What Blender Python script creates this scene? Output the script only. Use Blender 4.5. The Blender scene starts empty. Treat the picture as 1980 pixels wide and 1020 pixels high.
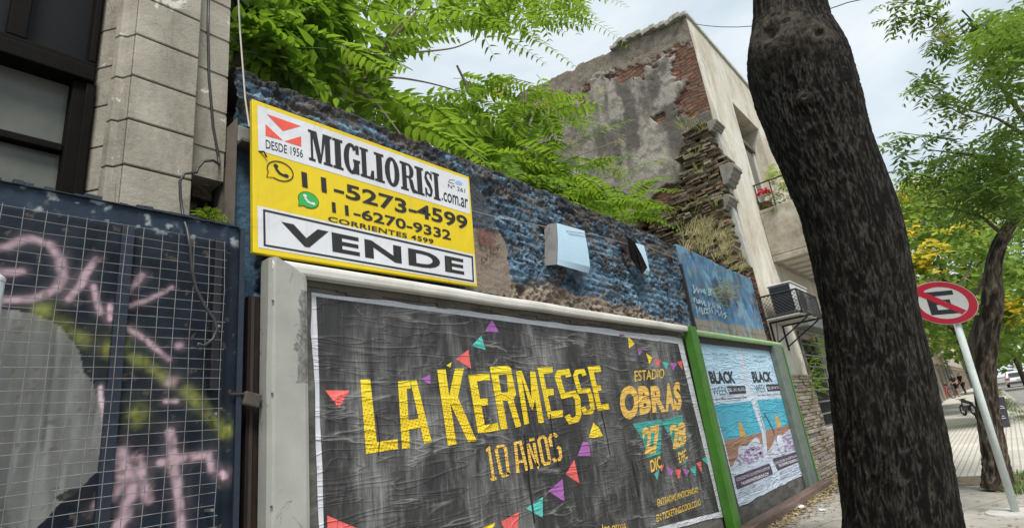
import bpy, math, random
import numpy as np
from mathutils import Vector, Matrix
random.seed(7); np.random.seed(7)
SC = bpy.context.scene
COL = SC.collection
R_ = math.radians

# ------------------------------------------------------------------ camera
# vanishing points measured in the photograph (1980 x 1020 frame) give the lens and attitude
FOC = 1070.0
CAMH = 1.5
_u = np.array([1930-990, 727-510, FOC]); _v = np.array([551-990, -2873-510, FOC])
EX = _u/np.linalg.norm(_u)
EZ = _v/np.linalg.norm(_v); EZ = EZ-EX*(EZ@EX); EZ /= np.linalg.norm(EZ)
EY = np.cross(EZ, EX)
if EY[2] < 0: EY = -EY
RW = np.array([EX, EY, EZ])
CP = np.array([0.0, 0.0, CAMH])
cam_d = bpy.data.cameras.new('camera')
cam = bpy.data.objects.new('camera', cam_d); COL.objects.link(cam)
right = RW@np.array([1, 0, 0]); up = RW@np.array([0, -1, 0]); back = RW@np.array([0, 0, -1])
cam.matrix_world = Matrix(((right[0], up[0], back[0], CP[0]), (right[1], up[1], back[1], CP[1]), (right[2], up[2], back[2], CP[2]), (0, 0, 0, 1)))
cam_d.sensor_width = 36.0
cam_d.lens = FOC/1980*36
cam_d.clip_start = 0.05; cam_d.clip_end = 3000
SC.camera = cam

# ------------------------------------------------------------------ sky, sun, exposure
W = bpy.data.worlds.new('World'); SC.world = W; W.use_nodes = True
nt = W.node_tree; nt.nodes.clear()
out = nt.nodes.new('ShaderNodeOutputWorld'); bg = nt.nodes.new('ShaderNodeBackground')
sky = nt.nodes.new('ShaderNodeTexSky'); sky.sky_type = 'NISHITA'; sky.sun_disc = False
SUN_EL, SUN_AZ = R_(58), R_(215)
sky.sun_elevation = SUN_EL; sky.sun_rotation = SUN_AZ
tc = nt.nodes.new('ShaderNodeTexCoord'); mp = nt.nodes.new('ShaderNodeMapping'); mp.inputs['Scale'].default_value = (1, 1, 2.2)
nz = nt.nodes.new('ShaderNodeTexNoise'); nz.inputs['Scale'].default_value = 2.6; nz.inputs['Detail'].default_value = 7; nz.inputs['Roughness'].default_value = 0.55
nz.inputs['Distortion'].default_value = 0.4
rp = nt.nodes.new('ShaderNodeValToRGB')
rp.color_ramp.elements[0].position = 0.34; rp.color_ramp.elements[0].color = (3.35, 3.95, 4.4, 1)
rp.color_ramp.elements[1].position = 0.68; rp.color_ramp.elements[1].color = (5.0, 5.25, 5.4, 1)
mx = nt.nodes.new('ShaderNodeMixRGB'); mx.inputs[0].default_value = 0.93
bg.inputs['Strength'].default_value = 0.1
L = nt.links.new
L(tc.outputs['Generated'], mp.inputs['Vector']); L(mp.outputs[0], nz.inputs['Vector']); L(nz.outputs['Fac'], rp.inputs[0])
L(sky.outputs[0], mx.inputs[1]); L(rp.outputs[0], mx.inputs[2]); L(mx.outputs[0], bg.inputs['Color']); L(bg.outputs[0], out.inputs[0])
sd = bpy.data.lights.new('sun', 'SUN'); sd.energy = 2.4; sd.angle = R_(20); sd.color = (1.0, 0.95, 0.87)
so = bpy.data.objects.new('sun', sd); COL.objects.link(so)
# light arrives from the street side (-y), a little from behind the camera
sdir = Vector((math.sin(SUN_AZ)*math.cos(SUN_EL), math.cos(SUN_AZ)*math.cos(SUN_EL), math.sin(SUN_EL)))
so.rotation_euler = sdir.to_track_quat('Z', 'Y').to_euler()
so.location = (0, -10, 30)
SC.view_settings.view_transform = 'Standard'; SC.view_settings.look = 'None'
SC.view_settings.gamma = 1.0; SC.view_settings.exposure = 0.98
SC.cycles.max_bounces = 8
SC.cycles.transparent_max_bounces = 12

# ------------------------------------------------------------------ measuring helpers
def ray(p): return RW@np.array([p[0]-990, p[1]-510, FOC])
def PY(p, y):                       # point seen at pixel p on the plane y = const
    d = ray(p); return CP+d*(y/d[1])
def PX(p, x):
    d = ray(p); return CP+d*(x/d[0])
def PZ(p, z):
    d = ray(p); return CP+d*((z-CAMH)/d[2])
def gz(x): return min(max(0.0, (x-14.0)*0.0098), 0.42)     # the street climbs a little
def GP(p):
    z = 0.0
    for _ in range(12):
        q = PZ(p, z); z = 0.5*z+0.5*gz(min(max(q[0], 0), 400))
    return PZ(p, z)
def zz(s, ox, oy, pts): return [(ox+a/s, oy+b/s) for a, b in pts]

# ------------------------------------------------------------------ numpy noise
_perm = np.random.RandomState(3).permutation(4096)
_val = np.random.RandomState(4).rand(4096)*2-1
def _h(i, j, k): return _val[_perm[(_perm[(_perm[i & 4095]+j) & 4095]+k) & 4095]]
def vnoise(p):
    p = np.asarray(p, float); f = np.floor(p).astype(int); t = p-f; t = t*t*(3-2*t)
    x, y, z = f[..., 0], f[..., 1], f[..., 2]; a, b, c = t[..., 0], t[..., 1], t[..., 2]
    def l(u, v, w): return u+(v-u)*w
    return l(l(l(_h(x, y, z), _h(x+1, y, z), a), l(_h(x, y+1, z), _h(x+1, y+1, z), a), b),
             l(l(_h(x, y, z+1), _h(x+1, y, z+1), a), l(_h(x, y+1, z+1), _h(x+1, y+1, z+1), a), b), c)
def fbm(p, o=4, g=0.5):
    p = np.asarray(p, float); s = 0; a = 1; n = 0
    for i in range(o):
        s = s+a*vnoise(p*(2.03**i)+17.3*i); n += a; a *= g
    return s/n
def sstep(a, b, x):
    t = np.clip((x-a)/(b-a), 0, 1); return t*t*(3-2*t)
def inpoly(px, pz, poly):
    poly = np.asarray(poly, float); r = np.zeros(px.shape, bool); n = len(poly); j = n-1
    for i in range(n):
        xi, zi = poly[i]; xj, zj = poly[j]
        if abs(zj-zi) > 1e-12:
            c = ((zi > pz) != (zj > pz)) & (px < (xj-xi)*(pz-zi)/(zj-zi)+xi); r ^= c
        j = i
    return r
def segdist(px, pz, pl):
    d = np.full(px.shape, 1e9)
    for (ax, az), (bx, bz) in zip(pl[:-1], pl[1:]):
        vx, vz = bx-ax, bz-az; l2 = vx*vx+vz*vz+1e-12
        t = np.clip(((px-ax)*vx+(pz-az)*vz)/l2, 0, 1)
        d = np.minimum(d, np.hypot(px-ax-t*vx, pz-az-t*vz))
    return d

# ------------------------------------------------------------------ geometry builder
class G:
    def __init__(s): s.v = []; s.f = []; s.uvn = 0
    def add(s, v, f):
        o = len(s.v); s.v.extend([tuple(map(float, q)) for q in v]); s.f.extend([tuple(i+o for i in q) for q in f]); return s
    def box(s, x0, x1, y0, y1, z0, z1):
        return s.add([(x0, y0, z0), (x1, y0, z0), (x1, y1, z0), (x0, y1, z0), (x0, y0, z1), (x1, y0, z1), (x1, y1, z1), (x0, y1, z1)],
                     [(0, 3, 2, 1), (4, 5, 6, 7), (0, 1, 5, 4), (1, 2, 6, 5), (2, 3, 7, 6), (3, 0, 4, 7)])
    def obox(s, c, ax, ay, az):      # oriented box, half-axis vectors
        c, ax, ay, az = map(np.array, (c, ax, ay, az))
        v = [c+i*ax+j*ay+k*az for k in (-1, 1) for i, j in ((-1, -1), (1, -1), (1, 1), (-1, 1))]
        return s.add(v, [(0, 3, 2, 1), (4, 5, 6, 7), (0, 1, 5, 4), (1, 2, 6, 5), (2, 3, 7, 6), (3, 0, 4, 7)])
    def poly(s, pts): return s.add(pts, [tuple(range(len(pts)))])
    def prism(s, pts, d):            # polygon extruded by vector d
        n = len(pts); p = [np.array(q, float) for q in pts]; d = np.array(d, float)
        return s.add(p+[q+d for q in p], [tuple(range(n)), tuple(range(2*n-1, n-1, -1))]+[(i, i+n, (i+1) % n+n, (i+1) % n) for i in range(n)])
    def tube(s, pts, r, n=8, cap=True):
        pts = [np.array(p, float) for p in pts]; m = len(pts)
        if np.isscalar(r): r = [r]*m
        V = []; F = []; prev = None
        for i, p in enumerate(pts):
            t = pts[min(i+1, m-1)]-pts[max(i-1, 0)]; t = t/(np.linalg.norm(t)+1e-12)
            if prev is None:
                a = np.array([0, 0, 1.0]) if abs(t[2]) < .9 else np.array([1.0, 0, 0])
                prev = np.cross(t, a)
            u = prev-t*(prev@t); u /= np.linalg.norm(u)+1e-12; w = np.cross(t, u); prev = u
            for k in range(n):
                an = 2*math.pi*k/n; V.append(p+r[i]*(math.cos(an)*u+math.sin(an)*w))
        for i in range(m-1):
            for k in range(n):
                a, b = i*n+k, i*n+(k+1) % n; F.append((a, b, b+n, a+n))
        if cap: F.append(tuple(range(n-1, -1, -1))); F.append(tuple(range((m-1)*n, m*n)))
        return s.add(V, F)
    def lathe(s, c, prof, n=16, axis=2):
        V = []; F = []; m = len(prof)
        for r, h in prof:
            for k in range(n):
                a = 2*math.pi*k/n; q = [r*math.cos(a), r*math.sin(a), h]
                if axis == 1: q = [q[0], q[2], q[1]]
                if axis == 0: q = [q[2], q[0], q[1]]
                V.append((c[0]+q[0], c[1]+q[1], c[2]+q[2]))
        for i in range(m-1):
            for k in range(n):
                a, b = i*n+k, i*n+(k+1) % n; F.append((a, b, b+n, a+n))
        F.append(tuple(range(n-1, -1, -1))); F.append(tuple(range((m-1)*n, m*n)))
        return s.add(V, F)
    def ribbon(s, pl, w, fn):        # flat stroke in 2-D mapped by fn to 3-D
        pl = [np.array(p, float) for p in pl]; n = len(pl); Lf = []; Rt = []
        for i in range(n):
            a = pl[max(i-1, 0)]; b = pl[min(i+1, n-1)]
            if 0 < i < n-1:
                t1 = (pl[i]-a)/np.linalg.norm(pl[i]-a); t2 = (b-pl[i])/np.linalg.norm(b-pl[i]); t = t1+t2
                if np.linalg.norm(t) < 1e-6: t = t1
                t /= np.linalg.norm(t); k = 1/max(0.55, abs(t@t1))
            else:
                t = (b-a)/np.linalg.norm(b-a); k = 1
            nn = np.array([-t[1], t[0]])*w/2*k
            Lf.append(pl[i]+nn); Rt.append(pl[i]-nn)
        return s.add([fn(q) for q in Lf]+[fn(q) for q in Rt], [(i, i+1, n+i+1, n+i) for i in range(n-1)])

ROOT = {}
def thing(name, label, cat, loc=(0, 0, 0), group=None):
    o = bpy.data.objects.new(name, None); COL.objects.link(o); o.location = loc; o.empty_display_size = 0.2
    o['label'] = label; o['category'] = cat
    if group: o['group'] = group
    ROOT[o.name] = np.array(loc, float)
    return o
def rootloc(o):
    l = np.zeros(3)
    while o is not None: l = l+np.array(o.location[:]); o = o.parent
    return l
def obj(name, g, m, parent=None, label=None, cat=None, group=None, kind=None, smooth=False, bevel=0, colors=None, loc=None):
    v = np.array(g.v, float)
    base = rootloc(parent) if parent is not None else (np.array(loc, float) if loc is not None else np.zeros(3))
    me = bpy.data.meshes.new(name); me.from_pydata((v-base).tolist(), [], g.f); me.update()
    if colors is not None:
        for cn, arr in colors.items():
            a = me.color_attributes.new(cn, 'FLOAT_COLOR', 'POINT')
            arr = np.asarray(arr, float)
            if arr.ndim == 1: arr = np.stack([arr]*3, 1)
            if arr.shape[1] == 3: arr = np.concatenate([arr, np.ones((len(arr), 1))], 1)
            a.data.foreach_set('color', arr.ravel())
    o = bpy.data.objects.new(name, me); COL.objects.link(o); me.materials.append(m)
    if parent is not None: o.parent = parent
    else: o.location = base
    if smooth: me.polygons.foreach_set('use_smooth', [True]*len(me.polygons))
    if bevel:
        b = o.modifiers.new('bevel', 'BEVEL'); b.width = bevel; b.segments = 2; b.limit_method = 'ANGLE'; b.angle_limit = R_(40)
    if label: o['label'] = label
    if cat: o['category'] = cat
    if group: o['group'] = group
    if kind: o['kind'] = kind
    return o

_tc = {}
def glyphs(body, off=0.0, sp=1.0):
    k = (body, off, sp)
    if k in _tc: return _tc[k]
    c = bpy.data.curves.new('t', 'FONT'); c.body = body; c.offset = off; c.space_character = sp; c.resolution_u = 4
    o = bpy.data.objects.new('t', c); COL.objects.link(o)
    dg = bpy.context.evaluated_depsgraph_get(); dg.update()
    me = o.evaluated_get(dg).to_mesh()
    v = np.array([q.co[:] for q in me.vertices]); f = [tuple(p.vertices) for p in me.polygons]
    o.evaluated_get(dg).to_mesh_clear()
    bpy.data.objects.remove(o); bpy.data.curves.remove(c)
    lo, hi = v.min(0), v.max(0); uv = (v[:, :2]-lo[:2])/(hi[:2]-lo[:2]+1e-9)
    _tc[k] = (uv, f); return _tc[k]
def text(g, body, quad, fn, off=0.0, sp=1.0):
    """set a word into the quadrilateral TL, TR, BR, BL of the sheet it is printed on"""
    uv, f = glyphs(body, off, sp)
    TL, TR, BR, BL = [np.array(fn(q)) for q in quad]
    a = uv[:, :1]; b = uv[:, 1:]
    P = (BL*(1-a)+BR*a)*(1-b)+(TL*(1-a)+TR*a)*b
    g.add(P, f)

def word(name, body, quad, fn, m, parent, off=0.0, sp=1.0):
    g = G(); text(g, body, quad, fn, off, sp); return obj(name, g, m, parent)

# ------------------------------------------------------------------ materials
class NT:
    def __init__(s, name):
        s.m = bpy.data.materials.new(name); s.m.use_nodes = True; s.t = s.m.node_tree; s.t.nodes.clear()
        s.out = s.n('OutputMaterial'); s.p = s.n('BsdfPrincipled'); s.l(s.p.outputs[0], s.out.inputs[0])
        s.geo = s.n('NewGeometry'); s.pos = s.geo.outputs['Position']
    def n(s, t): return s.t.nodes.new('ShaderNode'+t)
    def l(s, a, b): s.t.links.new(a, b)
    def set(s, sock, v):
        if hasattr(v, 'is_linked'): s.l(v, sock)
        elif isinstance(v, (tuple, list)) and sock.type == 'RGBA' and len(v) == 3: sock.default_value = (*v, 1)
        else: sock.default_value = v
    def map(s, sc=(1, 1, 1), rot=(0, 0, 0), src=None, loc=(0, 0, 0)):
        m = s.n('Mapping'); m.inputs['Scale'].default_value = sc; m.inputs['Rotation'].default_value = rot; m.inputs['Location'].default_value = loc
        s.l(src or s.pos, m.inputs[0]); return m.outputs[0]
    def noise(s, scale=(5, 5, 5), detail=5, rough=.6, dist=0.0):
        if np.isscalar(scale): scale = (scale,)*3
        n = s.n('TexNoise'); n.inputs['Scale'].default_value = 1; n.inputs['Detail'].default_value = detail; n.inputs['Roughness'].default_value = rough
        n.inputs['Distortion'].default_value = dist
        s.l(s.map(scale), n.inputs['Vector']); return n.outputs['Fac']
    def vor(s, scale, feature='F1', out='Distance'):
        if np.isscalar(scale): scale = (scale,)*3
        n = s.n('TexVoronoi'); n.feature = feature; n.inputs['Scale'].default_value = 1; s.l(s.map(scale), n.inputs['Vector']); return n.outputs[out]
    def ramp(s, fac, stops, interp='LINEAR'):
        r = s.n('ValToRGB'); cr = r.color_ramp; cr.interpolation = interp
        while len(cr.elements) < len(stops): cr.elements.new(0.5)
        for e, (p, c) in zip(cr.elements, stops):
            e.position = p; e.color = (*c, 1) if not np.isscalar(c) else (c, c, c, 1)
        s.l(fac, r.inputs[0]); return r.outputs[0]
    def mix(s, f, a, b, mode='MIX'):
        m = s.n('MixRGB'); m.blend_type = mode; s.set(m.inputs[0], f); s.set(m.inputs[1], a); s.set(m.inputs[2], b); return m.outputs[0]
    def math(s, op, a, b=None, clamp=False):
        m = s.n('Math'); m.operation = op; m.use_clamp = clamp; s.set(m.inputs[0], a)
        if b is not None: s.set(m.inputs[1], b)
        return m.outputs[0]
    def sep(s, src=None):
        x = s.n('SeparateXYZ'); s.l(src or s.pos, x.inputs[0]); return x.outputs
    def attr(s, name):
        a = s.n('VertexColor'); a.layer_name = name; return a.outputs[0]
    def bump(s, h, st=.5, d=.02, prev=None):
        b = s.n('Bump'); b.inputs['Strength'].default_value = st; b.inputs['Distance'].default_value = d; s.l(h, b.inputs['Height'])
        if prev is not None: s.l(prev, b.inputs['Normal'])
        return b.outputs[0]
    def fin(s, col, rough=.8, spec=.3, bump=None, metal=0.0):
        s.set(s.p.inputs['Base Color'], col); s.set(s.p.inputs['Roughness'], rough); s.set(s.p.inputs['Specular IOR Level'], spec)
        s.set(s.p.inputs['Metallic'], metal)
        if bump is not None: s.l(bump, s.p.inputs['Normal'])
        return s.m

def m_paint(name, c, rough=.5, dirt=.35, scale=6, bump=.15, dc=None, spec=.35, metal=0.0):
    t = NT(name); n = t.noise(scale, 6, .65); n2 = t.noise((scale*5, scale*5, scale*1.2), 4, .6)
    c = np.array(c); d = np.array(dc) if dc is not None else c*.45
    col = t.ramp(n, [(.32, tuple(c*(1-dirt)+d*dirt)), (.55, tuple(c)), (.75, tuple(np.minimum(c*1.06, .95)))])
    col = t.mix(t.ramp(n2, [(.58, 0.0), (.72, dirt)]), col, tuple(d))
    return t.fin(col, rough, spec, t.bump(n2, bump, .006), metal)
def m_plain(name, c, rough=.6, spec=.3, metal=0.0):
    t = NT(name); n = t.noise(14, 4, .6); c = np.array(c)
    return t.fin(t.ramp(n, [(.3, tuple(c*.85)), (.7, tuple(np.minimum(c*1.08, .98)))]), rough, spec, None, metal)
def m_island(name, cols, rough=.9, bump=.5, bs=40):
    t = NT(name); r = t.geo.outputs['Random Per Island']
    k = len(cols); col = t.ramp(r, [((i+.5)/k, c) for i, c in enumerate(cols)])
    n = t.noise(bs*.3, 6, .7); col = t.mix(1.0, col, t.ramp(n, [(.25, .45), (.6, 1.0), (.8, 1.25)]), 'MULTIPLY')
    return t.fin(col, rough, .2, t.bump(t.noise(bs, 6, .7), bump, .02))
def m_leaf(name, c1, c2, tr=.45, trc=None, rough=.5):
    t = NT(name); r = t.geo.outputs['Random Per Island']; n = t.noise(1.1, 3, .5)
    f = t.math('ADD', t.math('MULTIPLY', r, .6), t.math('MULTIPLY', n, .4))
    col = t.ramp(f, [(.25, c1), (.75, c2)])
    t.set(t.p.inputs['Base Color'], col); t.p.inputs['Roughness'].default_value = rough; t.p.inputs['Specular IOR Level'].default_value = .3
    tl = t.n('BsdfTranslucent'); mxs = t.n('MixShader'); mxs.inputs[0].default_value = tr
    trc = trc or tuple(min(.9, q*2.3) for q in c2)
    tl.inputs['Color'].default_value = (*trc, 1)
    cm = t.mix(.6, col, trc); t.l(cm, tl.inputs['Color'])
    t.l(t.p.outputs[0], mxs.inputs[1]); t.l(tl.outputs[0], mxs.inputs[2]); t.l(mxs.outputs[0], t.out.inputs[0])
    return t.m

# wrinkled, pasted paper: the same creases run through the sheet and everything printed on it
def wrinkle(t, amt=1.0):
    a = t.noise((1.0, 3, 6.5), 3, .5, .5)
    a = t.math('ABSOLUTE', t.math('SUBTRACT', a, .5)); a = t.math('POWER', t.math('SUBTRACT', 1.0, t.math('MULTIPLY', a, 6.0), True), 5.0)
    b = t.noise((1.5, 3, 11), 2, .5, .8)
    b = t.math('ABSOLUTE', t.math('SUBTRACT', b, .47)); b = t.math('POWER', t.math('SUBTRACT', 1.0, t.math('MULTIPLY', b, 7.0), True), 6.0)
    gate = t.ramp(t.noise((1.3, 2, 4), 2, .5), [(.47, 0.0), (.58, 1.0)])
    h = t.math('ADD', t.math('MULTIPLY', a, gate), t.math('MULTIPLY', b, .6))
    v = t.noise((9, 2, .9), 2, .5, .3); v = t.math('ABSOLUTE', t.math('SUBTRACT', v, .5)); v = t.math('POWER', t.math('SUBTRACT', 1.0, t.math('MULTIPLY', v, 14.0), True), 6.0)
    h = t.math('ADD', h, t.math('MULTIPLY', v, .35))
    h = t.math('ADD', h, t.math('MULTIPLY', t.noise(3.0, 3, .5), 1.2))
    bmp = t.bump(h, .7*amt, .018)
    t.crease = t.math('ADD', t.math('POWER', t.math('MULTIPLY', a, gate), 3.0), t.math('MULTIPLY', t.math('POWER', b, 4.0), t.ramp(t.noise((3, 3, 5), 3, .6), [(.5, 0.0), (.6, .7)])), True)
    return t.bump(t.noise((50, 50, 30), 4, .6), .12, .004, bmp)
def m_print(name, c, rough=.55, var=.2, amt=1.0, spec=.35, halftone=None):
    t = NT(name); c = np.array(c); n = t.noise(4, 5, .6)
    col = t.ramp(n, [(.3, tuple(c*(1-var))), (.7, tuple(np.minimum(c*(1+var*.4), .95)))])
    w = t.noise((24, 24, 3), 5, .7)
    col = t.mix(t.ramp(w, [(.66, 0.0), (.78, .35)]), col, (.5, .5, .5))
    if halftone:
        zlo, zhi, dark, c2 = halftone
        X, Y, Z = t.sep()
        zg = t.math('ADD', Z, t.math('MULTIPLY', X, -.045))
        g = t.math('DIVIDE', t.math('SUBTRACT', zhi, zg), zhi-zlo, True)
        col = t.mix(t.math('MULTIPLY', g, .8), col, c2)
        d = t.math('MULTIPLY', t.math('SINE', t.math('MULTIPLY', t.math('ADD', X, t.math('MULTIPLY', Z, .5)), 150)), t.math('SINE', t.math('MULTIPLY', t.math('SUBTRACT', Z, t.math('MULTIPLY', X, .3)), 190)))
        m = t.math('GREATER_THAN', t.math('ADD', d, t.math('MULTIPLY', g, .55)), 1.0)
        col = t.mix(t.math('MULTIPLY', m, .75), col, dark)
    return t.fin(col, rough, spec, wrinkle(t, amt))
# ================================================================== SETTING: ground
def grid_sheet(name, xs, ys, zf, m, kind='structure'):
    g = G(); nx, ny = len(xs), len(ys)
    for x in xs:
        for y in ys: g.v.append((x, y, zf(x, y)))
    for i in range(nx-1):
        for j in range(ny-1): a = i*ny+j; g.f.append((a, a+ny, a+ny+1, a+1))
    return obj(name, g, m, kind=kind, smooth=True)
def kerb_y(x): return float(np.interp(x, [-20, 10, 27, 73, 130, 600], [-.95, -.8, -.35, .45, 1.6, 9]))
t = NT('earth'); gcol = t.ramp(t.noise(.6, 6, .6), [(.3, (.10, .085, .065)), (.7, (.17, .15, .12))]); mEarth = t.fin(gcol, .95, .1)
XS = [-60, -20, 0, 14, 20, 30, 40, 56.9, 80, 120, 200, 400, 900]
grid_sheet('ground', XS, [-900, -200, -40, 40, 200, 900], lambda x, y: gz(x)-.16, mEarth)
t = NT('asphalt'); n = t.noise(.8, 5, .6); n2 = t.noise(40, 4, .7)
col = t.ramp(n, [(.3, (.17, .165, .155)), (.7, (.27, .26, .245))]); mAsph = t.fin(col, .9, .2, t.bump(n2, .3, .01))
def strip(name, xs, f0, f1, z0, m, zoff, kind='structure', ny=2):
    g = G()
    for x in xs:
        for j in range(ny): a = j/(ny-1); g.v.append((x, f0(x)*(1-a)+f1(x)*a, gz(x)+zoff))
    for i in range(len(xs)-1):
        for j in range(ny-1): a = i*ny+j; g.f.append((a, a+ny, a+ny+1, a+1))
    return obj(name, g, m, kind=kind)
XR = [-60, -20, 0, 10, 14, 20, 27, 40, 56.9, 73, 100, 130, 200, 400]
strip('road', XR, lambda x: kerb_y(x)-.2, lambda x: kerb_y(x)-10.5, 0, mAsph, -.12)
# kerb
t = NT('kerb_stone'); mKerb = t.fin(t.ramp(t.noise(3, 6, .65), [(.3, (.22, .21, .19)), (.7, (.40, .385, .35))]), .9, .2, t.bump(t.noise(30, 4, .7), .3, .01))
g = G(); XK = list(np.arange(-20, 57, 1.0))+[60, 73, 100, 130]
for i, x in enumerate(XK[:-1]):
    x2 = XK[i+1]-.012; k0, k1 = kerb_y(x), kerb_y(x2)
    g.add([(x, k0-.2, gz(x)-.16), (x2, k1-.2, gz(x2)-.16), (x2, k1, gz(x2)-.16), (x, k0, gz(x)-.16), (x, k0-.2, gz(x)+.012), (x2, k1-.2, gz(x2)+.012), (x2, k1, gz(x2)+.012), (x, k0, gz(x)+.012)],
          [(0, 3, 2, 1), (4, 5, 6, 7), (0, 1, 5, 4), (1, 2, 6, 5), (2, 3, 7, 6), (3, 0, 4, 7)])
obj('kerb', g, mKerb, kind='structure')
# near pavement: worn grey concrete; farther on: ribbed pale tiles
t = NT('worn_concrete'); n = t.noise(1.2, 7, .65); n2 = t.noise(9, 6, .7); n3 = t.noise(70, 4, .7)
col = t.ramp(n, [(.3, (.25, .235, .21)), (.55, (.36, .34, .305)), (.75, (.43, .41, .37))])
col = t.mix(t.ramp(n2, [(.55, 0.0), (.72, .5)]), col, (.19, .17, .145))
cr = t.vor(.9, 'DISTANCE_TO_EDGE'); crk = t.ramp(cr, [(.0, 1.0), (.014, 0.0)]); st_ = t.ramp(t.noise(2.6, 6, .7), [(.52, 0.0), (.68, .6)]); col = t.mix(st_, col, (.15, .13, .105))
col = t.mix(t.math('MULTIPLY', crk, .7), col, (.1, .09, .08))
mConc = t.fin(col, .92, .2, t.bump(n3, .35, .008, t.bump(n2, .4, .02)))
strip('sidewalk', [-20, -5, 0, 5, 11.2], lambda x: kerb_y(x)+.002, lambda x: 3.35, 0, mConc, -.006, ny=3)
t = NT('soil'); n = t.noise(5, 7, .7); col = t.ramp(n, [(.3, (.12, .095, .065)), (.55, (.22, .18, .13)), (.72, (.33, .29, .22))])
mSoil = t.fin(col, .97, .1, t.bump(t.noise(25, 5, .75), .9, .03))
strip('soil_strip', [11.204, 11.6, 12.3], lambda x: kerb_y(x)+.002, lambda x: 3.35, 0, mSoil, -.004)
t = NT('ribbed_tiles'); X, Y, Z = t.sep()
def grv(c, per, wd): return t.math('LESS_THAN', t.math('FRACT', t.math('DIVIDE', t.math('ADD', c, 50), per)), wd)
yr = t.math('SUBTRACT', Y, t.math('MULTIPLY', X, -.012))
ribs = t.math('MULTIPLY', grv(yr, .10, .26), t.math('SUBTRACT', 1.0, grv(X, .62, .04)))
jx = grv(X, 1.24, .035); n = t.noise(.7, 5, .6); n2 = t.noise(7, 5, .7)
col = t.ramp(n, [(.3, (.42, .40, .36)), (.7, (.58, .56, .51))])
col = t.mix(t.ramp(n2, [(.6, 0.0), (.75, .45)]), col, (.24, .22, .19))
col = t.mix(t.math('MULTIPLY', ribs, .45), col, (.13, .12, .10)); col = t.mix(t.math('MULTIPLY', jx, .5), col, (.15, .14, .12))
mTile = t.fin(col, .85, .25, t.bump(t.math('SUBTRACT', 1.0, ribs), .5, .01))
strip('tiled_sidewalk', [12.304, 14, 20, 27, 40, 56.9, 73, 100, 130], lambda x: kerb_y(x)+.002, lambda x: 3.35, 0, mTile, -.005, ny=3)
# grassy verge along the kerb
mGrassG = m_leaf('grass_green', (.05, .10, .02), (.13, .20, .04), .3)
mGrassD = m_leaf('grass_dry', (.30, .24, .10), (.48, .42, .20), .3)
def tuft(g, c, n, h, spread, lean=.5, out=(0, 0, 0), wd=.006):
    for _ in range(n):
        a = random.uniform(0, 6.283); r = spread*math.sqrt(random.random()); hh = h*random.uniform(.5, 1.2)
        b = np.array([c[0]+r*math.cos(a), c[1]+r*math.sin(a), c[2]])
        d = np.array([math.cos(a)*lean, math.sin(a)*lean, 1.0])+np.array(out)*random.uniform(.4, 1.3); s = np.array([-math.sin(a), math.cos(a), 0])*wd
        m_ = b+d*hh*.5; e = b+d*hh*.85+np.array([math.cos(a)*lean*hh*.4, math.sin(a)*lean*hh*.4, -hh*.12])+np.array(out)*hh*.3
        g.add([b-s, b+s, m_+s*.8, m_-s*.8, e], [(0, 1, 2, 3), (3, 2, 4)])
g = G()
for x in np.arange(19, 60, .22):
    for _ in range(2):
        y = kerb_y(x)+random.uniform(.04, .42)
        if fbm(np.array([x*.4, y, 0])) > -.05: tuft(g, (x, y, gz(x)), 7, .13, .14, .5)
for _ in range(60): tuft(g, (random.uniform(10.2, 12.3), random.uniform(-.1, .4), 0), 8, .12, .1)
obj('verge_grass', g, mGrassG, kind='stuff', label='thin green grass growing along the kerb strip', cat='grass')

# ================================================================== OLD HOUSE at the left
yL = 3.25
LP = lambda p: PY(p, yL)
mStone = None
t = NT('dressed_render'); n = t.noise(2.2, 7, .65); n2 = t.noise((30, 30, 30), 5, .7); n3 = t.noise((5, 5, 1.3), 6, .7)
col = t.ramp(n, [(.28, (.20, .185, .15)), (.55, (.31, .29, .245)), (.78, (.39, .37, .32))])
col = t.mix(t.ramp(n3, [(.52, 0.0), (.70, .65)]), col, (.13, .12, .10)); ck = t.vor((3.2, 3.2, 2.4), 'DISTANCE_TO_EDGE'); col = t.mix(t.math('MULTIPLY', t.ramp(ck, [(0, 1.0), (.010, 0.0)]), t.ramp(t.noise(1.9, 3, .5), [(.5, 0.0), (.6, .8)])), col, (.06, .055, .045)); col = t.mix(t.ramp(t.noise(26, 5, .75), [(.60, 0.0), (.72, .5)]), col, (.12, .11, .09)); col = t.mix(t.ramp(t.noise(4.5, 6, .75, .6), [(.62, 0.0), (.64, .8)]), col, (.58, .57, .53))
mStone = t.fin(col, .9, .2, t.bump(n2, .55, .012))
house = thing('old_house', 'grey house with grooved stone pilaster and dark window above the mesh gate', 'house', (0.75, yL, 0))
zj = [float(LP(p)[2]) for p in [(263, 65), (255, 142), (247, 228), (237, 316)]]
dz = np.mean(np.diff(zj)); xl = float(LP((250, 200))[0]); xr = float(LP((379, 200))[0])
levels = sorted([zj[0]-k*dz for k in range(-7, 16)]); levels = [z for z in levels if z > 0]
g = G(); lo = [0.0]+levels; hi = levels+[levels[-1]-dz]
for a, b in zip(lo, hi): g.box(xl, xr, yL, yL+.5, a+.006, b-.006)
obj('pilaster', g, mStone, house, bevel=.006)
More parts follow.
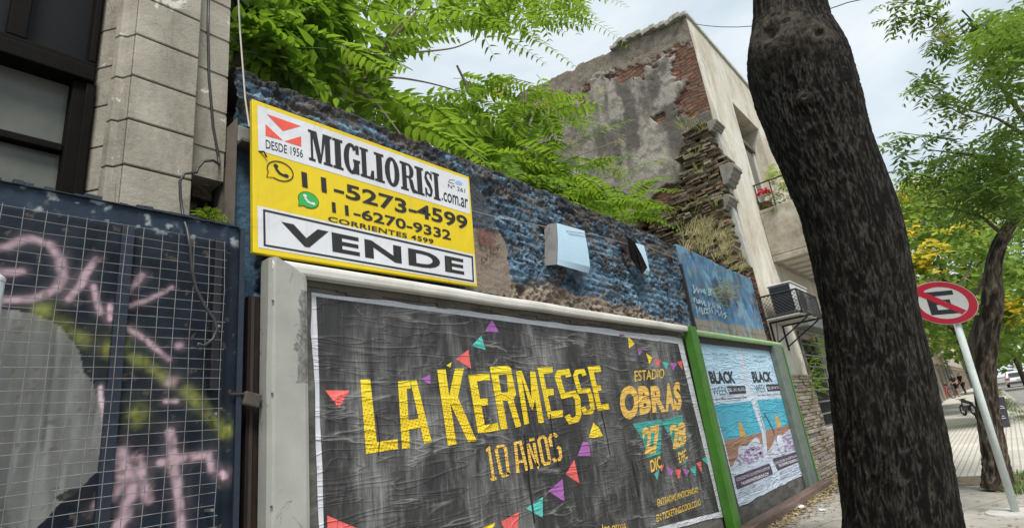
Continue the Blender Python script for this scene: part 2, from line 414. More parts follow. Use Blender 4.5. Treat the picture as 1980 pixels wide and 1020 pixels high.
# moulded reveal between pilaster and window, and the narrow wall strip to its right
xa = float(PY((184, 200), 3.72)[0])
g = G()
for a, b in zip(lo, hi):
    g.prism([(xl-.002, yL+.012, a+.005), (xl-.002, yL+.5, a+.005), (xa-.03, 3.86, a+.005), (xa, 3.72, a+.005), (xa+.10, 3.56, a+.005), (xa+.13, 3.50, a+.005), (xl-.075, yL+.12, a+.005), (xl-.06, yL+.07, a+.005), (xl-.03, yL+.065, a+.005)], (0, 0, b-a-.01))
obj('window_reveal', g, mStone, house, bevel=.004)
xs2 = float(PY((436, 200), yL+.1)[0])
g = G(); zs2 = float(PY((400, 330), yL)[2])
g.box(xr+.002, xs2, yL+.09, yL+.5, zs2, 4.6+2)
for z in levels:
    if z > zs2: g.box(xr+.004, xs2+.003, yL+.083, yL+.093, z+.012, z-dz*-1 if False else z+abs(dz)-.012)
obj('corner_strip', g, mStone, house)
t = NT('broken_masonry'); n = t.noise(8, 6, .7)
mMason = t.fin(t.ramp(n, [(.3, (.05, .042, .035)), (.55, (.16, .13, .10)), (.75, (.30, .25, .2))]), .95, .1, t.bump(n, .9, .04))
g = G(); rr = random.Random(5)
g.box(xs2-.02, xs2+.45, yL+.32, yL+.7, 0, 4.05).box(xr-.01, xs2-.021, yL+.46, yL+.6, 1.0, zs2+.02)
for k in range(26):
    z = rr.uniform(2.0, zs2); g.obox((rr.uniform(xr+.03, xs2-.03), yL+.3+rr.uniform(0, .15), z), (rr.uniform(.03, .07), .01, 0), (0, .08, .01), (0, .005, rr.uniform(.02, .045)))
obj('broken_masonry', g, mMason, house)
mDkWood = m_paint('dark_wood', (.008, .0075, .007), .8, .5, 8, .4, (.004, .004, .004), .06)
mGlassDk = NT('dusty_pane'); mGlassDk = mGlassDk.fin(mGlassDk.ramp(mGlassDk.noise(2.5, 5, .6), [(.3, (.07, .08, .07)), (.7, (.15, .155, .135))]), .25, .3)
mDarkIn = m_plain('dark_glazing', (.006, .007, .009), .35, .15)
win = obj('window', G().box(xa-1.2, xa-.02, 3.84, 3.92, 2.0, 7.0), mDkWood, house)
def WPq(a): return PY(a, 3.80)
g = G()
zt = float(WPq((60, 130))[2]); xw = float(WPq((112, 300))[0])
g.box(xa-1.2, xa-.025, 3.66, 3.835, zt-.05, zt+.05)            # transom
g.box(xa-1.2, xa-.022, 3.70, 3.834, zt+.055, zt+.11)
g.box(xw+.01, xa-.024, 3.70, 3.836, 2.0, zt-.052); g.box(xw+.07, xw+.12, 3.675, 3.70, 2.0, zt-.054)
zr = float(WPq((40, 275))[2]); g.box(xa-1.2, xw+.008, 3.74, 3.836, zr-.025, zr+.025)
g.box(xa-.45, xa-.36, 3.70, 3.833, zt+.112, 7); g.box(xa-.06, xa-.024, 3.70, 3.833, zt+.112, 7)
obj('window_frame', g, mDkWood, win, bevel=.008)
obj('window_pane', G().box(xa-1.2, xw+.009, 3.80, 3.83, 2.0, zt-.05), mGlassDk, win)
obj('fanlight_pane', G().box(xa-1.2, xa-.02, 3.80, 3.832, zt+.115, 7), mDarkIn, win)
obj('wall', G().box(-6, xa-1.2, yL, 3.9, 0, 8).box(xa-1.2, xs2, 3.93, 4.0, 0, 8).box(xa-1.2, xl-.08, yL+.06, 3.9, 0, 1.95), mStone, house)

# ================================================================== GATE with wire mesh and spray paint
yG = 3.08
GQ = lambda p: PY(p, yG)
gx0 = -.9; gx1 = float(GQ((455, 700))[0]); gzt0 = float(GQ((0, 352))[2]); gzt1 = float(GQ((452, 440))[2]); gztop = (gzt0+gzt1)/2
gate = thing('metal_gate', 'dark blue metal gate with pink and yellow graffiti behind a wire grid', 'gate', (.4, yG, 0))
Z2 = lambda pts: [tuple(GQ(q)[[0, 2]]) for q in zz(1.5, 0, 340, pts)]
nx, nz = 300, 300
gxs = np.linspace(gx0, gx1, nx); gzs = np.linspace(.75, gztop, nz); GX, GZ = np.meshgrid(gxs, gzs, indexing='ij')
k2 = float(np.linalg.norm(GQ((230, 700))-GQ((231, 700))))/1.5
P3 = np.stack([GX*1.0, GZ*0+3, GZ], -1)
fz = fbm(P3*9, 4); f2 = fbm(P3*30, 3); jx, jz = fbm(P3*5+5, 3)*.035, fbm(P3*5+9, 3)*.035
C = np.stack([.006+.005*fz, .011+.008*fz, .020+.011*fz], -1)
def lay(mask, c):
    global C
    C = C*(1-mask[..., None])+np.array(c)*mask[..., None]
band = sstep(gztop-.13, gztop-.09, GZ); lay(band*.8, (.018, .032, .055)); lay(band*sstep(.10, .3, fz+.5*f2)*.8, (.05, .075, .10)); lay(band*sstep(.32, .42, fz+.8*f2), (.22, .25, .26))
def shape(pts): return inpoly(GX+jx, GZ+jz, Z2(pts)).astype(float)
grey = shape([(-200, 385), (20, 388), (90, 400), (160, 445), (220, 515), (270, 600), (290, 650), (287, 760), (272, 850), (215, 920), (150, 965), (90, 1030), (-200, 1030)])
brush = fbm(np.stack([GX*30, GX*0, GZ*3], -1), 4)
lay(grey*.95, (.135, .14, .135)); lay(grey*sstep(.0, .35, brush)*.5, (.07, .075, .08)); lay(grey*sstep(.1, .4, -brush)*.5, (.26, .27, .265))
lay(grey*sstep(-.1, .4, fbm(P3*3+3, 3))*sstep(1.35, 1.2, GZ)*.7, (.26, .18, .21))
def spray(pls, w, c, soft=.5, op=1.0, halo=True):
    if halo: spray(pls, w*2.0, c, 1.0, op*.16, False)
    m_ = np.zeros(GX.shape)
    for pl in pls:
        d = segdist(GX+jx*.6, GZ+jz*.6, Z2(pl) if len(pl) > 1 else Z2([pl[0], (pl[0][0]+.5, pl[0][1])]))/k2
        m_ = np.maximum(m_, 1-sstep(w*.58*(1-soft), w*.85*(1+soft*1.1), d))
    lay((m_*op*(.78+.8*f2.clip(-.5, .5)+.5*fz)).clip(0, 1), c)
YEL = (.22, .24, .05); PNK = (.42, .30, .345)
spray([[(118, 392)]], 26, YEL, .7, .9); spray([[(170, 430), (235, 480)]], 22, YEL, .9, .5); spray([[(330, 500)]], 38, YEL, .7, .85)
spray([[(390, 525), (500, 600)]], 20, YEL, .9, .6); spray([[(395, 695)]], 34, YEL, .8, .8); spray([[(540, 630), (600, 680), (650, 745)]], 22, YEL, .8, .75); spray([[(652, 730)]], 18, YEL, .4, .9)
spray([[(-20, 215), (20, 208), (80, 185), (140, 200), (170, 240), (175, 290), (150, 330), (90, 355), (-10, 360)]], 13, PNK, .8, .85)
spray([[(-10, 275), (62, 272)]], 12, PNK, .6); spray([[(190, 355), (230, 300), (278, 238)]], 13, PNK, .5); spray([[(262, 320), (285, 395)]], 12, PNK, .6)
spray([[(318, 405), (335, 375), (412, 285)]], 11, PNK, .6); spray([[(318, 390), (420, 360), (500, 325)]], 9, PNK, .7); spray([[(316, 372), (314, 412)]], 9, (.72, .5, .58), .4)
spray([[(335, 430), (420, 470), (495, 530)]], 10, PNK, .7); spray([[(525, 485)]], 13, PNK, .9); spray([[(500, 598)]], 20, PNK, .8, .8); spray([[(485, 655), (512, 655)]], 10, PNK, .5)
spray([[(497, 745), (508, 850), (528, 1030)]], 17, PNK, .5); spray([[(330, 800), (348, 880), (320, 930), (285, 950)]], 19, PNK, .6); spray([[(350, 800), (385, 900), (365, 990), (320, 1040)]], 19, PNK, .6)
spray([[(398, 810), (430, 940)]], 19, PNK, .6); spray([[(470, 830), (605, 808), (612, 855)]], 14, PNK, .7); spray([[(648, 865)]], 18, (.6, .42, .48), .5); spray([[(295, 620), (292, 800)]], 8, (.62, .5, .55), .5)
lay(shape([(155, 935), (200, 905), (272, 895), (268, 930), (215, 958)])*.9, (.01, .012, .016))
chip = sstep(.50, .53, fbm(P3*26+31, 3)+.3*f2); lay(chip*.6, (.09, .075, .06))
drip = sstep(.3, .5, fbm(np.stack([GX*40, GX*0+2, GZ*1.5], -1), 2)); lay(drip*.35, (.01, .014, .02))
g = G(); dep = .004*fz+.010*np.exp(-((GX-1.26)/.02)**2)
g.v = [tuple(q) for q in np.stack([GX, yG-dep, GZ], -1).reshape(-1, 3)]
g.f = [(i*nz+j, (i+1)*nz+j, (i+1)*nz+j+1, i*nz+j+1) for i in range(nx-1) for j in range(nz-1)]
t = NT('graffiti_sheet'); mGraf = t.fin(t.attr('paint'), .62, .18, t.bump(t.noise(45, 5, .7), .35, .006))
panel = obj('gate_panel', g, mGraf, gate, colors={'paint': C.reshape(-1, 3)}, smooth=True)
mNavy = m_paint('navy_metal', (.011, .019, .034), .45, .4, 14, .5, (.03, .03, .03))
g = G().box(gx0, gx1, yG+.012, yG+.10, .05, gztop-.002).box(gx1+.001, gx1+.03, yG-.02, yG+.1, .05, gztop-.004)
rs = random.Random(3)
for k in range(60):
    x = gx0+(gx1-gx0)*k/60; g.box(x, x+(gx1-gx0)/60-.001, yG-.012-rs.random()*.008, yG+.09, gztop+.001, gztop+.004+rs.random()*.018)
obj('gate_frame', g, mNavy, gate)
def gbar(pxl, pyt, pyb, w, y0, y1):
    a = GQ((pxl, pyt)); b = GQ((pxl, pyb)); x = (a[0]+b[0])/2
    return G().box(x-w/2, x+w/2, y0, y1, b[2], a[2])
obj('gate_bar', gbar(214, 437, 1200, .055, yG-.035, yG-.002), mNavy, gate, bevel=.004)
obj('gate_bar', gbar(412, 466, 755, .04, yG-.05, yG-.002), m_plain('black_bar', (.012, .014, .018), .5), gate, bevel=.004)
mWire = m_paint('bare_wire', (.24, .24, .245), .5, .5, 9, .1, (.03, .025, .02), .4, .4)
yM = yG-.075
g = G(); x1m = float(PY((426, 700), yM)[0]); ztm = float(PY((210, 430), yM)[2])
z = ztm; rs = random.Random(11)
while z > .8:
    pts = [(x, yM+rs.uniform(-.004, .004), z+rs.uniform(-.0045, .0045)) for x in np.linspace(gx0, x1m+rs.uniform(-.004, .02), 9)]
    g.tube(pts, .0016, 4); z -= .050
x = x1m
while x > gx0:
    pts = [(x+rs.uniform(-.006, .006), yM-.004+rs.uniform(-.003, .003), z) for z in np.linspace(.8, ztm+.004, 8)]
    g.tube(pts, .0016, 4); x -= .0775
obj('wire_mesh', g, mWire, gate)
for zc in np.arange(.9, 2.6, .45): obj('mesh_clip', G().box(x1m-.02, x1m-.008, yM-.004, yG, zc, zc+.012), mWire, gate)
# grey post cutting the left edge of the view
xp = float(PY((-51, 800), 2.7)[0])
g = G().tube([(xp, 2.7, 0), (xp, 2.7, float(PY((0, 545), 2.7)[2]))], .028, 14).lathe((xp, 2.7, float(PY((0, 545), 2.7)[2])), [(.03, 0), (.03, .012), (.012, .03), (.002, .034)])
obj('steel_post', g, m_paint('pale_post', (.45, .48, .5), .4, .3, 10, .1, None, .5), smooth=False, label='thin pale grey steel post beside the left end of the graffiti gate', cat='post', loc=(xp, 2.7, 0))

# padlock and hasp on the gate's right edge
lk = PY((486, 772), yG-.02); mRust = m_paint('rusty_iron', (.03, .022, .02), .8, .5, 12, .6, (.06, .03, .018))
pl = obj('padlock', G().obox(lk, (.045, 0, -.012), (0, .018, 0), (.008, 0, .036)), m_paint('old_lock', (.06, .052, .045), .55, .5, 20, .4), None, 'worn grey padlock hanging off the right edge of the graffiti gate', 'padlock', bevel=.008, loc=lk)
a = PY((446, 762), yG-.02); obj('hasp', G().tube([a, a+np.array([.07, -.005, .0]), lk+np.array([-.02, 0, .02])], .008, 6), mRust, gate)
# ================================================================== dark iron post between the gate and the hoarding
yI = 3.12
ixl = float(PY((476, 800), yI)[0]); ixr = float(PY((522, 800), yI)[0]); izt = float(PY((495, 572), yI)[2])
ip = thing('iron_post', 'dark rusty iron door post between the gate and the white hoarding', 'post', ((ixl+ixr)/2, yI, 0))
g = G().box(ixl, ixl+.07, yI, yI+.05, 0, izt).box(ixl+.075, ixr-.005, yI+.02, yI+.07, 0, izt-.004).box(ixl-.10, ixl-.004, yI+.06, yI+.1, 0, izt-.3)
obj('post_channel', g, m_paint('dark_iron', (.013, .0105, .010), .75, .6, 6, .5, (.035, .016, .012), .2), ip, bevel=.004)
obj('post_flange', G().box(ixl+.012, ixl+.03, yI-.012, yI-.002, 0, izt-.01), mRust, ip)
# ================================================================== BLUE WALL
yW = 3.22
WQ = lambda p: PY(p, yW)
wx0 = xs2+.003; wx1 = float(WQ((1322, 560))[0])
tops = [tuple(WQ(q)[[0, 2]]) for q in [(436, 130), (453, 134), (560, 175), (660, 212), (760, 255), (880, 300), (980, 340), (1077, 379), (1200, 428), (1322, 484)]]
def wtop(x): return np.interp(x, [q[0] for q in tops], [q[1] for q in tops])
wall = thing('boundary_wall', 'rough peeling blue lot wall with dark crumbling top behind the hoardings', 'wall', (4.5, yW, 0))
nx, nz = 860, 160
xs = np.linspace(wx0, wx1, nx); X, U = np.meshgrid(xs, np.linspace(0, 1, nz), indexing='ij')
TOP = wtop(X)+.02*fbm(np.stack([X*3, X*0, X*0], -1), 4)+.012*fbm(np.stack([X*11, X*0, X*0], -1), 3)
Z = 1.9+(TOP-1.9)*U
P = np.stack([X, X*0, Z], -1)
big = fbm(P*[2.2, 1, 4.5], 4); Pw = P+.05*np.stack([fbm(P*6+90, 2), P[..., 1], fbm(P*6+70, 2)], -1); Pw = Pw+np.stack([.55*P[..., 2], P[..., 1]*0, 0*P[..., 0]], -1)
mid = fbm(Pw*[11, 1, 24]+7, 4, .65); fine = fbm(Pw*[34, 1, 60]+3, 3, .65)
WP = lambda pts: [tuple(WQ(q)[[0, 2]]) for q in pts]
Xj, Zj = X+.03*mid, Z+.03*fine
tan = inpoly(Xj*.4+X*.6, Zj*.4+Z*.6, WP([(905, 440), (965, 447), (978, 470), (990, 575), (905, 560)])).astype(float)
smoothL = ((X < float(WQ((492, 400))[0])-.0) & (Z < float(WQ((470, 275))[2])+.02*mid)).astype(float)
low = sstep(.05, -.02, Z-(np.interp(X, [q[0] for q in WP([(985, 556), (1150, 590), (1330, 640)])], [q[1] for q in WP([(985, 556), (1150, 590), (1330, 640)])])+.07+.08*big))*(X > float(WQ((985, 556))[0]))
dpatch = inpoly(Xj, Zj, WP([(905, 350), (935, 375), (965, 440), (905, 445)])).astype(float)
rough = np.clip(1-.93*tan-.93*smoothL-.75*dpatch, 0.05, 1)
topb = sstep(.55, .0, TOP-Z)
crs = np.abs(((Z+.02*big)/.078) % 1-.5)*2; flat = sstep(.0, .3, fbm(P*[3, 1, 5]+77, 4))
disp = rough*(.05*big+(.045*mid+.032*fine)*(1-.65*flat)+.014*np.minimum(crs*1.6, 1)*(.4+.6*flat))+.005*fine
holes = [(1075, 470, .16), (1215, 500, .15), (1010, 560, .06)]
hol = np.zeros(X.shape)
for px_, pz_, r in holes:
    c = WQ((px_, pz_)); hol = np.maximum(hol, sstep(r*1.2, r*.7, np.hypot((X-c[0])*.8, (Z-c[2])*1.0)+.03*mid))
disp -= .05*hol
blue = np.array([.072, .135, .205]); C = np.ones(X.shape+(3,))*blue*(1+.25*fine[..., None]+.25*big[..., None])
def layw(m_, c):
    global C
    C = C*(1-m_[..., None])+np.array(c)*m_[..., None]
pale = fbm(P*[14, 1, 22]+41, 3); layw(sstep(.0, .3, pale)*.5, (.23, .35, .45))  # pale blue relief highlights painted into the wall colour by noise
soot = fbm(Pw*[5, 1, 11]+21, 6, .74)*1.25+.38*fbm(Pw*[36, 1, 66]+2, 3)+.45*topb-.18*flat+.02+.18*(1-np.minimum(crs*2.2, 1))
layw(sstep(.06, .30, soot)*.88, (.028, .027, .027)); 
brown = fbm(P*[5, 1, 8]+61, 4, .6)+.18*topb; layw(sstep(.10, .36, brown)*.6, (.13, .11, .09))
layw(smoothL*.9, (.05, .11, .17)); layw(smoothL*sstep(.0, .3, fbm(P*[6, 1, 2]+13, 3))*.7, (.03, .045, .06))
layw(dpatch*.85, (.05, .055, .065)); layw(low*.9, (.27, .215, .165)); layw(low*sstep(.05, .3, fbm(P*20, 3))*.7, (.15, .11, .085))
layw(tan*.95, (.24, .19, .15)); layw(tan*sstep(.0, .3, mid)*.5, (.15, .115, .09)); layw(hol*.8, (.10, .08, .065))
tb = sstep(.05, .015, TOP-Z); layw(tb*.7, (.05, .045, .04))
cs = WP([(425, 340), (462, 340)]);
g = G(); g.v = [tuple(q) for q in np.stack([X, yW-disp, Z], -1).reshape(-1, 3)]
g.f = [(i*nz+j, (i+1)*nz+j, (i+1)*nz+j+1, i*nz+j+1) for i in range(nx-1) for j in range(nz-1)]
# ragged top surface running back over the wall's thickness
o = len(g.v); back = 5
for i in range(nx):
    for k in range(1, back+1):
        x = xs[i]; y = yW+.075*k; zt = TOP[i, -1]+.03*math.sin(k*1.3)+.03*float(vnoise(np.array([x*8, k*2.1, 0])))-.02*k*(k > 3)
        g.v.append((x, y, zt))
def ti(i, k): return i*nz+nz-1 if k == 0 else o+i*back+k-1
for i in range(nx-1):
    for k in range(back): g.f.append((ti(i, k), ti(i+1, k), ti(i+1, k+1), ti(i, k+1)))
Cc = np.concatenate([C.reshape(-1, 3), np.tile([[.06, .052, .045]], (nx*back, 1))])
o2 = len(g.v); g.box(wx0, wx1, yW+.15, yW+.374, 0, 3.4); Cc = np.concatenate([Cc, np.tile([[.06, .05, .045]], (8, 1))])
t = NT('blue_rough_wall'); mWall = t.fin(t.mix(1.0, t.attr('paint'), t.ramp(t.noise(60, 4, .7), [(.3, .7), (.7, 1.2)]), 'MULTIPLY'), .85, .25, t.bump(t.noise((40, 40, 60), 5, .75), .7, .012))
obj('rough_face', g, mWall, wall, colors={'paint': np.clip(Cc, .004, .9)}, smooth=True)
# grey-brown strip and little concrete corbel at the wall's left end
g = G(); xcs = float(WQ((449, 330))[0])
g.box(wx0-.0, xcs, yW-.055, yW+.1, 1.2, float(WQ((447, 232))[2])); obj('corner_pier', g, mMason if False else m_paint('pier_plaster', (.15, .125, .10), .9, .5, 6, .6, (.07, .055, .045)), wall, bevel=.01)
c1 = WQ((452, 242)); c2 = WQ((489, 292))
corb = obj('concrete_corbel', G().box(xcs+.002, c2[0]-.03, yW-.055, yW+.03, c2[2], c1[2]-.02), m_paint('old_concrete', (.20, .195, .185), .9, .4, 7, .5), wall, bevel=.012)
obj('corbel_ledge', G().box(xcs+.004, c2[0]+.0, yW-.12, yW-.0, c2[2]-.02, c2[2]-.002), m_paint('ledge_dark', (.06, .058, .055), .8, .4), corb)
# scrawl on the bare patch
yt = yW-.035
mScr = m_plain('scrawl_ink', (.05, .025, .025), .8); mScr2 = m_plain('scrawl_red', (.16, .06, .055), .8)
TQ = lambda p: PY(p, yt)
g = G(); text(g, 'BE', [(925, 440), (958, 452), (962, 482), (928, 470)], TQ, .01); obj('scrawl', g, mScr2, wall)
g = G()
for pl in ([(934, 497), (930, 503), (935, 509), (940, 502), (936, 496)], [(941, 503), (943, 491), (948, 499), (949, 487)], [(958, 482), (953, 484), (954, 492), (960, 490)], [(962, 486), (961, 476), (968, 473)], [(961, 480), (967, 478)]):
    g.ribbon(pl, 1.6, TQ)
obj('scrawl', g, mScr, wall)
# smooth blue panels at the right end
x2a = wx1+.004; x2b = float(WQ((1400, 560))[0]); x2c = float(WQ((1463, 600))[0])
zpt = [tuple(WQ(q)[[0, 2]]) for q in [(1319, 478), (1360, 497), (1400, 520), (1441, 536)]]
def ptop(x): return np.interp(x, [q[0] for q in zpt], [q[1] for q in zpt])
zpl = float(WQ((1400, 640))[2])
def bpanel(name, xa_, xb_, y0, seed):
    nx_, nz_ = 110, 90; X, U = np.meshgrid(np.linspace(xa_, xb_, nx_), np.linspace(0, 1, nz_), indexing='ij')
    TP = ptop(X)+.03*fbm(np.stack([X*4+seed, X*0, X*0], -1), 3); Zb = zpl-.4; Z = Zb+(TP-Zb)*U; P = np.stack([X, X*0+seed, Z], -1)
    b = fbm(P*[2, 1, 3], 4); m_ = fbm(P*[8, 1, 6], 4); C = np.ones(X.shape+(3,))*np.array([.065, .17, .30])*(1+.3*b[..., None])
    def ly(mm, c):
        nonlocal C
        C = C*(1-mm[..., None])+np.array(c)*mm[..., None]
    ly(sstep(.1, .35, m_)*.5, (.15, .29, .42)); ly(sstep(.02, .3, fbm(P*[3, 1, 2]+9, 4)+.5*sstep(.6, .2, np.abs(TP-Z-.55)/.6)-.35)*.8, (.03, .04, .055))
    zb2 = zpl+.14+.05*b; ly(sstep(.02, -.02, Z-zb2)*.95, (.24, .21, .17)); ly(sstep(.02, -.02, np.abs(Z-zb2+.12)-.008)*.7, (.08, .07, .06))
    ly(sstep(.22, .34, fbm(P*[12, 1, 12]+5, 3))*.6, (.2, .17, .14)); ly(sstep(.0, .35, fbm(P*[5, 1, 2.5]+15, 5, .65))*.5, (.035, .05, .07)); ly(sstep(.1, .3, fbm(P*[6, 1, 6]+25, 5, .65))*.5, (.19, .36, .46))
    g = G(); g.v = [tuple(q) for q in np.stack([X, y0-.012*b-.006*m_, Z], -1).reshape(-1, 3)]
    g.f = [(i*nz_+j, (i+1)*nz_+j, (i+1)*nz_+j+1, i*nz_+j+1) for i in range(nx_-1) for j in range(nz_-1)]
    o_ = len(g.v)
    for i in range(nx_): g.v.append((X[i, 0], y0+.3, Z[i, -1]-.02))
    g.f += [(i*nz_+nz_-1, (i+1)*nz_+nz_-1, o_+i+1, o_+i) for i in range(nx_-1)]
    o3 = len(g.v)
    for j in range(nz_): g.v.append((xa_, y0+.1, Z[0, j])); 
    g.f += [(j, j+1, o3+j+1, o3+j) for j in range(nz_-1)]
    cc = np.concatenate([C.reshape(-1, 3), np.tile([[.06, .055, .05]], (nx_+nz_, 1))])
    return obj(name, g, mPan, wall, colors={'paint': np.clip(cc, .004, .9)}, smooth=True)
t = NT('blue_panel'); mPan = t.fin(t.attr('paint'), .75, .3, t.bump(t.noise(35, 5, .7), .4, .008))
pa = bpanel('painted_panel', x2a, x2b-.015, yW-.03, 2.0); pb = bpanel('painted_panel', x2b+.015, x2c, yW-.05, 6.0)
obj('panel_edge', G().box(x2a-.02, x2a+.03, yW-.055, yW-.02, zpl-.4, ptop(x2a)-.35).box(x2b-.012, x2b+.012, yW-.02, yW+.05, zpl-.4, ptop(x2b)-.3), m_plain('dark_edge', (.04, .035, .03), .9), wall)
mChalk = m_plain('chalk', (.36, .46, .53), .9)
y3 = yW-.055; Q3 = lambda p: PY(p, y3); Zp = lambda pl: zz(5.665, 1300, 470, pl)
g = G()
for pl in ([(225, 455), (240, 500), (235, 545)], [(240, 550), (265, 490), (285, 540), (295, 500)], [(310, 500), (318, 540), (335, 505), (345, 545)], [(352, 500), (358, 550), (372, 540)], [(395, 490), (402, 570), (432, 555), (410, 530), (428, 510), (395, 490)], [(450, 540), (470, 590)],
           [(235, 590), (245, 640)], [(225, 592), (260, 600)], [(265, 610), (272, 650), (292, 655), (290, 615)], [(300, 615), (305, 660)], [(318, 625), (330, 670), (345, 630)], [(352, 630), (356, 680), (378, 680)], [(392, 640), (400, 690), (420, 650)], [(440, 655), (448, 700), (470, 690)], [(490, 670), (500, 715), (515, 680), (530, 720)],
           [(262, 690), (275, 770), (290, 710), (305, 770), (300, 690)], [(318, 700), (330, 770), (352, 765), (350, 705)], [(362, 705), (395, 775)], [(395, 705), (366, 775)], [(405, 700), (412, 765)], [(400, 735), (432, 730)], [(430, 700), (438, 768)], 
           [(470, 780), (468, 720), (490, 755), (500, 725), (512, 795)], [(520, 795), (535, 740), (552, 805)], [(590, 760), (562, 770), (590, 795), (570, 825)]):
    g.ribbon(Zp(pl), 1.9, Q3)
obj('chalk_scrawl', g, mChalk, wall)
# jagged brick end of the wall
mBrickOld = m_island('old_brick', [(.10, .05, .035), (.15, .085, .06), (.08, .06, .05), (.19, .10, .07), (.06, .05, .04)], .95, .8, 50)
g = G(); rs = random.Random(8); z = zpl-.4; ztp = float(WQ((1450, 530))[2])
while z < ztp:
    x = x2c+.01
    while x < x2c+.28:
        g.obox((x+.05, yW+.1+rs.uniform(-.02, .03), z+.035), (.052+rs.uniform(0, .03), rs.uniform(-.006, .006), 0), (0, .1, 0), (rs.uniform(-.004, .004), 0, .027)); x += .13
    z += .068
obj('brick_end', g, mBrickOld, wall, bevel=.006)

# ================================================================== two bent sheet-metal covers on the wall
mSheet = m_paint('pale_blue_sheet', (.42, .60, .74), .35, .15, 5, .08, (.3, .4, .45), .5); mSheetIn = m_plain('dark_inside', (.025, .022, .022), .8)
def cover(name, label, fr, sd, yf, msd=None, tap=0):
    """fr: front sheet corner pixels TL TR BR BL; sd: how the folded left side looks"""
    q = [PY(p, yf) for p in fr]; c = sum(q)/4; r = thing(name, label, 'metal cover', tuple(c), 'bent metal covers on the blue wall')
    n = 9; A = []
    for j in range(n):
        b = j/(n-1); l = q[0]*(1-b)+q[3]*b; rr = q[1]*(1-b)+q[2]*b
        for i in range(n):
            a = i/(n-1); p = l*(1-a)+rr*a; p = p+np.array([0, -.012*math.sin(b*3.14)*(1-.3*a)+.03*(b > .95)*a, 0]); A.append(p)
    g = G(); N = len(A); g.v = [tuple(p) for p in A]+[tuple(p+np.array([0, .006, 0])) for p in A]
    for j in range(n-1):
        for i in range(n-1):
            k = j*n+i; g.f += [(k, k+n, k+n+1, k+1), (N+k, N+k+1, N+k+n+1, N+k+n)]
    for j in range(n-1): g.f += [(j*n, N+j*n, N+j*n+n, j*n+n), (j*n+n-1, j*n+2*n-1, N+j*n+2*n-1, N+j*n+n-1)]
    for i in range(n-1): g.f += [(i, i+1, N+i+1, N+i), ((n-1)*n+i, N+(n-1)*n+i, N+(n-1)*n+i+1, (n-1)*n+i+1)]
    obj('front_sheet', g, mSheet, r, smooth=False)
    g = G(); d = np.array(sd)
    k = [np.array(A[j*n])+np.array([-.004, .008, 0]) for j in range(n)]
    g.v = [tuple(p) for p in k]+[tuple(p+d*(1 if (j or tap) else .7)*(1-tap*(j/(n-1))**1.3)) for j, p in enumerate(k)]
    g.f = [(j, j+1, n+j+1, n+j) for j in range(n-1)]
    s = obj('side_fold', g, msd or m_paint('cover_side', (.20, .20, .20), .6, .4, 8, .2, (.1, .07, .05)), r)
    md = s.modifiers.new('thick', 'SOLIDIFY'); md.thickness = .004
    return r
cover('metal_cover', 'pale blue curved sheet metal cover facing out on the blue wall', [(1077, 431), (1130, 446), (1142, 526), (1078, 511)], (-.012, .15, .03), yW-.17)
r = cover('metal_cover', 'torn metal cover seen edge on with its black inside showing', [(1226, 469), (1245, 474), (1257, 531), (1242, 526)], (-.27, .12, .10), yW-.15, mSheetIn, .93)
bld_ = [PY(p, yW-d_) for p, d_ in (((1213, 457), .13), ((1228, 469), .215), ((1240, 491), .205), ((1252, 517), .20), ((1243, 529), .19), ((1225, 507), .14))]
obj('torn_side', G().prism(bld_, (0.004, .008, 0)), m_plain('torn_black', (.010, .009, .009), .9, .1), r)
# wire strung along the wall past the covers
g = G(); g.tube([PY(p, yW-.09) for p in [(905, 405), (960, 420), (1070, 441)]]+[PY(p, yW-.19) for p in [(1100, 447), (1150, 454)]]+[PY(p, yW-.1) for p in [(1215, 472), (1250, 477), (1320, 505)]], .0045, 5)
obj('wall_wire', g, m_plain('pale_wire', (.30, .27, .23), .6), None, 'thin pale wire strung along the blue wall past the metal covers', 'wire', loc=PY((1070, 441), yW-.1))

# ================================================================== YELLOW SALE SIGN
yS = 3.06
SQ = lambda p: PY(p, yS)
S8 = lambda pl: zz(2.685, 480, 180, pl)
sign = thing('sale_sign', 'yellow and white estate agent sign reading VENDE above the hoarding', 'sign', tuple(SQ((705, 400))))
def m_vinyl(name, c, rough=.42):
    t = NT(name); c = np.array(c); n = t.noise(1.6, 3, .5)
    col = t.ramp(n, [(.3, tuple(c*.90)), (.7, tuple(c))]); gr = t.math('MULTIPLY', t.ramp(t.noise((30, 5, 2.2), 6, .7), [(.55, 0.0), (.75, .35)]), t.ramp(t.noise(2.3, 4, .6), [(.4, 0.0), (.65, 1.0)])); col = t.mix(gr, col, (.16, .14, .11)); sp = t.ramp(t.noise(60, 3, .6), [(.70, 0.0), (.76, .4)]); col = t.mix(sp, col, (.15, .12, .09))
    return t.fin(col, rough, .35, t.bump(t.noise((2.6, 2, 1.9), 3, .5, .8), .55, .035))
mYel = m_vinyl('yellow_vinyl', (.66, .50, .010)); mWhi = m_vinyl('white_vinyl', (.60, .62, .66)); mBlk = m_vinyl('black_vinyl', (.018, .017, .017)); mRed = m_vinyl('red_vinyl', (.68, .09, .06)); mGrn = m_vinyl('green_vinyl', (.035, .36, .07))
C4 = [SQ(p) for p in S8([(20, 30), (1147, 435), (1190, 1003), (25, 826)])]
obj('sign_box', G().prism([C4[3], C4[2], C4[1], C4[0]], (0, .035, 0)), mYel, sign, bevel=.004)
lev = [0]
def sq(k): return lambda p: PY(p, yS-.0016*k)
def patch(name, pl, m, k, zf=S8):
    return obj(name, G().poly([sq(k)(p) for p in zf(pl)][::-1]), m, sign)
patch('white_panel', [(47, 62), (1141, 447), (1152, 628), (53, 297)], mWhi, 1)
patch('white_panel', [(47, 583), (1172, 838), (1182, 990), (52, 800)], mWhi, 1)
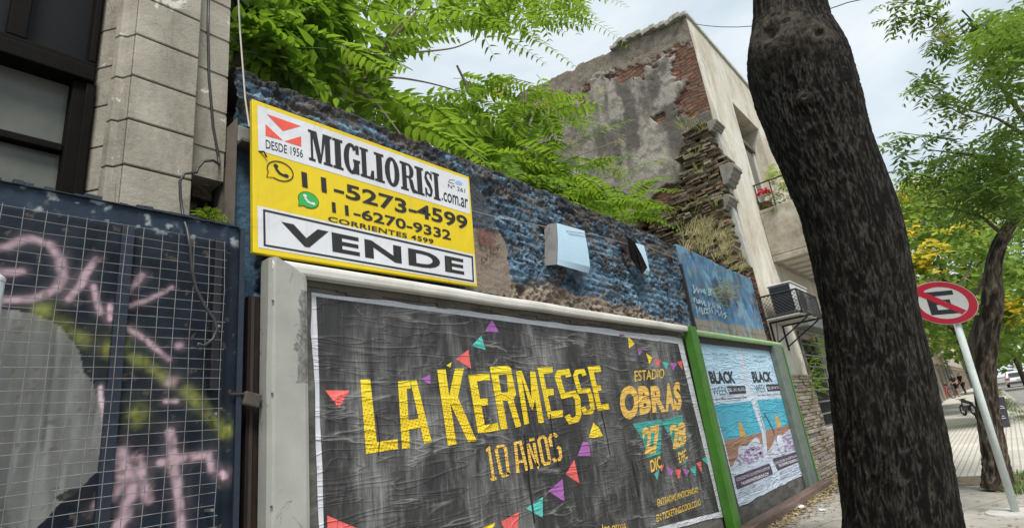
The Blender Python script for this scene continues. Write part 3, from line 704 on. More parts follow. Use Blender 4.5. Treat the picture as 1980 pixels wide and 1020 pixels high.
g = G(); fr_o = S8([(77, 601), (1167, 846), (1173, 981), (80, 792)]); fr_i = S8([(88, 614), (1159, 854), (1165, 970), (91, 784)])
for i in range(4): j = (i+1) % 4; g.poly([sq(2)(p) for p in (fr_o[i], fr_i[i], fr_i[j], fr_o[j])])
obj('black_border', g, mBlk, sign); word('sale_lettering', 'VENDE', S8([(172, 667), (1118, 862), (1122, 943), (178, 776)]), sq(2), mBlk, sign, .035, 1.12)
word('phone_lettering', '11-5273-4599', S8([(275, 405), (1137, 640), (1139, 711), (281, 487)]), sq(2), mBlk, sign, .022)
word('phone_lettering', '11-6270-9332', S8([(433, 562), (1051, 712), (1053, 764), (437, 618)]), sq(2), mBlk, sign, .022)
word('address_lettering', 'CORRIENTES 4599', S8([(415, 637), (962, 758), (962, 783), (415, 664)]), sq(2), mBlk, sign, .018, 1.05)
word('since_lettering', 'DESDE 1956', S8([(90, 240), (284, 294), (284, 336), (92, 286)]), sq(2), mBlk, sign, .004)
word('domain_lettering', '.com.ar', S8([(1003, 508), (1140, 550), (1141, 600), (1004, 556)]), sq(2), mBlk, sign, .012)
word('licence_lettering', 'Nº 261', S8([(1037, 470), (1126, 497), (1126, 518), (1037, 489)]), sq(2), mBlk, sign, .004)
g = G()
g.ribbon(S8([(1072, 452), (1045, 450), (1040, 462), (1070, 470)]), 1.0, sq(2))
obj('emblem_swirl', g, mBlk, sign)
g = G(); cc = S8([(1093, 466)])[0]; g.poly([sq(2)((cc[0]+7*math.cos(-a), cc[1]+4*math.sin(-a)+1.8*math.cos(a))) for a in np.linspace(0, 6.28, 20)[:-1]]); obj('blue_emblem', g, m_vinyl('emblem_blue', (.25, .42, .65)), sign)
# slab-serif agency name
def slab(g, ch, x, w):
    """one condensed slab-serif capital in a unit-high box at x, width w; returns polygons"""
    s = .30*w; sv = .085; P = []
    def R(a, b, c, d): P.append([(x+a*w, c), (x+b*w, c), (x+b*w, d), (x+a*w, d)])
    def ring(a, b, gap=None, w1=.34, n=18):
        cx, cy = .5, .5; out = [(cx+.5*math.cos(q), cy+.52*math.sin(q)) for q in np.linspace(a, b, n)]; inn = [(cx+(.5-w1)*math.cos(q), cy+.40*math.sin(q)) for q in np.linspace(a, b, n)]
        for i in range(n-1): P.append([(x+q[0]*w, q[1]) for q in (out[i], out[i+1], inn[i+1], inn[i])])
    if ch == 'I': R(0, 1, 0, sv); R(0, 1, 1-sv, 1); R(.2, .8, sv, 1-sv)
    if ch == 'M':
        R(0, .28, 0, sv); R(.62, 1, 0, sv); R(.09, .19, sv, 1-sv); R(.70, .92, sv, 1-sv); R(0, .19, 1-sv, 1); R(.70, 1, 1-sv, 1)
        P.append([(x+a*w, b) for a, b in ((.19, 1), (.36, 1), (.52, .28), (.47, .0), (.40, 0), (.19, .78))]); P.append([(x+a*w, b) for a, b in ((.70, 1), (.62, 1), (.52, .28), (.47, .0), (.52, 0), (.70, .72))])
    if ch == 'L': R(0, .62, 1-sv, 1); R(.12, .47, sv, 1-sv); R(0, 1, 0, sv); R(.82, 1, sv, .32); P.append([(x+a*w, b) for a, b in ((.70, sv), (.82, sv), (.82, .3))])
    if ch == 'O': ring(0, 6.2832)
    if ch == 'G':
        ring(.75, 5.55); R(.78, 1.0, .70, 1.0); R(.6, 1.06, .42, .50); R(.64, .98, .02, .42)
    if ch == 'R':
        R(0, .55, 0, sv); R(0, .12, 1-sv, 1); R(.12, .44, sv, 1); R(.44, .62, 1-sv, 1); R(.44, .62, .47, .55)
        n = 10
        for i in range(n):
            a, b = -1.57+3.1416*i/n, -1.57+3.1416*(i+1)/n
            P.append([(x+(.6+.36*math.cos(a))*w, .735+.265*math.sin(a)), (x+(.6+.36*math.cos(b))*w, .735+.265*math.sin(b)), (x+(.6+.06*math.cos(b))*w, .735+.18*math.sin(b)), (x+(.6+.06*math.cos(a))*w, .735+.18*math.sin(a))])
        P.append([(x+a*w, b) for a, b in ((.58, .5), (.86, .44), (.98, .12), (1.1, .12), (1.1, 0), (.82, -.01), (.68, .15))])
    if ch == 'S':
        pl = [(.80, .72), (.74, .86), (.5, .925), (.24, .86), (.18, .72), (.32, .58), (.66, .44), (.82, .28), (.74, .13), (.5, .075), (.24, .14), (.17, .30)]
        pl = [np.array(q) for q in pl]; n = len(pl); Lq = []; Rq = []
        wd = [.22, .14, .12, .20, .30, .30, .30, .30, .20, .12, .14, .22]
        for i in range(n):
            tt = pl[min(i+1, n-1)]-pl[max(i-1, 0)]; tt = tt/np.linalg.norm(tt); nn = np.array([-tt[1], tt[0]])*wd[i]/2*np.array([1.15, .75]); Lq.append(pl[i]+nn); Rq.append(pl[i]-nn)
        for i in range(n-1): P.append([(x+q[0]*w, q[1]) for q in (Lq[i], Lq[i+1], Rq[i+1], Rq[i])])
        R(.84, .97, .66, 1.0); R(.03, .16, 0, .34)
    return P
quad = [np.array(q) for q in S8([(310, 186), (990, 420), (1000, 560), (316, 346)])]
lay_ = [('M', 0, .182), ('I', .190, .077), ('G', .277, .122), ('L', .412, .112), ('I', .530, .077), ('O', .615, .118), ('R', .742, .120), ('I', .870-.005, .067), ('S', .938-.004, .0)]
lay_ = [('M', .0, .188), ('I', .193, .082), ('G', .282, .120), ('L', .410, .108), ('I', .523, .078), ('O', .607, .112), ('R', .725, .112), ('I', .846, .068), ('S', .920, .0)]
lay_ = [('M', .0, .180), ('I', .185, .078), ('G', .268, .118), ('L', .392, .105), ('I', .502, .074), ('O', .581, .112), ('R', .699, .108), ('I', .812, .066), ('S', .883, .058*0+.062), ('I', .948, .052)]
g = G()
for ci, (ch, x, w_) in enumerate(lay_):
    for k, pl in enumerate(slab(g, ch, x, w_)):
        pts = []
        for a, b in pl:
            q = (quad[3]*(1-a)+quad[2]*a)*(1-b)+(quad[0]*(1-a)+quad[1]*a)*b; pts.append(PY(q, yS-.0034-.00006*k))
        g.poly(pts)
obj('agency_lettering', g, mBlk, sign)
g = G()
for pl in ([(95, 108), (273, 171), (180, 196)], [(90, 161), (180, 245), (90, 221)], [(188, 250), (275, 224), (275, 278)]): g.poly([sq(2)(p) for p in S8(pl)])
obj('red_emblem', g, mRed, sign)
# the two speech-bubble telephone signs
B = lambda p: (500+p[0]/7.843, 290+p[1]/7.843)
def bub(c, rx, rz, tail, k, grow=0):
    pts = []
    for a in np.linspace(0, 2*math.pi, 40)[:-1]:
        if 3.62 < a < 4.12: continue
        pts.append(((c[0]+(rx+grow)*math.cos(a)), c[1]-(rz+grow)*math.sin(a)+.27*(rx+grow)*math.cos(a)))
        if 3.40 < a <= 3.62 and len(pts) and a+.162 > 3.62: pts.append((tail[0]-grow*.8, tail[1]+grow*.5))
    return [sq(k)(B(p)) for p in pts]
def phone(g, c, s, k):
    pl = [(-.75, -.95), (-.62, -.35), (-.1, .35), (.55, .62), (1.1, .58)]
    h = [(c[0]+s*a, c[1]+s*b) for a, b in ((-.62, -.62), (-.45, -.2), (-.05, .28), (.5, .55), (.75, .6))]
    g.ribbon(h, s*.26, lambda q: sq(k)(B(q)))
    for a, b in ((-.56, -.66), (.72, .56)):
        g.poly([sq(k+.15)(B((c[0]+s*(a+.30*math.cos(-q)), c[1]+s*(b+.22*math.sin(-q)+.08*math.cos(q))))) for q in np.linspace(0, 6.28, 14)[:-1]])
g = G(); o1 = bub((328, 320), 205, 150, (118, 414), 2); i1 = bub((328, 320), 205, 150, (118, 414), 2, -17); n = len(o1)
for i in range(n): j = (i+1) % n; g.poly([o1[i], o1[j], i1[j], i1[i]])
phone(g, (332, 320), 125, 2)
obj('chat_outline', g, mBlk, sign)
gb = obj('chat_bubble', G().poly(bub((757, 757), 158, 122, (603, 848), 2)), mBlk, sign)
obj('bubble_fill', G().poly(bub((757, 757), 158, 122, (606, 846), 3, -9)), mGrn, gb)
g = G(); phone(g, (760, 757), 100, 4); obj('handset', g, mWhi, gb)
g = G(); a = PY((490, 293), yS+.02); g.tube([a, a+np.array([.05, -.035, .0]), a+np.array([.07, -.03, -.03])], .006, 6); obj('fixing_hook', g, mRust, sign)
# hanger wire from above
g = G(); g.tube([PY((459, -40), 3.3), PY((464, 60), 3.28), PY((474, 190), 3.12), PY((482, 245), 3.04)], .006, 5)
obj('hanger_wire', g, m_plain('grey_wire', (.32, .3, .27), .6), None, 'thin grey wire hanging beside the corner of the yellow sign', 'wire', loc=PY((474, 190), 3.12))
# ================================================================== WHITE HOARDING
yF = 2.98; yP = 3.075
FQ = lambda p: PY(p, yF); PQ = lambda p: PY(p, yP)
bx0 = float(FQ((522, 700))[0]); bx1 = float(FQ((598, 700))[0]); bxr = float(FQ((1331, 640))[0])+.01
bzt = (float(FQ((523, 490))[2])+float(FQ((1328, 630))[2]))/2
bzb = float(FQ((597, 533))[2])
hoard = thing('poster_hoarding', 'white framed hoarding carrying the wrinkled black poster with yellow lettering', 'hoarding', ((bx0+bxr)/2, yF, 0))
t = NT('white_worn_paint'); n = t.noise(2.5, 6, .65); n2 = t.noise((11, 11, 5), 6, .75, .5); n3 = t.noise(28, 4, .7)
col = t.ramp(n, [(.3, (.44, .43, .39)), (.6, (.60, .59, .55))])
col = t.mix(t.ramp(n2, [(.66, 0.0), (.72, .85)]), col, (.12, .115, .10)); col = t.mix(t.ramp(n3, [(.69, 0.0), (.74, .7)]), col, (.16, .12, .08))
mFrm = t.fin(col, .55, .35, t.bump(n2, .25, .006))
t = NT('frame_post_paint'); n = t.noise(2.0, 6, .65); n2 = t.noise((7, 7, 4), 7, .75, .8); n3 = t.noise(26, 4, .7)
col = t.ramp(n, [(.3, (.23, .235, .215)), (.65, (.32, .325, .30))])
col = t.mix(t.ramp(n2, [(.60, 0.0), (.64, .85)]), col, (.085, .085, .08)); col = t.mix(t.ramp(n3, [(.70, 0.0), (.74, .8)]), col, (.07, .06, .05))
Xs, Ys_, Zs_ = t.sep(); ed_ = t.math('ADD', t.math('MULTIPLY', t.math('SUBTRACT', Xs, bx1-.115), 15.0), t.math('MULTIPLY', t.math('SUBTRACT', t.noise((9, 9, 5), 6, .7), .5), 4.5)); zm_ = t.math('MULTIPLY', t.math('GREATER_THAN', Zs_, 1.95), t.math('LESS_THAN', Zs_, 2.5)); col = t.mix(t.math('MULTIPLY', t.math('MULTIPLY', t.ramp(ed_, [(.45, 0.0), (.55, 1.0)]), zm_), .85), col, t.ramp(n3, [(.4, (.07, .07, .068)), (.65, (.2, .2, .19))]))
mPost = t.fin(col, .5, .35, t.bump(n2, .3, .008))
# top rail: rounded nose in front, dark hollow underside
g = G(); zc = (bzt+bzb)/2; hh = (bzt-bzb)/2
prof = [(yF+.10, bzt+.006), (yF+.05, bzt+.004), (yF+.018, bzt-.012), (yF+.003, zc+hh*.45), (yF, zc), (yF+.004, zc-hh*.7), (yF+.012, bzb), (yF+.05, bzb+.004), (yF+.10, bzb+.003)]
nseg = 40
for i in range(nseg+1):
    x = bx0+.01+(bxr-bx0-.01)*i/nseg; w = .004*float(vnoise(np.array([x*1.7, 3, 1])))
    for y, z in prof: g.v.append((x, y, z+w))
m = len(prof)
for i in range(nseg):
    for k in range(m-1): a = i*m+k; g.f.append((a, a+1, a+m+1, a+m))
obj('top_rail', g, mFrm, hoard, smooth=False)
# left post: curved cheek that narrows at its foot, mitred at the top corner
g = G(); zs = np.linspace(.0, bzt, 60)
for z in zs:
    k = max(0, z-(bzb-.03))/(bzt-bzb+.03); xr_ = bx1-(bx1-bx0-.02)*min(1, k)**2.2
    wav = .006*float(vnoise(np.array([0, 1, z*3])))
    prof = [(bx0, yF+.12), (bx0-.004+wav, yF+.03), (bx0+.012+wav, yF+.004), (bx0+.03, yF-.004), (max(bx0+.035, xr_-.03), yF-.006), (max(bx0+.04, xr_-.008), yF+.002), (max(bx0+.045, xr_), yF+.02), (max(bx0+.046, xr_), yF+.10)]
    for x, y in prof: g.v.append((x, y, z+.001))
m = len(prof)
for i in range(len(zs)-1):
    for k in range(m-1): a = i*m+k; g.f.append((a, a+1, a+m+1, a+m))
obj('left_post', g, mPost, hoard)
g = G(); rs = random.Random(2)
for z in (1.28, 1.85, 2.46): g.lathe((bx0+.012, yF-.002, z+rs.uniform(-.05, .05)), [(.006, -.006), (.007, 0), (.004, .004)], 8, 1)
obj('rivet', g, m_plain('rivet_dark', (.08, .075, .07), .6), hoard)
xq1 = float(PQ((1402, 900))[0])
mBoard = NT('weathered_board'); nn = mBoard.noise((3, 3, 9), 6, .7); mBoard = mBoard.fin(mBoard.ramp(nn, [(.3, (.045, .043, .04)), (.6, (.13, .125, .115)), (.8, (.3, .29, .27))]), .9, .2, mBoard.bump(nn, .5, .01))
obj('back_board', G().box(bx0+.02, bxr-.002, yP+.006, yP+.05, 0.02, bzt-.01), mBoard, hoard)
# ragged dark strip under the top rail
g = G(); rs = random.Random(4)
x = bx1
while x < bxr-.2:
    w = rs.uniform(.05, .3); h = rs.uniform(.01, .05); zt = bzb-.002
    g.box(x, x+w, yP-.012, yP+.005, zt-h-.02, zt); x += w
obj('rail_underside', g, m_paint('dark_ledge', (.10, .09, .075), .9, .6, 8, .6, (.03, .028, .025)), hoard)
# the poster: a lightly rippled sheet, white border, black print
pTL, pTR, pBR, pBL = (600, 562), (1318, 654), (1402, 997), (625, 1180)
def psheet(quad, y0, seed, amp=1.0, nx=160, nz=90):
    q = [PY(p, y0) for p in quad]; A, B_ = np.meshgrid(np.linspace(0, 1, nx), np.linspace(0, 1, nz), indexing='ij')
    P = (q[0]*(1-A[..., None])+q[1]*A[..., None])*(1-B_[..., None])+(q[3]*(1-A[..., None])+q[2]*A[..., None])*B_[..., None]
    edge = np.minimum(np.minimum(A, 1-A)*q[0][0]*0+np.minimum(A, 1-A)*12, np.minimum(B_, 1-B_)*6).clip(0, 1)
    ed = (1-sstep(0, .35, edge))
    P[..., 0] += .016*amp*ed*fbm(np.stack([P[..., 2]*4, A*0+seed, A*0], -1), 3); P[..., 2] += .016*amp*ed*fbm(np.stack([P[..., 0]*3, A*0+seed+5, A*0], -1), 3)
    P[..., 1] -= .0008
    g = G(); g.v = [tuple(v) for v in P.reshape(-1, 3)]; g.f = [(i*nz+j, i*nz+j+1, (i+1)*nz+j+1, (i+1)*nz+j) for i in range(nx-1) for j in range(nz-1)]
    return g
def m_paper(name, c):
    t = NT(name); n = t.noise(5, 5, .6); c = np.array(c)
    return t.fin(t.ramp(n, [(.3, tuple(c*.85)), (.7, tuple(c))]), .7, .25, wrinkle(t, .8))
mPaperW = m_paper('white_paper', (.56, .58, .63))
post = obj('poster', psheet((pTL, pTR, pBR, pBL), yP, 1.0), mPaperW, hoard)
k4 = [(611, 573), (1311, 664), (1391, 988), (632, 1180)]
t = NT('black_poster_print'); n = t.noise(1.1, 4, .6); nv = t.noise((18, 5, 4.5), 7, .75); nv2 = t.noise((1.9, 3, .75), 5, .62, .7)
col = t.ramp(nv, [(.36, (.016, .016, .017)), (.56, (.040, .039, .040)), (.72, (.12, .12, .122))])
col = t.mix(t.ramp(nv2, [(.47, 0.0), (.64, .85)]), col, t.ramp(t.noise((40, 5, 3), 5, .75), [(.32, (.06, .06, .06)), (.68, (.30, .30, .30))]))
col = t.mix(t.ramp(n, [(.35, .7), (.5, 0.0)]), col, (.025, .025, .026))
wr_ = wrinkle(t, .7); col = t.mix(t.math('MULTIPLY', t.crease, .6), col, (.30, .30, .30)); mPB = t.fin(col, .5, .4, wr_)  # crease ridges lightened in the colour: fold wear plus painted highlights
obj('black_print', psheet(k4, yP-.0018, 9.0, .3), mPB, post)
gq = G(); sx = PQ((1090, 760)); rs = random.Random(9)
yl = lambda k=0: (lambda p: PY(p, yP-.0042-.00012*k))
zlo, zhi = 1.55-.045*4, 2.05-.045*4
ZA = lambda pl: zz(4.635, 680, 680, pl); ZB = lambda pl: zz(4.635, 930, 680, pl)
g = G(); K = [0]
def addp(zf, *pls):
    for pl in pls:
        g.poly([yl(K[0] % 12)(p) for p in zf(pl)]); K[0] += 1
addp(ZA, [(77, 247), (166, 243), (225, 805), (130, 912)], [(225, 805), (410, 780), (415, 866), (130, 912)])
addp(ZA, [(415, 265), (490, 257), (522, 855), (452, 868)], [(525, 254), (580, 248), (718, 805), (650, 822)], [(490, 257), (525, 254), (530, 324), (492, 330)], [(503, 612), (598, 596), (616, 680), (512, 694)])
addp(ZA, [(765, 158), (842, 155), (880, 440), (940, 822), (862, 838)], [(925, 150), (1005, 148), (952, 402), (968, 440), (876, 450), (872, 400)], [(874, 440), (968, 440), (1120, 795), (1045, 806)])
addp(ZB, [(-114, 205), (-48, 200), (47, 718), (-26, 730)], [(-48, 198), (78, 187), (80, 250), (-38, 262)], [(-20, 420), (58, 412), (62, 472), (-8, 485)], [(32, 655), (150, 632), (166, 697), (45, 720)])
addp(ZB, [(78, 133), (142, 130), (238, 685), (178, 692)], [(142, 130), (245, 122), (272, 150), (270, 196), (152, 206)], [(230, 200), (270, 160), (315, 375), (290, 430), (250, 440)], [(180, 364), (243, 358), (252, 438), (192, 432)], [(240, 440), (292, 430), (362, 662), (312, 676)])
addp(ZB, [(312, 170), (352, 165), (432, 640), (388, 650)], [(346, 166), (364, 166), (460, 430), (462, 516), (440, 490)], [(440, 172), (478, 172), (505, 350), (462, 516), (455, 440)], [(450, 172), (486, 172), (565, 632), (516, 636)])
addp(ZB, [(505, 140), (548, 138), (640, 590), (602, 595)], [(548, 139), (640, 132), (645, 185), (558, 195)], [(588, 330), (650, 325), (654, 382), (598, 390)], [(624, 530), (732, 518), (736, 578), (638, 592)])
addp(ZB, [(955, 130), (1000, 127), (1086, 520), (1046, 526)], [(1000, 127), (1065, 122), (1078, 175), (1010, 181)], [(1034, 300), (1070, 292), (1082, 342), (1044, 348)], [(1074, 472), (1140, 460), (1152, 510), (1084, 520)])
def ribB(pl, w, zf, s):
    g.ribbon(zf(pl), w/s, yl(K[0] % 12)); K[0] += 1
ribB([(785, 222), (772, 178), (700, 186), (686, 222), (738, 392), (832, 368), (866, 420), (876, 560), (858, 603), (800, 618), (772, 566)], 50, ZB, 4.635)
ribB([(928, 210), (912, 170), (858, 178), (846, 215), (884, 352), (962, 342), (984, 400), (1000, 505), (984, 535), (932, 538), (916, 492)], 40, ZB, 4.635)
mYP = m_print('poster_yellow', (.76, .61, .03), .5, .12, 1.0, .35, (1.6, 1.95, (.25, .17, .02), (.70, .50, .015)))
obj('headline', g, mYP, post)
mSeam = m_plain('seam_dark', (.012, .012, .012), .7)
for pl, w_ in (([(1064, 800), (1068, 835), (1073, 868), (1080, 900)], 2.2), ([(1014, 838), (1020, 885), (1024, 940), (1034, 1010)], 3.0), ([(1163, 795), (1172, 835), (1180, 880)], 1.6), ([(728, 800), (734, 850), (732, 880)], 1.8), ([(1222, 890), (1236, 960)], 1.6)):
    obj('sheet_seam', G().ribbon(pl, w_, yl(13)), mSeam, post)
Z3 = lambda pl: zz(5.1, 900, 820, pl)
g = G()
for pl in ([(205, 262), (232, 232), (278, 540)], [(250, 545), (305, 528)], [(425, 490), (395, 235), (370, 210), (320, 218), (302, 250), (350, 480), (372, 505), (410, 497), (428, 470)],
           [(518, 475), (492, 185), (540, 172), (608, 452)], [(512, 372), (585, 352)],
           [(655, 435), (606, 205), (622, 200), (715, 415), (716, 410), (676, 180)], [(628, 152), (680, 140)],
           [(832, 360), (790, 140), (768, 118), (735, 128), (722, 160), (765, 370), (785, 388), (818, 380), (834, 350)],
           [(905, 120), (880, 98), (840, 108), (830, 140), (848, 220)], [(905, 220), (930, 235), (940, 320), (925, 345), (880, 355), (868, 330)]):
    ribB(pl, 30, Z3, 5.1)
mYP2 = m_print('poster_orange_yellow', (.72, .56, .05), .5, .15, 1.0, .35, (1.42, 1.66, (.25, .12, .02), (.68, .42, .09)))
obj('subtitle', g, mYP2, post)
Z7 = lambda pl: zz(3, 1180, 680, pl); Z6 = lambda pl: zz(1.962, 500, 500, pl); Z7b = lambda pl: zz(2.218, 940, 560, pl)
# bunting pennants
cols = dict(r=(.66, .12, .11), t=(.08, .42, .38), p=(.32, .11, .36), y=(.76, .58, .03))
pen = [('r', Z6, [(252, 498), (345, 498), (305, 565)]), ('p', Z6, [(616, 456), (652, 437), (652, 476)]), ('y', Z6, [(712, 404), (733, 391), (727, 411)]), ('r', Z6, [(748, 380), (796, 344), (806, 416)]), ('t', Z6, [(808, 330), (845, 290), (862, 345)]), ('p', Z6, [(858, 275), (885, 230), (912, 278)]),
       ('y', Z7b, [(608, 199), (638, 230), (613, 251)]), ('p', Z7b, [(568, 190), (594, 190), (583, 206)]), ('p', Z7b, [(648, 250), (672, 262), (655, 281)]), ('y', Z7b, [(686, 271), (713, 291), (700, 319)]), ('r', Z7b, [(721, 296), (750, 301), (735, 333)]), ('t', Z7b, [(754, 307), (784, 313), (772, 341)]), ('p', Z7b, [(787, 310), (818, 314), (803, 346)]), ('r', Z7b, [(818, 308), (840, 304), (842, 343)]),
       ('y', Z7b, [(460, 568), (485, 592), (501, 625), (470, 634), (440, 631)]), ('p', Z7b, [(415, 649), (440, 655), (448, 710), (392, 711)]), ('r', Z7b, [(378, 727), (401, 829), (341, 790)]), ('p', Z7b, [(328, 809), (336, 906), (266, 862)]), ('t', Z7b, [(243, 886), (243, 976), (171, 936)]), ('r', Z7b, [(142, 950), (135, 1022), (85, 1042), (64, 992)]), ('y', Z7b, [(40, 994), (24, 1034), (-30, 1034), (-14, 1016)]),
       ('p', Z7b, [(768, 756), (803, 770), (793, 801)]), ('r', Z7b, [(808, 768), (836, 770), (827, 816)]), ('p', Z7b, [(842, 766), (873, 770), (860, 801)]), ('t', Z7b, [(873, 764), (900, 754), (898, 801)]), ('r', Z7b, [(901, 743), (921, 734), (926, 786)]), ('t', Z7b, [(925, 725), (945, 711), (951, 749)]), ('r', Z7b, [(742, 752), (764, 745), (752, 778)]), ('t', Z7b, [(721, 787), (743, 766), (734, 816)]), ('r', Z6, [(260, 972), (376, 1022), (262, 1036)])]
mPen = {k: m_print('pennant_'+{'r': 'red', 't': 'teal', 'p': 'purple', 'y': 'yellow'}[k], c, .5, .15) for k, c in cols.items()}
for i, (k, zf, pl) in enumerate(pen): obj('pennant', G().poly([yl(i % 5)(p) for p in zf(pl)]), mPen[k], post)
gT = G(); gT.poly([yl(0)(p) for p in Z7([(128, 414), (298, 388), (292, 600), (215, 612), (188, 510)])]); gT.poly([yl(1)(p) for p in Z7([(292, 402), (420, 362), (428, 545), (372, 572), (350, 490)])]); gT.poly([yl(2)(p) for p in Z7([(425, 630), (440, 625), (436, 684)])])
obj('teal_flags', gT, m_print('flag_teal', (.05, .30, .27), .5, .3), post)
mVen = m_print('venue_yellow', (.72, .48, .07), .5, .2)
word('stadium_lettering', 'ESTADIO', Z7([(140, 108), (313, 95), (313, 150), (142, 172)]), yl(6), mVen, post, .006); word('ticket_lettering', 'ENTRADAS ANTICIPADAS', Z7([(272, 852), (507, 780), (511, 812), (276, 896)]), yl(6), mVen, post, .008); word('ticket_lettering', 'EN TICKETING.COOLCO.IO', Z7([(265, 943), (522, 850), (526, 886), (270, 985)]), yl(6), mVen, post, .008)
word('month_lettering', 'DIC', Z7([(228, 628), (290, 600), (300, 668), (238, 700)]), yl(8), mVen, post, .03); word('month_lettering', 'DIC', Z7([(392, 582), (440, 560), (450, 618), (402, 646)]), yl(8), mVen, post, .03)
word('guest_lettering', 'los otros', Z7b([(497, 1004), (596, 988), (600, 1022), (500, 1040)]), yl(6), mVen, post, .01)
g = G()
for ch, q in (('O', [(50, 200), (160, 188), (168, 380), (62, 400)]), ('B', [(160, 200), (228, 192), (240, 350), (172, 366)]), ('R', [(232, 200), (300, 185), (325, 345), (245, 352)]), ('A', [(305, 188), (368, 175), (375, 335), (322, 345)]), ('S', [(365, 180), (402, 165), (418, 330), (372, 342)])):
    text(g, ch, Z7(q), yl(7), .055)
mDate = m_print('date_yellow', (.74, .45, .06), .5, .2, 1, .35, (1.3, 2.0, (.3, .2, .03), (.66, .42, .12)))
obj('venue_lettering', g, mDate, post); word('date_lettering', '27', Z7([(180, 442), (286, 418), (292, 580), (204, 602)]), yl(9), mDate, post, .045, .9); word('date_lettering', '28', Z7([(340, 424), (436, 400), (442, 535), (364, 566)]), yl(9), mDate, post, .045, .9)

# ================================================================== GREEN HOARDING
gh = thing('poster_hoarding', 'green framed hoarding with two blue BLACK WEEK posters side by side', 'hoarding', (9.8, yF, 0))
Z5 = lambda pl: zz(6.374, 1350, 640, pl); Z6b = lambda pl: zz(4.636, 1380, 780, pl)
mGreen = m_paint('green_paint', (.055, .185, .018), .42, .55, 7, .25, (.04, .10, .02), .45); mGreenL = m_paint('faded_green', (.33, .52, .25), .5, .3, 5, .2, (.2, .3, .12)); mGreyGr = m_paint('grey_green_post', (.13, .165, .145), .65, .5, 5, .4, (.06, .075, .06))
gxa = float(FQ((1328, 640))[0])+.012; gxb = float(FQ((1355, 660))[0])
gzt = float(FQ((1420, 648))[2]); gxr = float(FQ((1512, 668))[0])
g = G(); zs = np.linspace(0.02, gzt+.02, 30); xsL = float(FQ((1331, 640))[0])+.016
wgp = .20
for z in zs:
    tp = max(0, (z-gzt+.22)/.24); b = [(xsL, yF+.08), (xsL, yF-.03), (xsL+.04, yF-.055), (xsL+wgp*(1-.15*tp), yF-.04), (xsL+wgp*(1-.1*tp)+.02, yF+.0), (xsL+wgp+.02, yF+.08)]
    for x, y in b: g.v.append((x, y, z))
m = 6
for i in range(len(zs)-1):
    for k in range(m-1): a = i*m+k; g.f.append((a, a+1, a+m+1, a+m))
g.f.append(tuple((len(zs)-1)*m+k for k in range(m)))
obj('left_post', g, mGreen, gh, smooth=False)
g = G(); x0r, x1r = xsL+wgp+.021, gxr
prof = [(yF+.10, gzt+.012), (yF+.04, gzt+.012), (yF, gzt-.006), (yF-.008, gzt-.03), (yF, gzt-.055), (yF+.02, gzt-.075), (yF+.10, gzt-.07)]
for x in np.linspace(x0r, x1r, 12):
    for y, z in prof: g.v.append((x, y, z))
m = len(prof)
for i in range(11):
    for k in range(m-1): a = i*m+k; g.f.append((a, a+1, a+m+1, a+m))
obj('top_rail', g, mGreenL, gh)
pr0 = float(FQ((1494, 690))[0]); 
g = G().prism([(pr0+.25, yF+.1, 0.03), (pr0+.25, yF-.0, .03), (pr0+.50, yF-.012, .03), (gxr+.03, yF+.02, .03), (gxr+.03, yF+.1, .03)], (0, 0, gzt-.11))
obj('right_post', g, mGreyGr, gh, bevel=.008)
obj('post_edge', G().box(gxr+.032, gxr+.075, yF+.0, yF+.09, .03, gzt-.075), mGreen, gh, bevel=.006)
obj('back_board', G().box(xsL+.1, gxr-.02, yP+.012, yP+.05, .06, gzt-.02), mBoard, gh)
obj('rail_underside', G().box(x0r, pr0+.3, yP-.03, yP+.010, gzt-.16, gzt-.078), m_plain('dark_underside', (.06, .055, .05), .9), gh)
yb = yP+.006
bl = lambda k: (lambda p: PY(p, yb-.0022-.0016*k))
def m_pr(name, c, var=.15): return m_print(name, c, .6, var, 1.1)
t = NT('pale_blue_print'); Xp, Yp, Zp_ = t.sep(); n = t.noise(1.5, 4, .6)
grd = t.math('ADD', t.math('MULTIPLY', t.math('SUBTRACT', Zp_, 1.7), .9), t.math('MULTIPLY', t.math('SUBTRACT', n, .5), .9), True)
col = t.mix(grd, (.50, .64, .78), (.34, .58, .76)); mSkyP = t.fin(col, .6, .3, wrinkle(t, 1.1))
mPap = m_pr('poster_white', (.54, .62, .74)); mSea = m_pr('sea_print', (.07, .40, .55)); mSand = m_pr('sand_print', (.34, .19, .13)); mFoam = m_pr('foam_print', (.52, .57, .68)); mPurp = m_pr('purple_print', (.33, .25, .42), .3); mDkP = m_pr('banner_print', (.075, .055, .10)); mInk = m_pr('ink_print', (.03, .03, .04)); mLet = m_pr('white_letters', (.75, .75, .8), .05); mBot = m_pr('bottle_print', (.55, .36, .10)); mInkP = m_pr('pale_ink', (.25, .27, .36))
zb = lambda p: tuple(p)
Q1 = Z5([(3, 105), (512, 160)])+Z6b([(592, 737), (226, 925)]); Q2 = Z5([(512, 161), (948, 214)])+Z6b([(866, 606), (593, 736)])
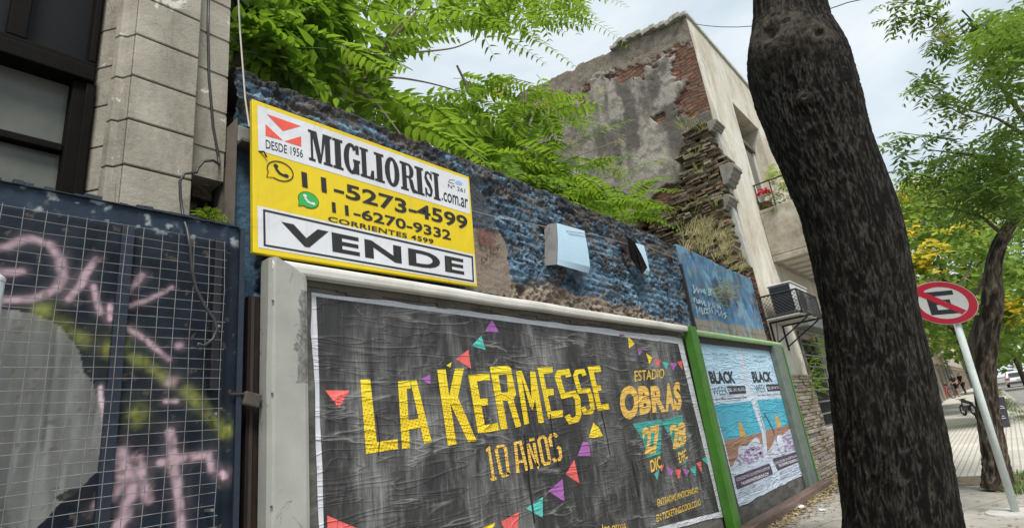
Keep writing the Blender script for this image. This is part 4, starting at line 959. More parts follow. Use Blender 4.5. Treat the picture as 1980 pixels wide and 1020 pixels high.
def bposter(Q, sky_, sea, sand, foam, pur, bot, ban, bt1, bt2, black, week, tag, tagt, small, logo, lines, lineq, seed, lab):
    pst = obj('poster', psheet(Q, yb, seed, 1.0, 50, 50), mPap, gh, label=lab)
    def pt(name, pl, m_, k): obj(name, G().poly([bl(k)(p) for p in pl]), m_, pst)
    pt('sky_print', sky_, mSkyP, 0); pt('sea_print', sea, mSea, .3); pt('sand_print', sand, mSand, .5); pt('foam_print', foam, mFoam, .9)
    g = G(); rs = random.Random(seed*7)
    for c in pur: 
        for _ in range(6):
            x, y = c[0]+rs.uniform(-9, 9), c[1]+rs.uniform(-7, 7); r = rs.uniform(1.2, 3.6)
            g.poly([bl(1.2+.02*_)((x+r*1.5*math.cos(a)*rs.uniform(.6, 1.2), y+r*math.sin(a)*rs.uniform(.6, 1.2))) for a in np.linspace(0, 6.28, 9)[:-1]])
    obj('shell_print', g, mPurp, pst)
    pt('bottle_print', bot, mBot, 1.2); pt('banner', ban, mDkP, 1.3)
    word('banner_lettering', 'CONOCE MAS DE NUESTROS HOTELES', bt1, bl(1.6), mLet, pst); word('banner_lettering', 'PALLADIUMHOTELGROUP.COM', bt2, bl(1.6), mLet, pst, .02); word('date_lettering', 'DEL 13/11 AL 3/12', tagt, bl(1.9), mLet, pst, .01)
    obj('date_tag', G().poly([bl(1.4)(p) for p in tag]), mInk, pst); word('black_lettering', 'BLACK', black, bl(1.4), mInk, pst, .05)
    word('week_lettering', 'WEEK', week, bl(1.4), mInk, pst, -.008); word('places_lettering', 'Brasil - México - República Dominicana - Jamaica', small, bl(1.4), mInk, pst, .012)
    word('logo_lettering', 'PALLADIUM', logo, bl(1.4), mInkP, pst, -.004); g = G()
    a, b = np.array(logo[3]), np.array(logo[2]); g.ribbon([a+[0, 3], (a+b)/2+[0, 4.5], b+[0, 3]], .7, bl(1.4)); g.ribbon([a+[0, 6], (a+b)/2+[0, 7.5], b+[0, 6]], .6, bl(1.4))
    obj('logo_rule', g, mInkP, pst)
    word('fine_print', lines, lineq, bl(1.4), mInkP, pst)
    return pst
tx = 'promocion valida para reservas realizadas\nsujeto a disponibilidad y cambios sin aviso\nno acumulable con otras promociones vigentes\ncupos limitados por habitacion y fecha'
bposter(Q1, Z5([(14, 115), (480, 165), (605, 758), (180, 800)]), Z5([(200, 900), (652, 862)])+Z6b([(430, 256), (95, 330)]), Z6b([(95, 329), (430, 256), (446, 380), (440, 480), (165, 560), (150, 560)]),
        Z6b([(158, 572), (205, 490), (215, 485), (222, 400), (232, 375), (300, 378), (322, 345), (372, 300), (408, 312), (415, 352), (436, 365), (450, 420), (462, 490), (176, 590)]), Z6b([(260, 450), (300, 430), (340, 440), (390, 420), (410, 450), (360, 480), (240, 520), (300, 500)]),
        Z6b([(224, 132), (232, 165), (252, 172), (262, 205), (292, 292), (236, 296), (226, 200)]), Z6b([(184, 650), (490, 534), (505, 540), (531, 620), (525, 630), (220, 765), (208, 758)]), Z6b([(200, 668), (498, 560), (504, 580), (206, 694)]), Z6b([(246, 700), (488, 610), (494, 636), (254, 726)]),
        Z5([(120, 488), (432, 490), (466, 642), (162, 648)]), Z5([(168, 692), (350, 680), (374, 775), (188, 790)]), Z5([(352, 674), (575, 668), (593, 760), (386, 776)]), Z5([(368, 700), (564, 690), (574, 730), (380, 744)]), Z5([(217, 824), (598, 796), (602, 824), (222, 852)]), Z5([(176, 260), (368, 276), (372, 308), (182, 300)]), tx, Z6b([(216, 775), (545, 650), (572, 700), (228, 850)]), 3.0, 'left sheet with its creases running straight')
bposter(Q2, Z5([(530, 168), (938, 218), (1050, 740), (668, 765)]), Z5([(722, 845), (1085, 818)])+Z6b([(722, 180), (466, 238)]), Z6b([(466, 238), (722, 180), (746, 262), (760, 330), (500, 440), (480, 415)]),
        Z6b([(480, 435), (520, 380), (540, 330), (590, 275), (620, 280), (640, 262), (690, 218), (712, 240), (722, 268), (762, 262), (790, 405), (800, 430), (515, 490)]), Z6b([(575, 345), (600, 330), (680, 300), (720, 330), (700, 370), (640, 400), (590, 420), (740, 380)]),
        Z6b([(544, 82), (552, 115), (576, 98), (608, 200), (572, 216), (556, 160)]), Z6b([(530, 500), (535, 490), (770, 418), (785, 425), (803, 492), (795, 505), (590, 592), (572, 594)]), Z6b([(548, 522), (775, 440), (780, 458), (553, 545)]), Z6b([(582, 540), (762, 482), (768, 504), (588, 566)]),
        Z5([(648, 492), (892, 492), (922, 624), (684, 632)]), Z5([(688, 662), (824, 654), (838, 744), (722, 754)]), Z5([(834, 652), (1000, 648), (1023, 730), (856, 740)]), Z5([(850, 680), (992, 672), (1002, 706), (862, 716)]), Z5([(732, 776), (1036, 762), (1040, 784), (738, 800)]), Z5([(676, 294), (832, 300), (836, 330), (682, 330)]), tx, Z6b([(588, 602), (815, 510), (840, 580), (604, 690)]), 5.0, 'right sheet with a round bulge and a dark crease')
# big crease and bubble on the right-hand sheet
g = G(); g.ribbon(Z6b([(450, 78), (490, 150), (530, 225), (545, 270)]), 1.3, bl(2.6)); obj('torn_crease', g, mInk, gh)
pc = PY(Z6b([(602, 370)])[0], yb-.004); g = G(); prof = []
for k in range(7): a = k/6*1.57; prof.append((.16*math.cos(a)+.002, -.022*math.sin(a)))
g.lathe(tuple(pc), prof, 22, 1); s_ = obj('paper_bulge', g, mFoam, gh, smooth=True)
# foot beam shared along the bottom
Zr = lambda pl: zz(4.636, 1380, 780, pl)
fz1 = float(PY((1600, 918), 2.92)[2]); fx1 = float(PY((1601, 922), 2.86)[0])
mBeam = NT('brown_beam'); nn = mBeam.noise((1.5, 8, 8), 6, .7); mBeam = mBeam.fin(mBeam.ramp(nn, [(.3, (.075, .05, .042)), (.6, (.15, .105, .09)), (.8, (.21, .16, .14))]), .75, .3, mBeam.bump(nn, .4, .01))
xm = float(PY((1487, 980), 2.86)[0])
g = G().box(bxr-.6, xm, 2.80, 2.99, .002, .115).box(xm+.012, fx1, 2.81, 2.99, .002, .105)
obj('foot_beam', g, mBeam, gh, bevel=.012)
obj('bottom_ledge', G().box(bx0, bxr-.61, 2.88, 3.06, .0, .16), m_paint('ledge_grey', (.20, .195, .18), .85, .4, 6, .4), hoard, bevel=.01)
# ================================================================== CREAM BUILDING with the ruined party wall
yB = 3.2
BQ = lambda p: PY(p, yB)
cx = float(BQ((1326, 30))[0]); cz = float(BQ((1326, 30))[2]); bxe = 34.0
bld = thing('ruined_building', 'cream two storey building with crumbling brick party wall and a balcony', 'building', (cx, yB, 0))
t = NT('cream_render'); n = t.noise((.5, .5, .35), 6, .6); n2 = t.noise((2.2, 2.2, .8), 7, .72, .8); n3 = t.noise((8, 8, 5), 6, .7)
col = t.ramp(n, [(.32, (.40, .36, .285)), (.5, (.53, .495, .42)), (.68, (.61, .60, .55))])
col = t.mix(t.ramp(n2, [(.50, 0.0), (.66, .8)]), col, (.34, .29, .22)); col = t.mix(t.ramp(t.noise((1.6, 1.6, .7), 7, .72, .6), [(.52, 0.0), (.62, .7)]), col, (.66, .65, .60)); col = t.mix(t.ramp(t.noise((14, 14, 9), 5, .75), [(.60, 0.0), (.70, .55)]), col, (.26, .23, .18)); col = t.mix(t.ramp(n3, [(.60, 0.0), (.70, .5)]), col, (.74, .73, .69)); col = t.mix(t.ramp(n3, [(.30, .5), (.38, 0.0)]), col, (.27, .23, .18))
mCream = t.fin(col, .9, .2, t.bump(n3, .4, .02))
# front wall as strips round the opening: window at px 1416..1465
wl = float(BQ((1416, 199))[0]); wr = float(BQ((1466, 248))[0]); wt = (float(BQ((1416, 199))[2])+float(BQ((1466, 248))[2]))/2; wb = float(BQ((1450, 352))[2])-.35
lw0 = float(BQ((1541, 645))[0]); lw1 = lw0+3.2; lwt = float(BQ((1541, 640))[2]); lwb = float(BQ((1583, 832))[2])
yI2 = yB+.45
g = G()
g.box(cx, wl, yB, yI2, 0, cz).box(wl, wr, yB, yI2, wt, cz).box(wl, wr, yB, yI2, lwt, wb).box(wr, bxe, yB, yI2, lwt, cz).box(wl, lw0, yB, yI2, 0, lwt-.001).box(lw0, lw1, yB, yI2, 0, lwb).box(lw1, bxe, yB, yI2, 0, lwt-.001)
obj('front_wall', g, mCream, bld)
g = G()
x = cx-.04; rs = random.Random(4)
while x < bxe:
    w = rs.uniform(.7, 1.6); g.box(x, min(x+w, bxe)-.01, yB-.05, yB+.5, cz+.002, cz+.13+rs.uniform(-.015, .015)); x += w
obj('parapet_cap', g, m_paint('cap_mortar', (.50, .52, .48), .9, .4, 4, .5), bld, bevel=.015)
obj('upper_block', G().box(cx+3.2, cx+5.2, yB+1.2, yB+3, cz+.14, cz+.75).box(cx+9, cx+12, yB+.6, yB+3, cz+.14, cz+1.2), mCream, bld)
# upper window: deep reveal, roller shutter half in view
mShut = m_paint('shutter_grey', (.42, .41, .36), .6, .3, 6, .2)
uw = obj('window', G().box(wl, wr, yI2+.001, yI2+.06, wb, wt), m_plain('dark_recess', (.05, .045, .04), .8), bld)
g = G(); zz0 = wt-.75
for k in range(40):
    z = zz0-k*.062
    if z < wb: break
    g.obox(((wl+wr)/2+.25, yI2-.10, z), ((wr-wl)/2-.32, 0, 0), (0, .018, .02), (0, -.004, .012))
obj('shutter', g, mShut, uw)
obj('shutter_frame', G().box(wr-.10, wr-.02, yI2-.16, yI2-.0, wb, zz0+.06).box(wl+.02, wl+.06, yI2-.16, yI2, wb, zz0+.06), m_plain('frame_pale', (.55, .53, .47), .7), uw)
obj('shutter_box', G().box(wl+.01, wr-.01, yI2-.2, yI2-.002, zz0+.061, zz0+.19), m_paint('box_brown', (.12, .10, .08), .8, .4), uw)
# balcony: solid parapet seen from the side
bxL = float(BQ((1466, 410))[0])+.1; q1 = PX((1466, 408), bxL); q2 = PX((1486, 503), bxL); q3 = PX((1567, 496), bxL)
bz0, bz1 = float((q2[2]+q3[2])/2), float(q1[2]); by = float(q3[1])-.35
t = NT('balcony_render'); n = t.noise(2.2, 7, .7); n2 = t.noise((6, 6, 2), 6, .7)
col = t.ramp(n, [(.3, (.20, .175, .14)), (.5, (.36, .325, .265)), (.7, (.50, .47, .40))]); col = t.mix(t.ramp(n2, [(.55, 0.0), (.7, .6)]), col, (.14, .125, .10)); mBal = t.fin(col, .92, .2, t.bump(n2, .5, .015))
balc = obj('balcony', G().box(bxL, bxL+6, by, yB-.001, bz0, bz0+.16).box(bxL-.0, bxL+.14, by, yB-.002, bz0+.161, bz1).box(bxL+.141, bxL+6, by, by+.14, bz0+.161, bz1), mBal, bld, bevel=.02)
q1 = PX((1450, 354), bxL); q4 = PX((1522, 339), bxL); rz = float((q1[2]+q4[2])/2)
g = G(); g.tube([(bxL+.07, yB, rz), (bxL+.07, by+.05, rz), (bxL+6, by+.05, rz)], .022, 8)
for y in np.linspace(yB-.03, by+.05, 4): g.tube([(bxL+.07, y, bz1-.02), (bxL+.07, y, rz)], .014, 6)
for x in np.arange(bxL+1, bxL+6, 1.0): g.tube([(x, by+.05, bz1-.02), (x, by+.05, rz)], .014, 6)
obj('railing', g, m_plain('railing_iron', (.06, .055, .05), .6), balc)
g = G()
for k in range(9): g.box(bxL+.2+.6*k, bxL+.55+.6*k, by+.2, yB-.15, bz0-.012, bz0-.002)
obj('soffit_patch', g, m_paint('soffit_paint', (.55, .50, .42), .9, .4, 6, .5), balc)
# lower window with horizontal bars and stone cladding round it
mIron = m_plain('black_iron', (.03, .03, .032), .5)
lwn = obj('window', G().box(lw0, lw1, yI2-.06, yI2, lwb, lwt-.002), m_plain('black_glass', (.02, .022, .024), .15), bld)
g = G(); nb = 9
for k in range(nb): z = lwb+.04+(lwt-lwb-.1)*k/(nb-1); g.box(lw0-.06, lw1+.05, yB-.075, yB-.055, z, z+.035)
for x in (lw0-.05, lw0+.5*(lw1-lw0), lw1): g.box(x, x+.05, yB-.054, yB-.02, lwb-.05, lwt)
obj('window_bars', g, m_plain('bar_grey', (.14, .14, .14), .5), lwn)
g = G()
for k in range(40):
    z = lwb+.05+k*.055
    if z < lwt-.1: g.tube([(lw0, yI2-.12, z), (lw1, yI2-.12, z)], .004, 4)
for k in range(60): g.tube([(lw0+k*.055, yI2-.125, lwb), (lw0+k*.055, yI2-.125, lwt-.05)], .004, 4)
obj('wire_screen', g, mIron, lwn)
aw = obj('shutter_hood', G().box(lw0-.25, lw1+.3, yB-.35, yB-.001, lwt+.05, lwt+.32), m_paint('hood_grey', (.17, .185, .185), .6, .4, 7, .3), bld, bevel=.01)
mStoneC = m_island('stone_strips', [(.34, .27, .19), (.22, .18, .14), (.42, .36, .28), (.27, .20, .13), (.46, .42, .36), (.30, .27, .24)], .9, .6, 30)
g = G(); rs = random.Random(12); z = .02; zst = float(BQ((1540, 727))[2])
while z < zst:
    h = rs.uniform(.045, .085); x = cx+.02
    while x < cx+9:
        w = rs.uniform(.18, .55); xx = min(x+w, cx+9)
        if not (x < lw1+.08 and xx > lw0-.12 and z+h > lwb-.06):
            g.box(x, xx-.012, yB-.05-rs.uniform(0, .05), yB+.01, z, z+h-.010)
        elif x < lw0-.2:
            g.box(x, lw0-.13, yB-.05-rs.uniform(0, .05), yB+.01, z, z+h-.010)
        x = xx
    z += h
obj('stone_cladding', g, mStoneC, bld, bevel=.006)
# ---- party wall (faces the empty lot): plaster coming off old brick
nx, nz = 210, 260
yb1 = 9.0
tp = [PX(p, cx) for p in [(1326, 34), (1290, 52), (1265, 62), (1210, 82), (1160, 112), (1120, 128), (1085, 146), (1062, 156), (1020, 178)]]
ty = [q[1] for q in tp]; tz = [q[2] for q in tp]
ys = np.linspace(yB+.002, yb1, nx); Y, U = np.meshgrid(ys, np.linspace(0, 1, nz), indexing='ij')
TOP = np.interp(Y, ty, tz)+.05*fbm(np.stack([Y*2.6, Y*0, Y*0], -1), 3)+.04*np.round(fbm(np.stack([Y*4, Y*0+4, Y*0], -1), 2)*2)
Z = 2.6+(TOP-2.6)*U; P = np.stack([Y*0, Y, Z], -1)
XQ = lambda pl: [tuple(PX(p, cx)[[1, 2]]) for p in pl]
w1 = fbm(P*2.2, 5, .55); w2 = fbm(P*9+4, 4, .6); Yj, Zj = Y+.16*w1+.05*w2, Z+.22*fbm(P*1.9+8, 5)
br = np.zeros(Y.shape)
br = np.maximum(br, sstep(.98, .86, (TOP-Z)+1.1*w1+.12*w2))*(1-.0)
corner = sstep(.58, .50, (Y-yB)+.5*w1+.1*w2)*((Z > PX((1350, 225), cx)[2]))
br = np.maximum(br, corner)
for pl in ([(1175, 130), (1240, 120), (1240, 140), (1205, 165), (1195, 150)], [(1262, 226), (1290, 219), (1290, 232), (1275, 240)], [(1290, 360), (1320, 355), (1330, 420), (1240, 440), (1230, 410)]):
    br = np.maximum(br, inpoly(Yj*.6+Y*.4, Zj*.5+Z*.5, XQ(pl)).astype(float))
br = np.maximum(br, sstep(.6, 1.0, (PX((1300, 400), cx)[2]-Z)*.8+w1))
cap = sstep(.62, .52, TOP-Z+.35*w2+.3*w1)        # crumbly mortar along the top
plaster = np.array([.30, .275, .245])*(1+.30*w1[..., None]+.35*w2[..., None])
st = fbm(P*np.array([1, 1.5, .45])+3, 5, .6); 
def lp(c, mm, d): return c*(1-mm[..., None])+np.array(d)*mm[..., None]
plaster = lp(plaster, sstep(-.02, .3, st)*.85, (.10, .092, .085)); plaster = lp(plaster, sstep(.08, .35, fbm(P*np.array([1, 2.2, 1.2])+33, 5, .6))*.8, (.42, .385, .345)); plaster = lp(plaster, sstep(.1, .3, fbm(P*7+51, 4, .6))*.5, (.13, .115, .10))
capc = np.array([.22, .19, .155])*(1+.5*w2[..., None])
capm = np.maximum(cap, sstep(.9, .8, TOP-Z+.3*w1)*(w2 > .02))
disp = .05*(1-br)*(1)+.012*w2+.02*capm+.02*w1
side = np.clip(br*(1-capm*.85), 0, 1)
C = np.where(capm[..., None] > .4, capc, plaster)
g = G(); g.v = [tuple(q) for q in np.stack([cx-.02-disp, Y, Z], -1).reshape(-1, 3)]
g.f = [(i*nz+j, i*nz+j+1, (i+1)*nz+j+1, (i+1)*nz+j) for i in range(nx-1) for j in range(nz-1)]
o = len(g.v)
for i in range(nx): g.v.append((cx+.30, ys[i], TOP[i, -1]-.03))
g.f += [(i*nz+nz-1, o+i, o+i+1, (i+1)*nz+nz-1) for i in range(nx-1)]
Ca = np.concatenate([np.clip(C, .01, .9).reshape(-1, 3), np.tile([[.14, .12, .1]], (nx, 1))]); Ma = np.concatenate([side.reshape(-1), np.zeros(nx)])
t = NT('plaster_and_brick'); X_, Y_, Z_ = t.sep(); cmb = t.n('CombineXYZ'); t.l(Y_, cmb.inputs[0]); t.l(Z_, cmb.inputs[1])
wob = t.noise(1.5, 3, .5); cmb2 = t.n('VectorMath'); cmb2.operation = 'ADD'; t.l(cmb.outputs[0], cmb2.inputs[0]); sc = t.n('VectorMath'); sc.operation = 'SCALE'; sc.inputs[0].default_value = (.5, .35, 0); t.l(wob, sc.inputs['Scale']); t.l(sc.outputs[0], cmb2.inputs[1])
bk = t.n('TexBrick'); t.l(cmb2.outputs[0], bk.inputs['Vector']); bk.inputs['Scale'].default_value = 1; bk.inputs['Brick Width'].default_value = .29; bk.inputs['Row Height'].default_value = .092; bk.inputs['Mortar Size'].default_value = .017; bk.inputs['Mortar Smooth'].default_value = .3
bk.inputs['Color1'].default_value = (.20, .075, .045, 1); bk.inputs['Color2'].default_value = (.30, .15, .095, 1); bk.inputs['Mortar'].default_value = (.075, .062, .05, 1); bk.inputs['Bias'].default_value = -.1
bcol = t.mix(t.ramp(t.noise(7, 6, .7), [(.42, 0.0), (.62, .85)]), bk.outputs['Color'], (.13, .105, .085))
msk = t.attr('mask'); mf = t.ramp(t.math('ADD', msk, t.math('MULTIPLY', t.math('SUBTRACT', t.noise(11, 5, .7), .5), .5)), [(.45, 0.0), (.55, 1.0)])
col = t.mix(mf, t.mix(1.0, t.attr('paint'), t.ramp(t.noise((28, 28, 28), 5, .75), [(.3, .6), (.7, 1.25)]), 'MULTIPLY'), bcol)
bh = t.math('MULTIPLY', bk.outputs['Fac'], t.math('MULTIPLY', mf, -1.0))
mParty = t.fin(col, .95, .15, t.bump(bh, 1.0, .05, t.bump(t.noise(22, 6, .75), .8, .03)))
obj('party_wall', g, mParty, bld, colors={'paint': Ca, 'mask': np.stack([Ma]*3, 1)}, smooth=True)
obj('party_core', G().box(cx+.0, cx+.28, yI2, yb1, 0, 9.2), mMason, bld)
# weathered coping stones along the ragged crest near the corner
g = G(); rs = random.Random(6)
for k in range(16):
    y = yB+.05+k*.13; z = float(np.interp(y, ty, tz)); g.obox((cx+.05+rs.uniform(-.05, .04), y, z+.02+rs.uniform(-.02, .05)), (.2, .01, 0), (0, .075, rs.uniform(-.02, .02)), (0, 0, .05+rs.uniform(0, .03)))
obj('coping_stone', g, m_paint('coping', (.36, .35, .31), .9, .5, 8, .6, (.14, .13, .1)), bld, bevel=.015)
# ---- stub of the vanished neighbour: courses of eroded brick with the cornice ends still on it
px_ = cx-.38
lp_ = [PX(p, px_) for p in [(1338, 240), (1336, 275), (1322, 300), (1330, 330), (1326, 372), (1300, 392), (1262, 412), (1250, 440), (1255, 470), (1280, 500), (1300, 520)]]
rp_ = [PX(p, px_) for p in [(1372, 236), (1380, 262), (1388, 285), (1398, 296), (1412, 312), (1396, 330), (1402, 350), (1408, 380), (1404, 405), (1418, 440), (1432, 480), (1448, 520)]]
lz = sorted([(q[2], q[1]) for q in lp_]); rz_ = sorted([(q[2], q[1]) for q in rp_])
mPier = m_island('eroded_brick', [(.16, .115, .085), (.12, .10, .075), (.20, .14, .10), (.10, .088, .065), (.24, .15, .10), (.15, .14, .09), (.28, .23, .18), (.19, .16, .12)], .97, 1.0, 26)
pier = thing('brick_stub', 'stub of crumbling brown brick courses with broken cornice ends on the building corner', 'ruin', (cx-.2, yB, 4))
g = G(); rs = random.Random(21); z = max(lz[0][0], rz_[0][0])-.4; zt = min(lz[-1][0], rz_[-1][0])
def rbrick(c, hx, hy, hz):
    e = lambda s: rs.uniform(-s, s); v = []
    for k in (-1, 1):
        for i, j in ((-1, -1), (1, -1), (1, 1), (-1, 1)): v.append((c[0]+i*hx*(1+e(.18)), c[1]+j*hy*(1+e(.14)), c[2]+k*hz*(1+e(.22))+i*e(.008)))
    g.add(v, [(0, 3, 2, 1), (4, 5, 6, 7), (0, 1, 5, 4), (1, 2, 6, 5), (2, 3, 7, 6), (3, 0, 4, 7)])
while z < zt:
    yl_ = float(np.interp(z, [q[0] for q in lz], [q[1] for q in lz])); yr_ = float(np.interp(z, [q[0] for q in rz_], [q[1] for q in rz_]))
    jut = .12*float(fbm(np.array([z*2.2, 1, 1]), 3)); h = .068
    y = yr_+rs.uniform(-.03, .05)
    while y < yl_+rs.uniform(-.05, .12):
        w = rs.uniform(.10, .30)
        if rs.random() < .93: rbrick((px_+.06-jut+rs.uniform(-.025, .03)+.05*float(vnoise(np.array([y*6, z*9, 3]))), y+w/2, z), .22, w/2-.003, h*.50)
        y += w
    z += h
obj('brick_courses', g, mPier, pier, bevel=.012)
obj('rubble_core', G().prism([(px_+.16, q[1]+.10, q[0]) for q in rz_]+[(px_+.16, q[1]-.12, q[0]) for q in lz[::-1]], (.22, 0, 0)), mMason, pier)
mCorn = m_paint('cornice_mortar', (.24, .225, .20), .9, .5, 7, .6, (.08, .075, .065))
def cornice(pix, s, tall):
    q = PX(pix, px_-.1); y, z = float(q[1]), float(q[2])
    pr = [(y+.30*s, z-.5*tall), (y+.16*s, z-.5*tall), (y+.13*s, z-.34*tall), (y+.06*s, z-.30*tall), (y+.05*s, z-.18*tall), (y-.03*s, z-.06*tall), (y-.05*s, z+.08*tall), (y-.12*s, z+.14*tall), (y-.12*s, z+.34*tall), (y+.02*s, z+.46*tall), (y+.30*s, z+.46*tall)]
    obj('cornice_end', G().prism([(px_-.16, a, b) for a, b in pr], (.5, 0, 0)), mCorn, pier, bevel=.01)
cornice((1384, 240), .55, .24); cornice((1416, 332), .75, .46); cornice((1410, 388), .6, .32)
def pil(pl): obj('pilaster_strip', G().prism([PX(p, px_+.1) for p in pl], (.22, 0, 0)), m_paint('pale_pilaster', (.42, .43, .41), .85, .4, 6, .4), pier)
pil([(1376, 245), (1384, 243), (1402, 300), (1390, 288)]); pil([(1396, 345), (1408, 345), (1412, 372), (1402, 374)]); pil([(1404, 402), (1416, 400), (1452, 515), (1438, 500)])

# ================================================================== AIR CONDITIONER in its cage
ax0 = float(PY((1470, 590), yB)[0]); qa = PX((1540, 562), ax0); qb = PX((1477, 614), ax0); qd = PX((1553, 602), ax0)
ay0 = float(qa[1]); az1 = float((PX((1466, 571), ax0)[2]+qa[2])/2); az0 = float((qb[2]+qd[2])/2); ax1 = ax0+1.55
ac = thing('air_conditioner', 'white air conditioner unit with dark grille on the cream wall', 'air conditioner', ((ax0+ax1)/2, (ay0+yB)/2, az0))
ua, ub_ = ay0+.10, float(PX((1493, 590), ax0+.1)[1]); azt = float(PX((1500, 552), ax0+.1)[2])
obj('casing', G().box(ax0+.10, ax1-.15, ua+.0, ub_, az0+.05, azt), m_paint('white_casing', (.62, .63, .62), .45, .2, 5, .05), ac, bevel=.02)
obj('casing_lid', G().box(ax0+.08, ax1-.13, ua-.02, ub_+.02, azt+.002, azt+.03), m_paint('white_lid', (.72, .72, .70), .45, .2), ac, bevel=.01)
gm = obj('grille', G().box(ax0+.085, ax0+.098, ua+.02, ub_-.03, az0+.06, azt-.02), m_plain('navy_coil', (.02, .028, .042), .5), ac)
g = G()
for k in range(30): y = ua+.07+k*(ub_-.03-ua-.08)/30; g.box(ax0+.079, ax0+.084, y, y+.005, az0+.07, azt-.03)
obj('fin', g, m_plain('coil_fin', (.05, .06, .075), .4), gm)
g = G(); g.lathe((ax0+.8, ua-.003, (az0+azt)/2), [(.01, -.012), (.22, -.010), (.24, 0)], 24, 1); obj('fan_guard', g, m_plain('fan_black', (.03, .03, .03), .5), ac)
cage = thing('cage', 'black diamond mesh cage on brackets round the air conditioner', 'cage', (ax0, yB, az0))
g = G()
def bar(a, b, r=.014): g.tube([a, b], r, 4)
for z in (az0, az1):
    bar((ax0, yB, z), (ax0, ay0, z), .018); bar((ax0, ay0, z), (ax1, ay0, z), .018); bar((ax1, ay0, z), (ax1, yB, z), .018)
for x, y in ((ax0, yB-.02), (ax0, ay0), (ax1, ay0), (ax1, yB-.02)): bar((x, y, az0), (x, y, az1), .016)
for x in (ax0+.1, ax0+.6, ax0+1.1): bar((x, ay0, az0-.004), (x, yB, az0-.004))
obj('frame', g, mIron, cage)
g = G()
def diam(o, u, lu, lv):
    s = .075; n = int((lu+lv)/s)+2
    for k in range(n):
        for sg in (0, 1):
            a0 = k*s-lv; pts = []
            a, b = max(0, a0), min(lu, a0+lv)
            if b <= a: continue
            va, vb = (a-a0), (b-a0)
            if sg: va, vb = lv-va, lv-vb
            g.tube([o+u*a+np.array([0, 0, va]), o+u*b+np.array([0, 0, vb])], .0045, 4, False)
diam(np.array([ax0, yB, az0]), np.array([0, -1.0, 0]), yB-ay0, az1-az0); diam(np.array([ax0, ay0, az0]), np.array([1.0, 0, 0]), ax1-ax0, az1-az0)
obj('mesh', g, mIron, cage)
g = G().box(ax0-.02, ax1-.2, ay0+.05, yB-.05, az0-.05, az0-.02); obj('drip_tray', g, m_paint('tray_pale', (.45, .44, .40), .6, .4), cage)
for i, xx in enumerate((ax0+.3, ax0+1.2)):
    p0 = np.array([xx, yB-.01, az0-.07]); g = G(); g.box(xx-.03, xx+.03, yB-.03, yB-.002, az0-.60, az0-.05); g.box(xx-.02, xx+.02, ay0-.1, yB-.031, az0-.085, az0-.052); g.tube([p0+np.array([0, 0, -.45]), np.array([xx, ay0, az0-.09])], .016, 6)
    obj('bracket', g, mIron, cage)
pipe = G().tube([(ax0+.45, yB-.1, az0-.05), (ax0+.42, yB-.08, az0-.25), (ax0+.40, yB-.03, az0-.6)], .018, 7); obj('drain_hose', pipe, m_plain('hose', (.35, .32, .27), .6), ac)
# overhead cables
def wire(name, label, pts, r=.012): obj(name, G().tube(pts, r, 5), m_plain('cable_black', (.03, .03, .03), .5), None, label, 'cable', loc=pts[0])
a, b = PX((1340, 46), cx+.05), PX((1640, 5), 9.0); wire('overhead_cable', 'thin dark cable crossing the sky from the building corner behind the big trunk', [a*(1-k/8)+b*(k/8)+np.array([0, 0, -.25*(1-(2*k/8-1)**2)]) for k in range(9)]+[PX((1790, -28), 9.0)], .008)
# thick black cable down the old house and over the gate
yc = 3.20
cp = [PY(p, 3.33) for p in [(404, -60), (402, 60), (404, 150), (412, 245), (422, 300), (424, 318)]]+[PY(p, 3.2) for p in [(412, 310), (394, 312), (382, 325), (380, 333)]]+[PY(p, 3.17) for p in [(372, 334), (356, 336), (348, 350), (349, 380), (354, 420)]]+[PY(p, 2.96) for p in [(362, 445), (368, 480), (371, 520), (378, 555), (395, 590), (413, 615), (420, 635), (412, 655), (395, 668), (383, 664), (384, 672)]]
obj('power_cable', G().tube(cp, .0085, 7), m_plain('cable_sheath', (.035, .035, .037), .4), None, 'black cable running down the grey house and over the graffiti gate', 'cable', loc=cp[0], smooth=True)
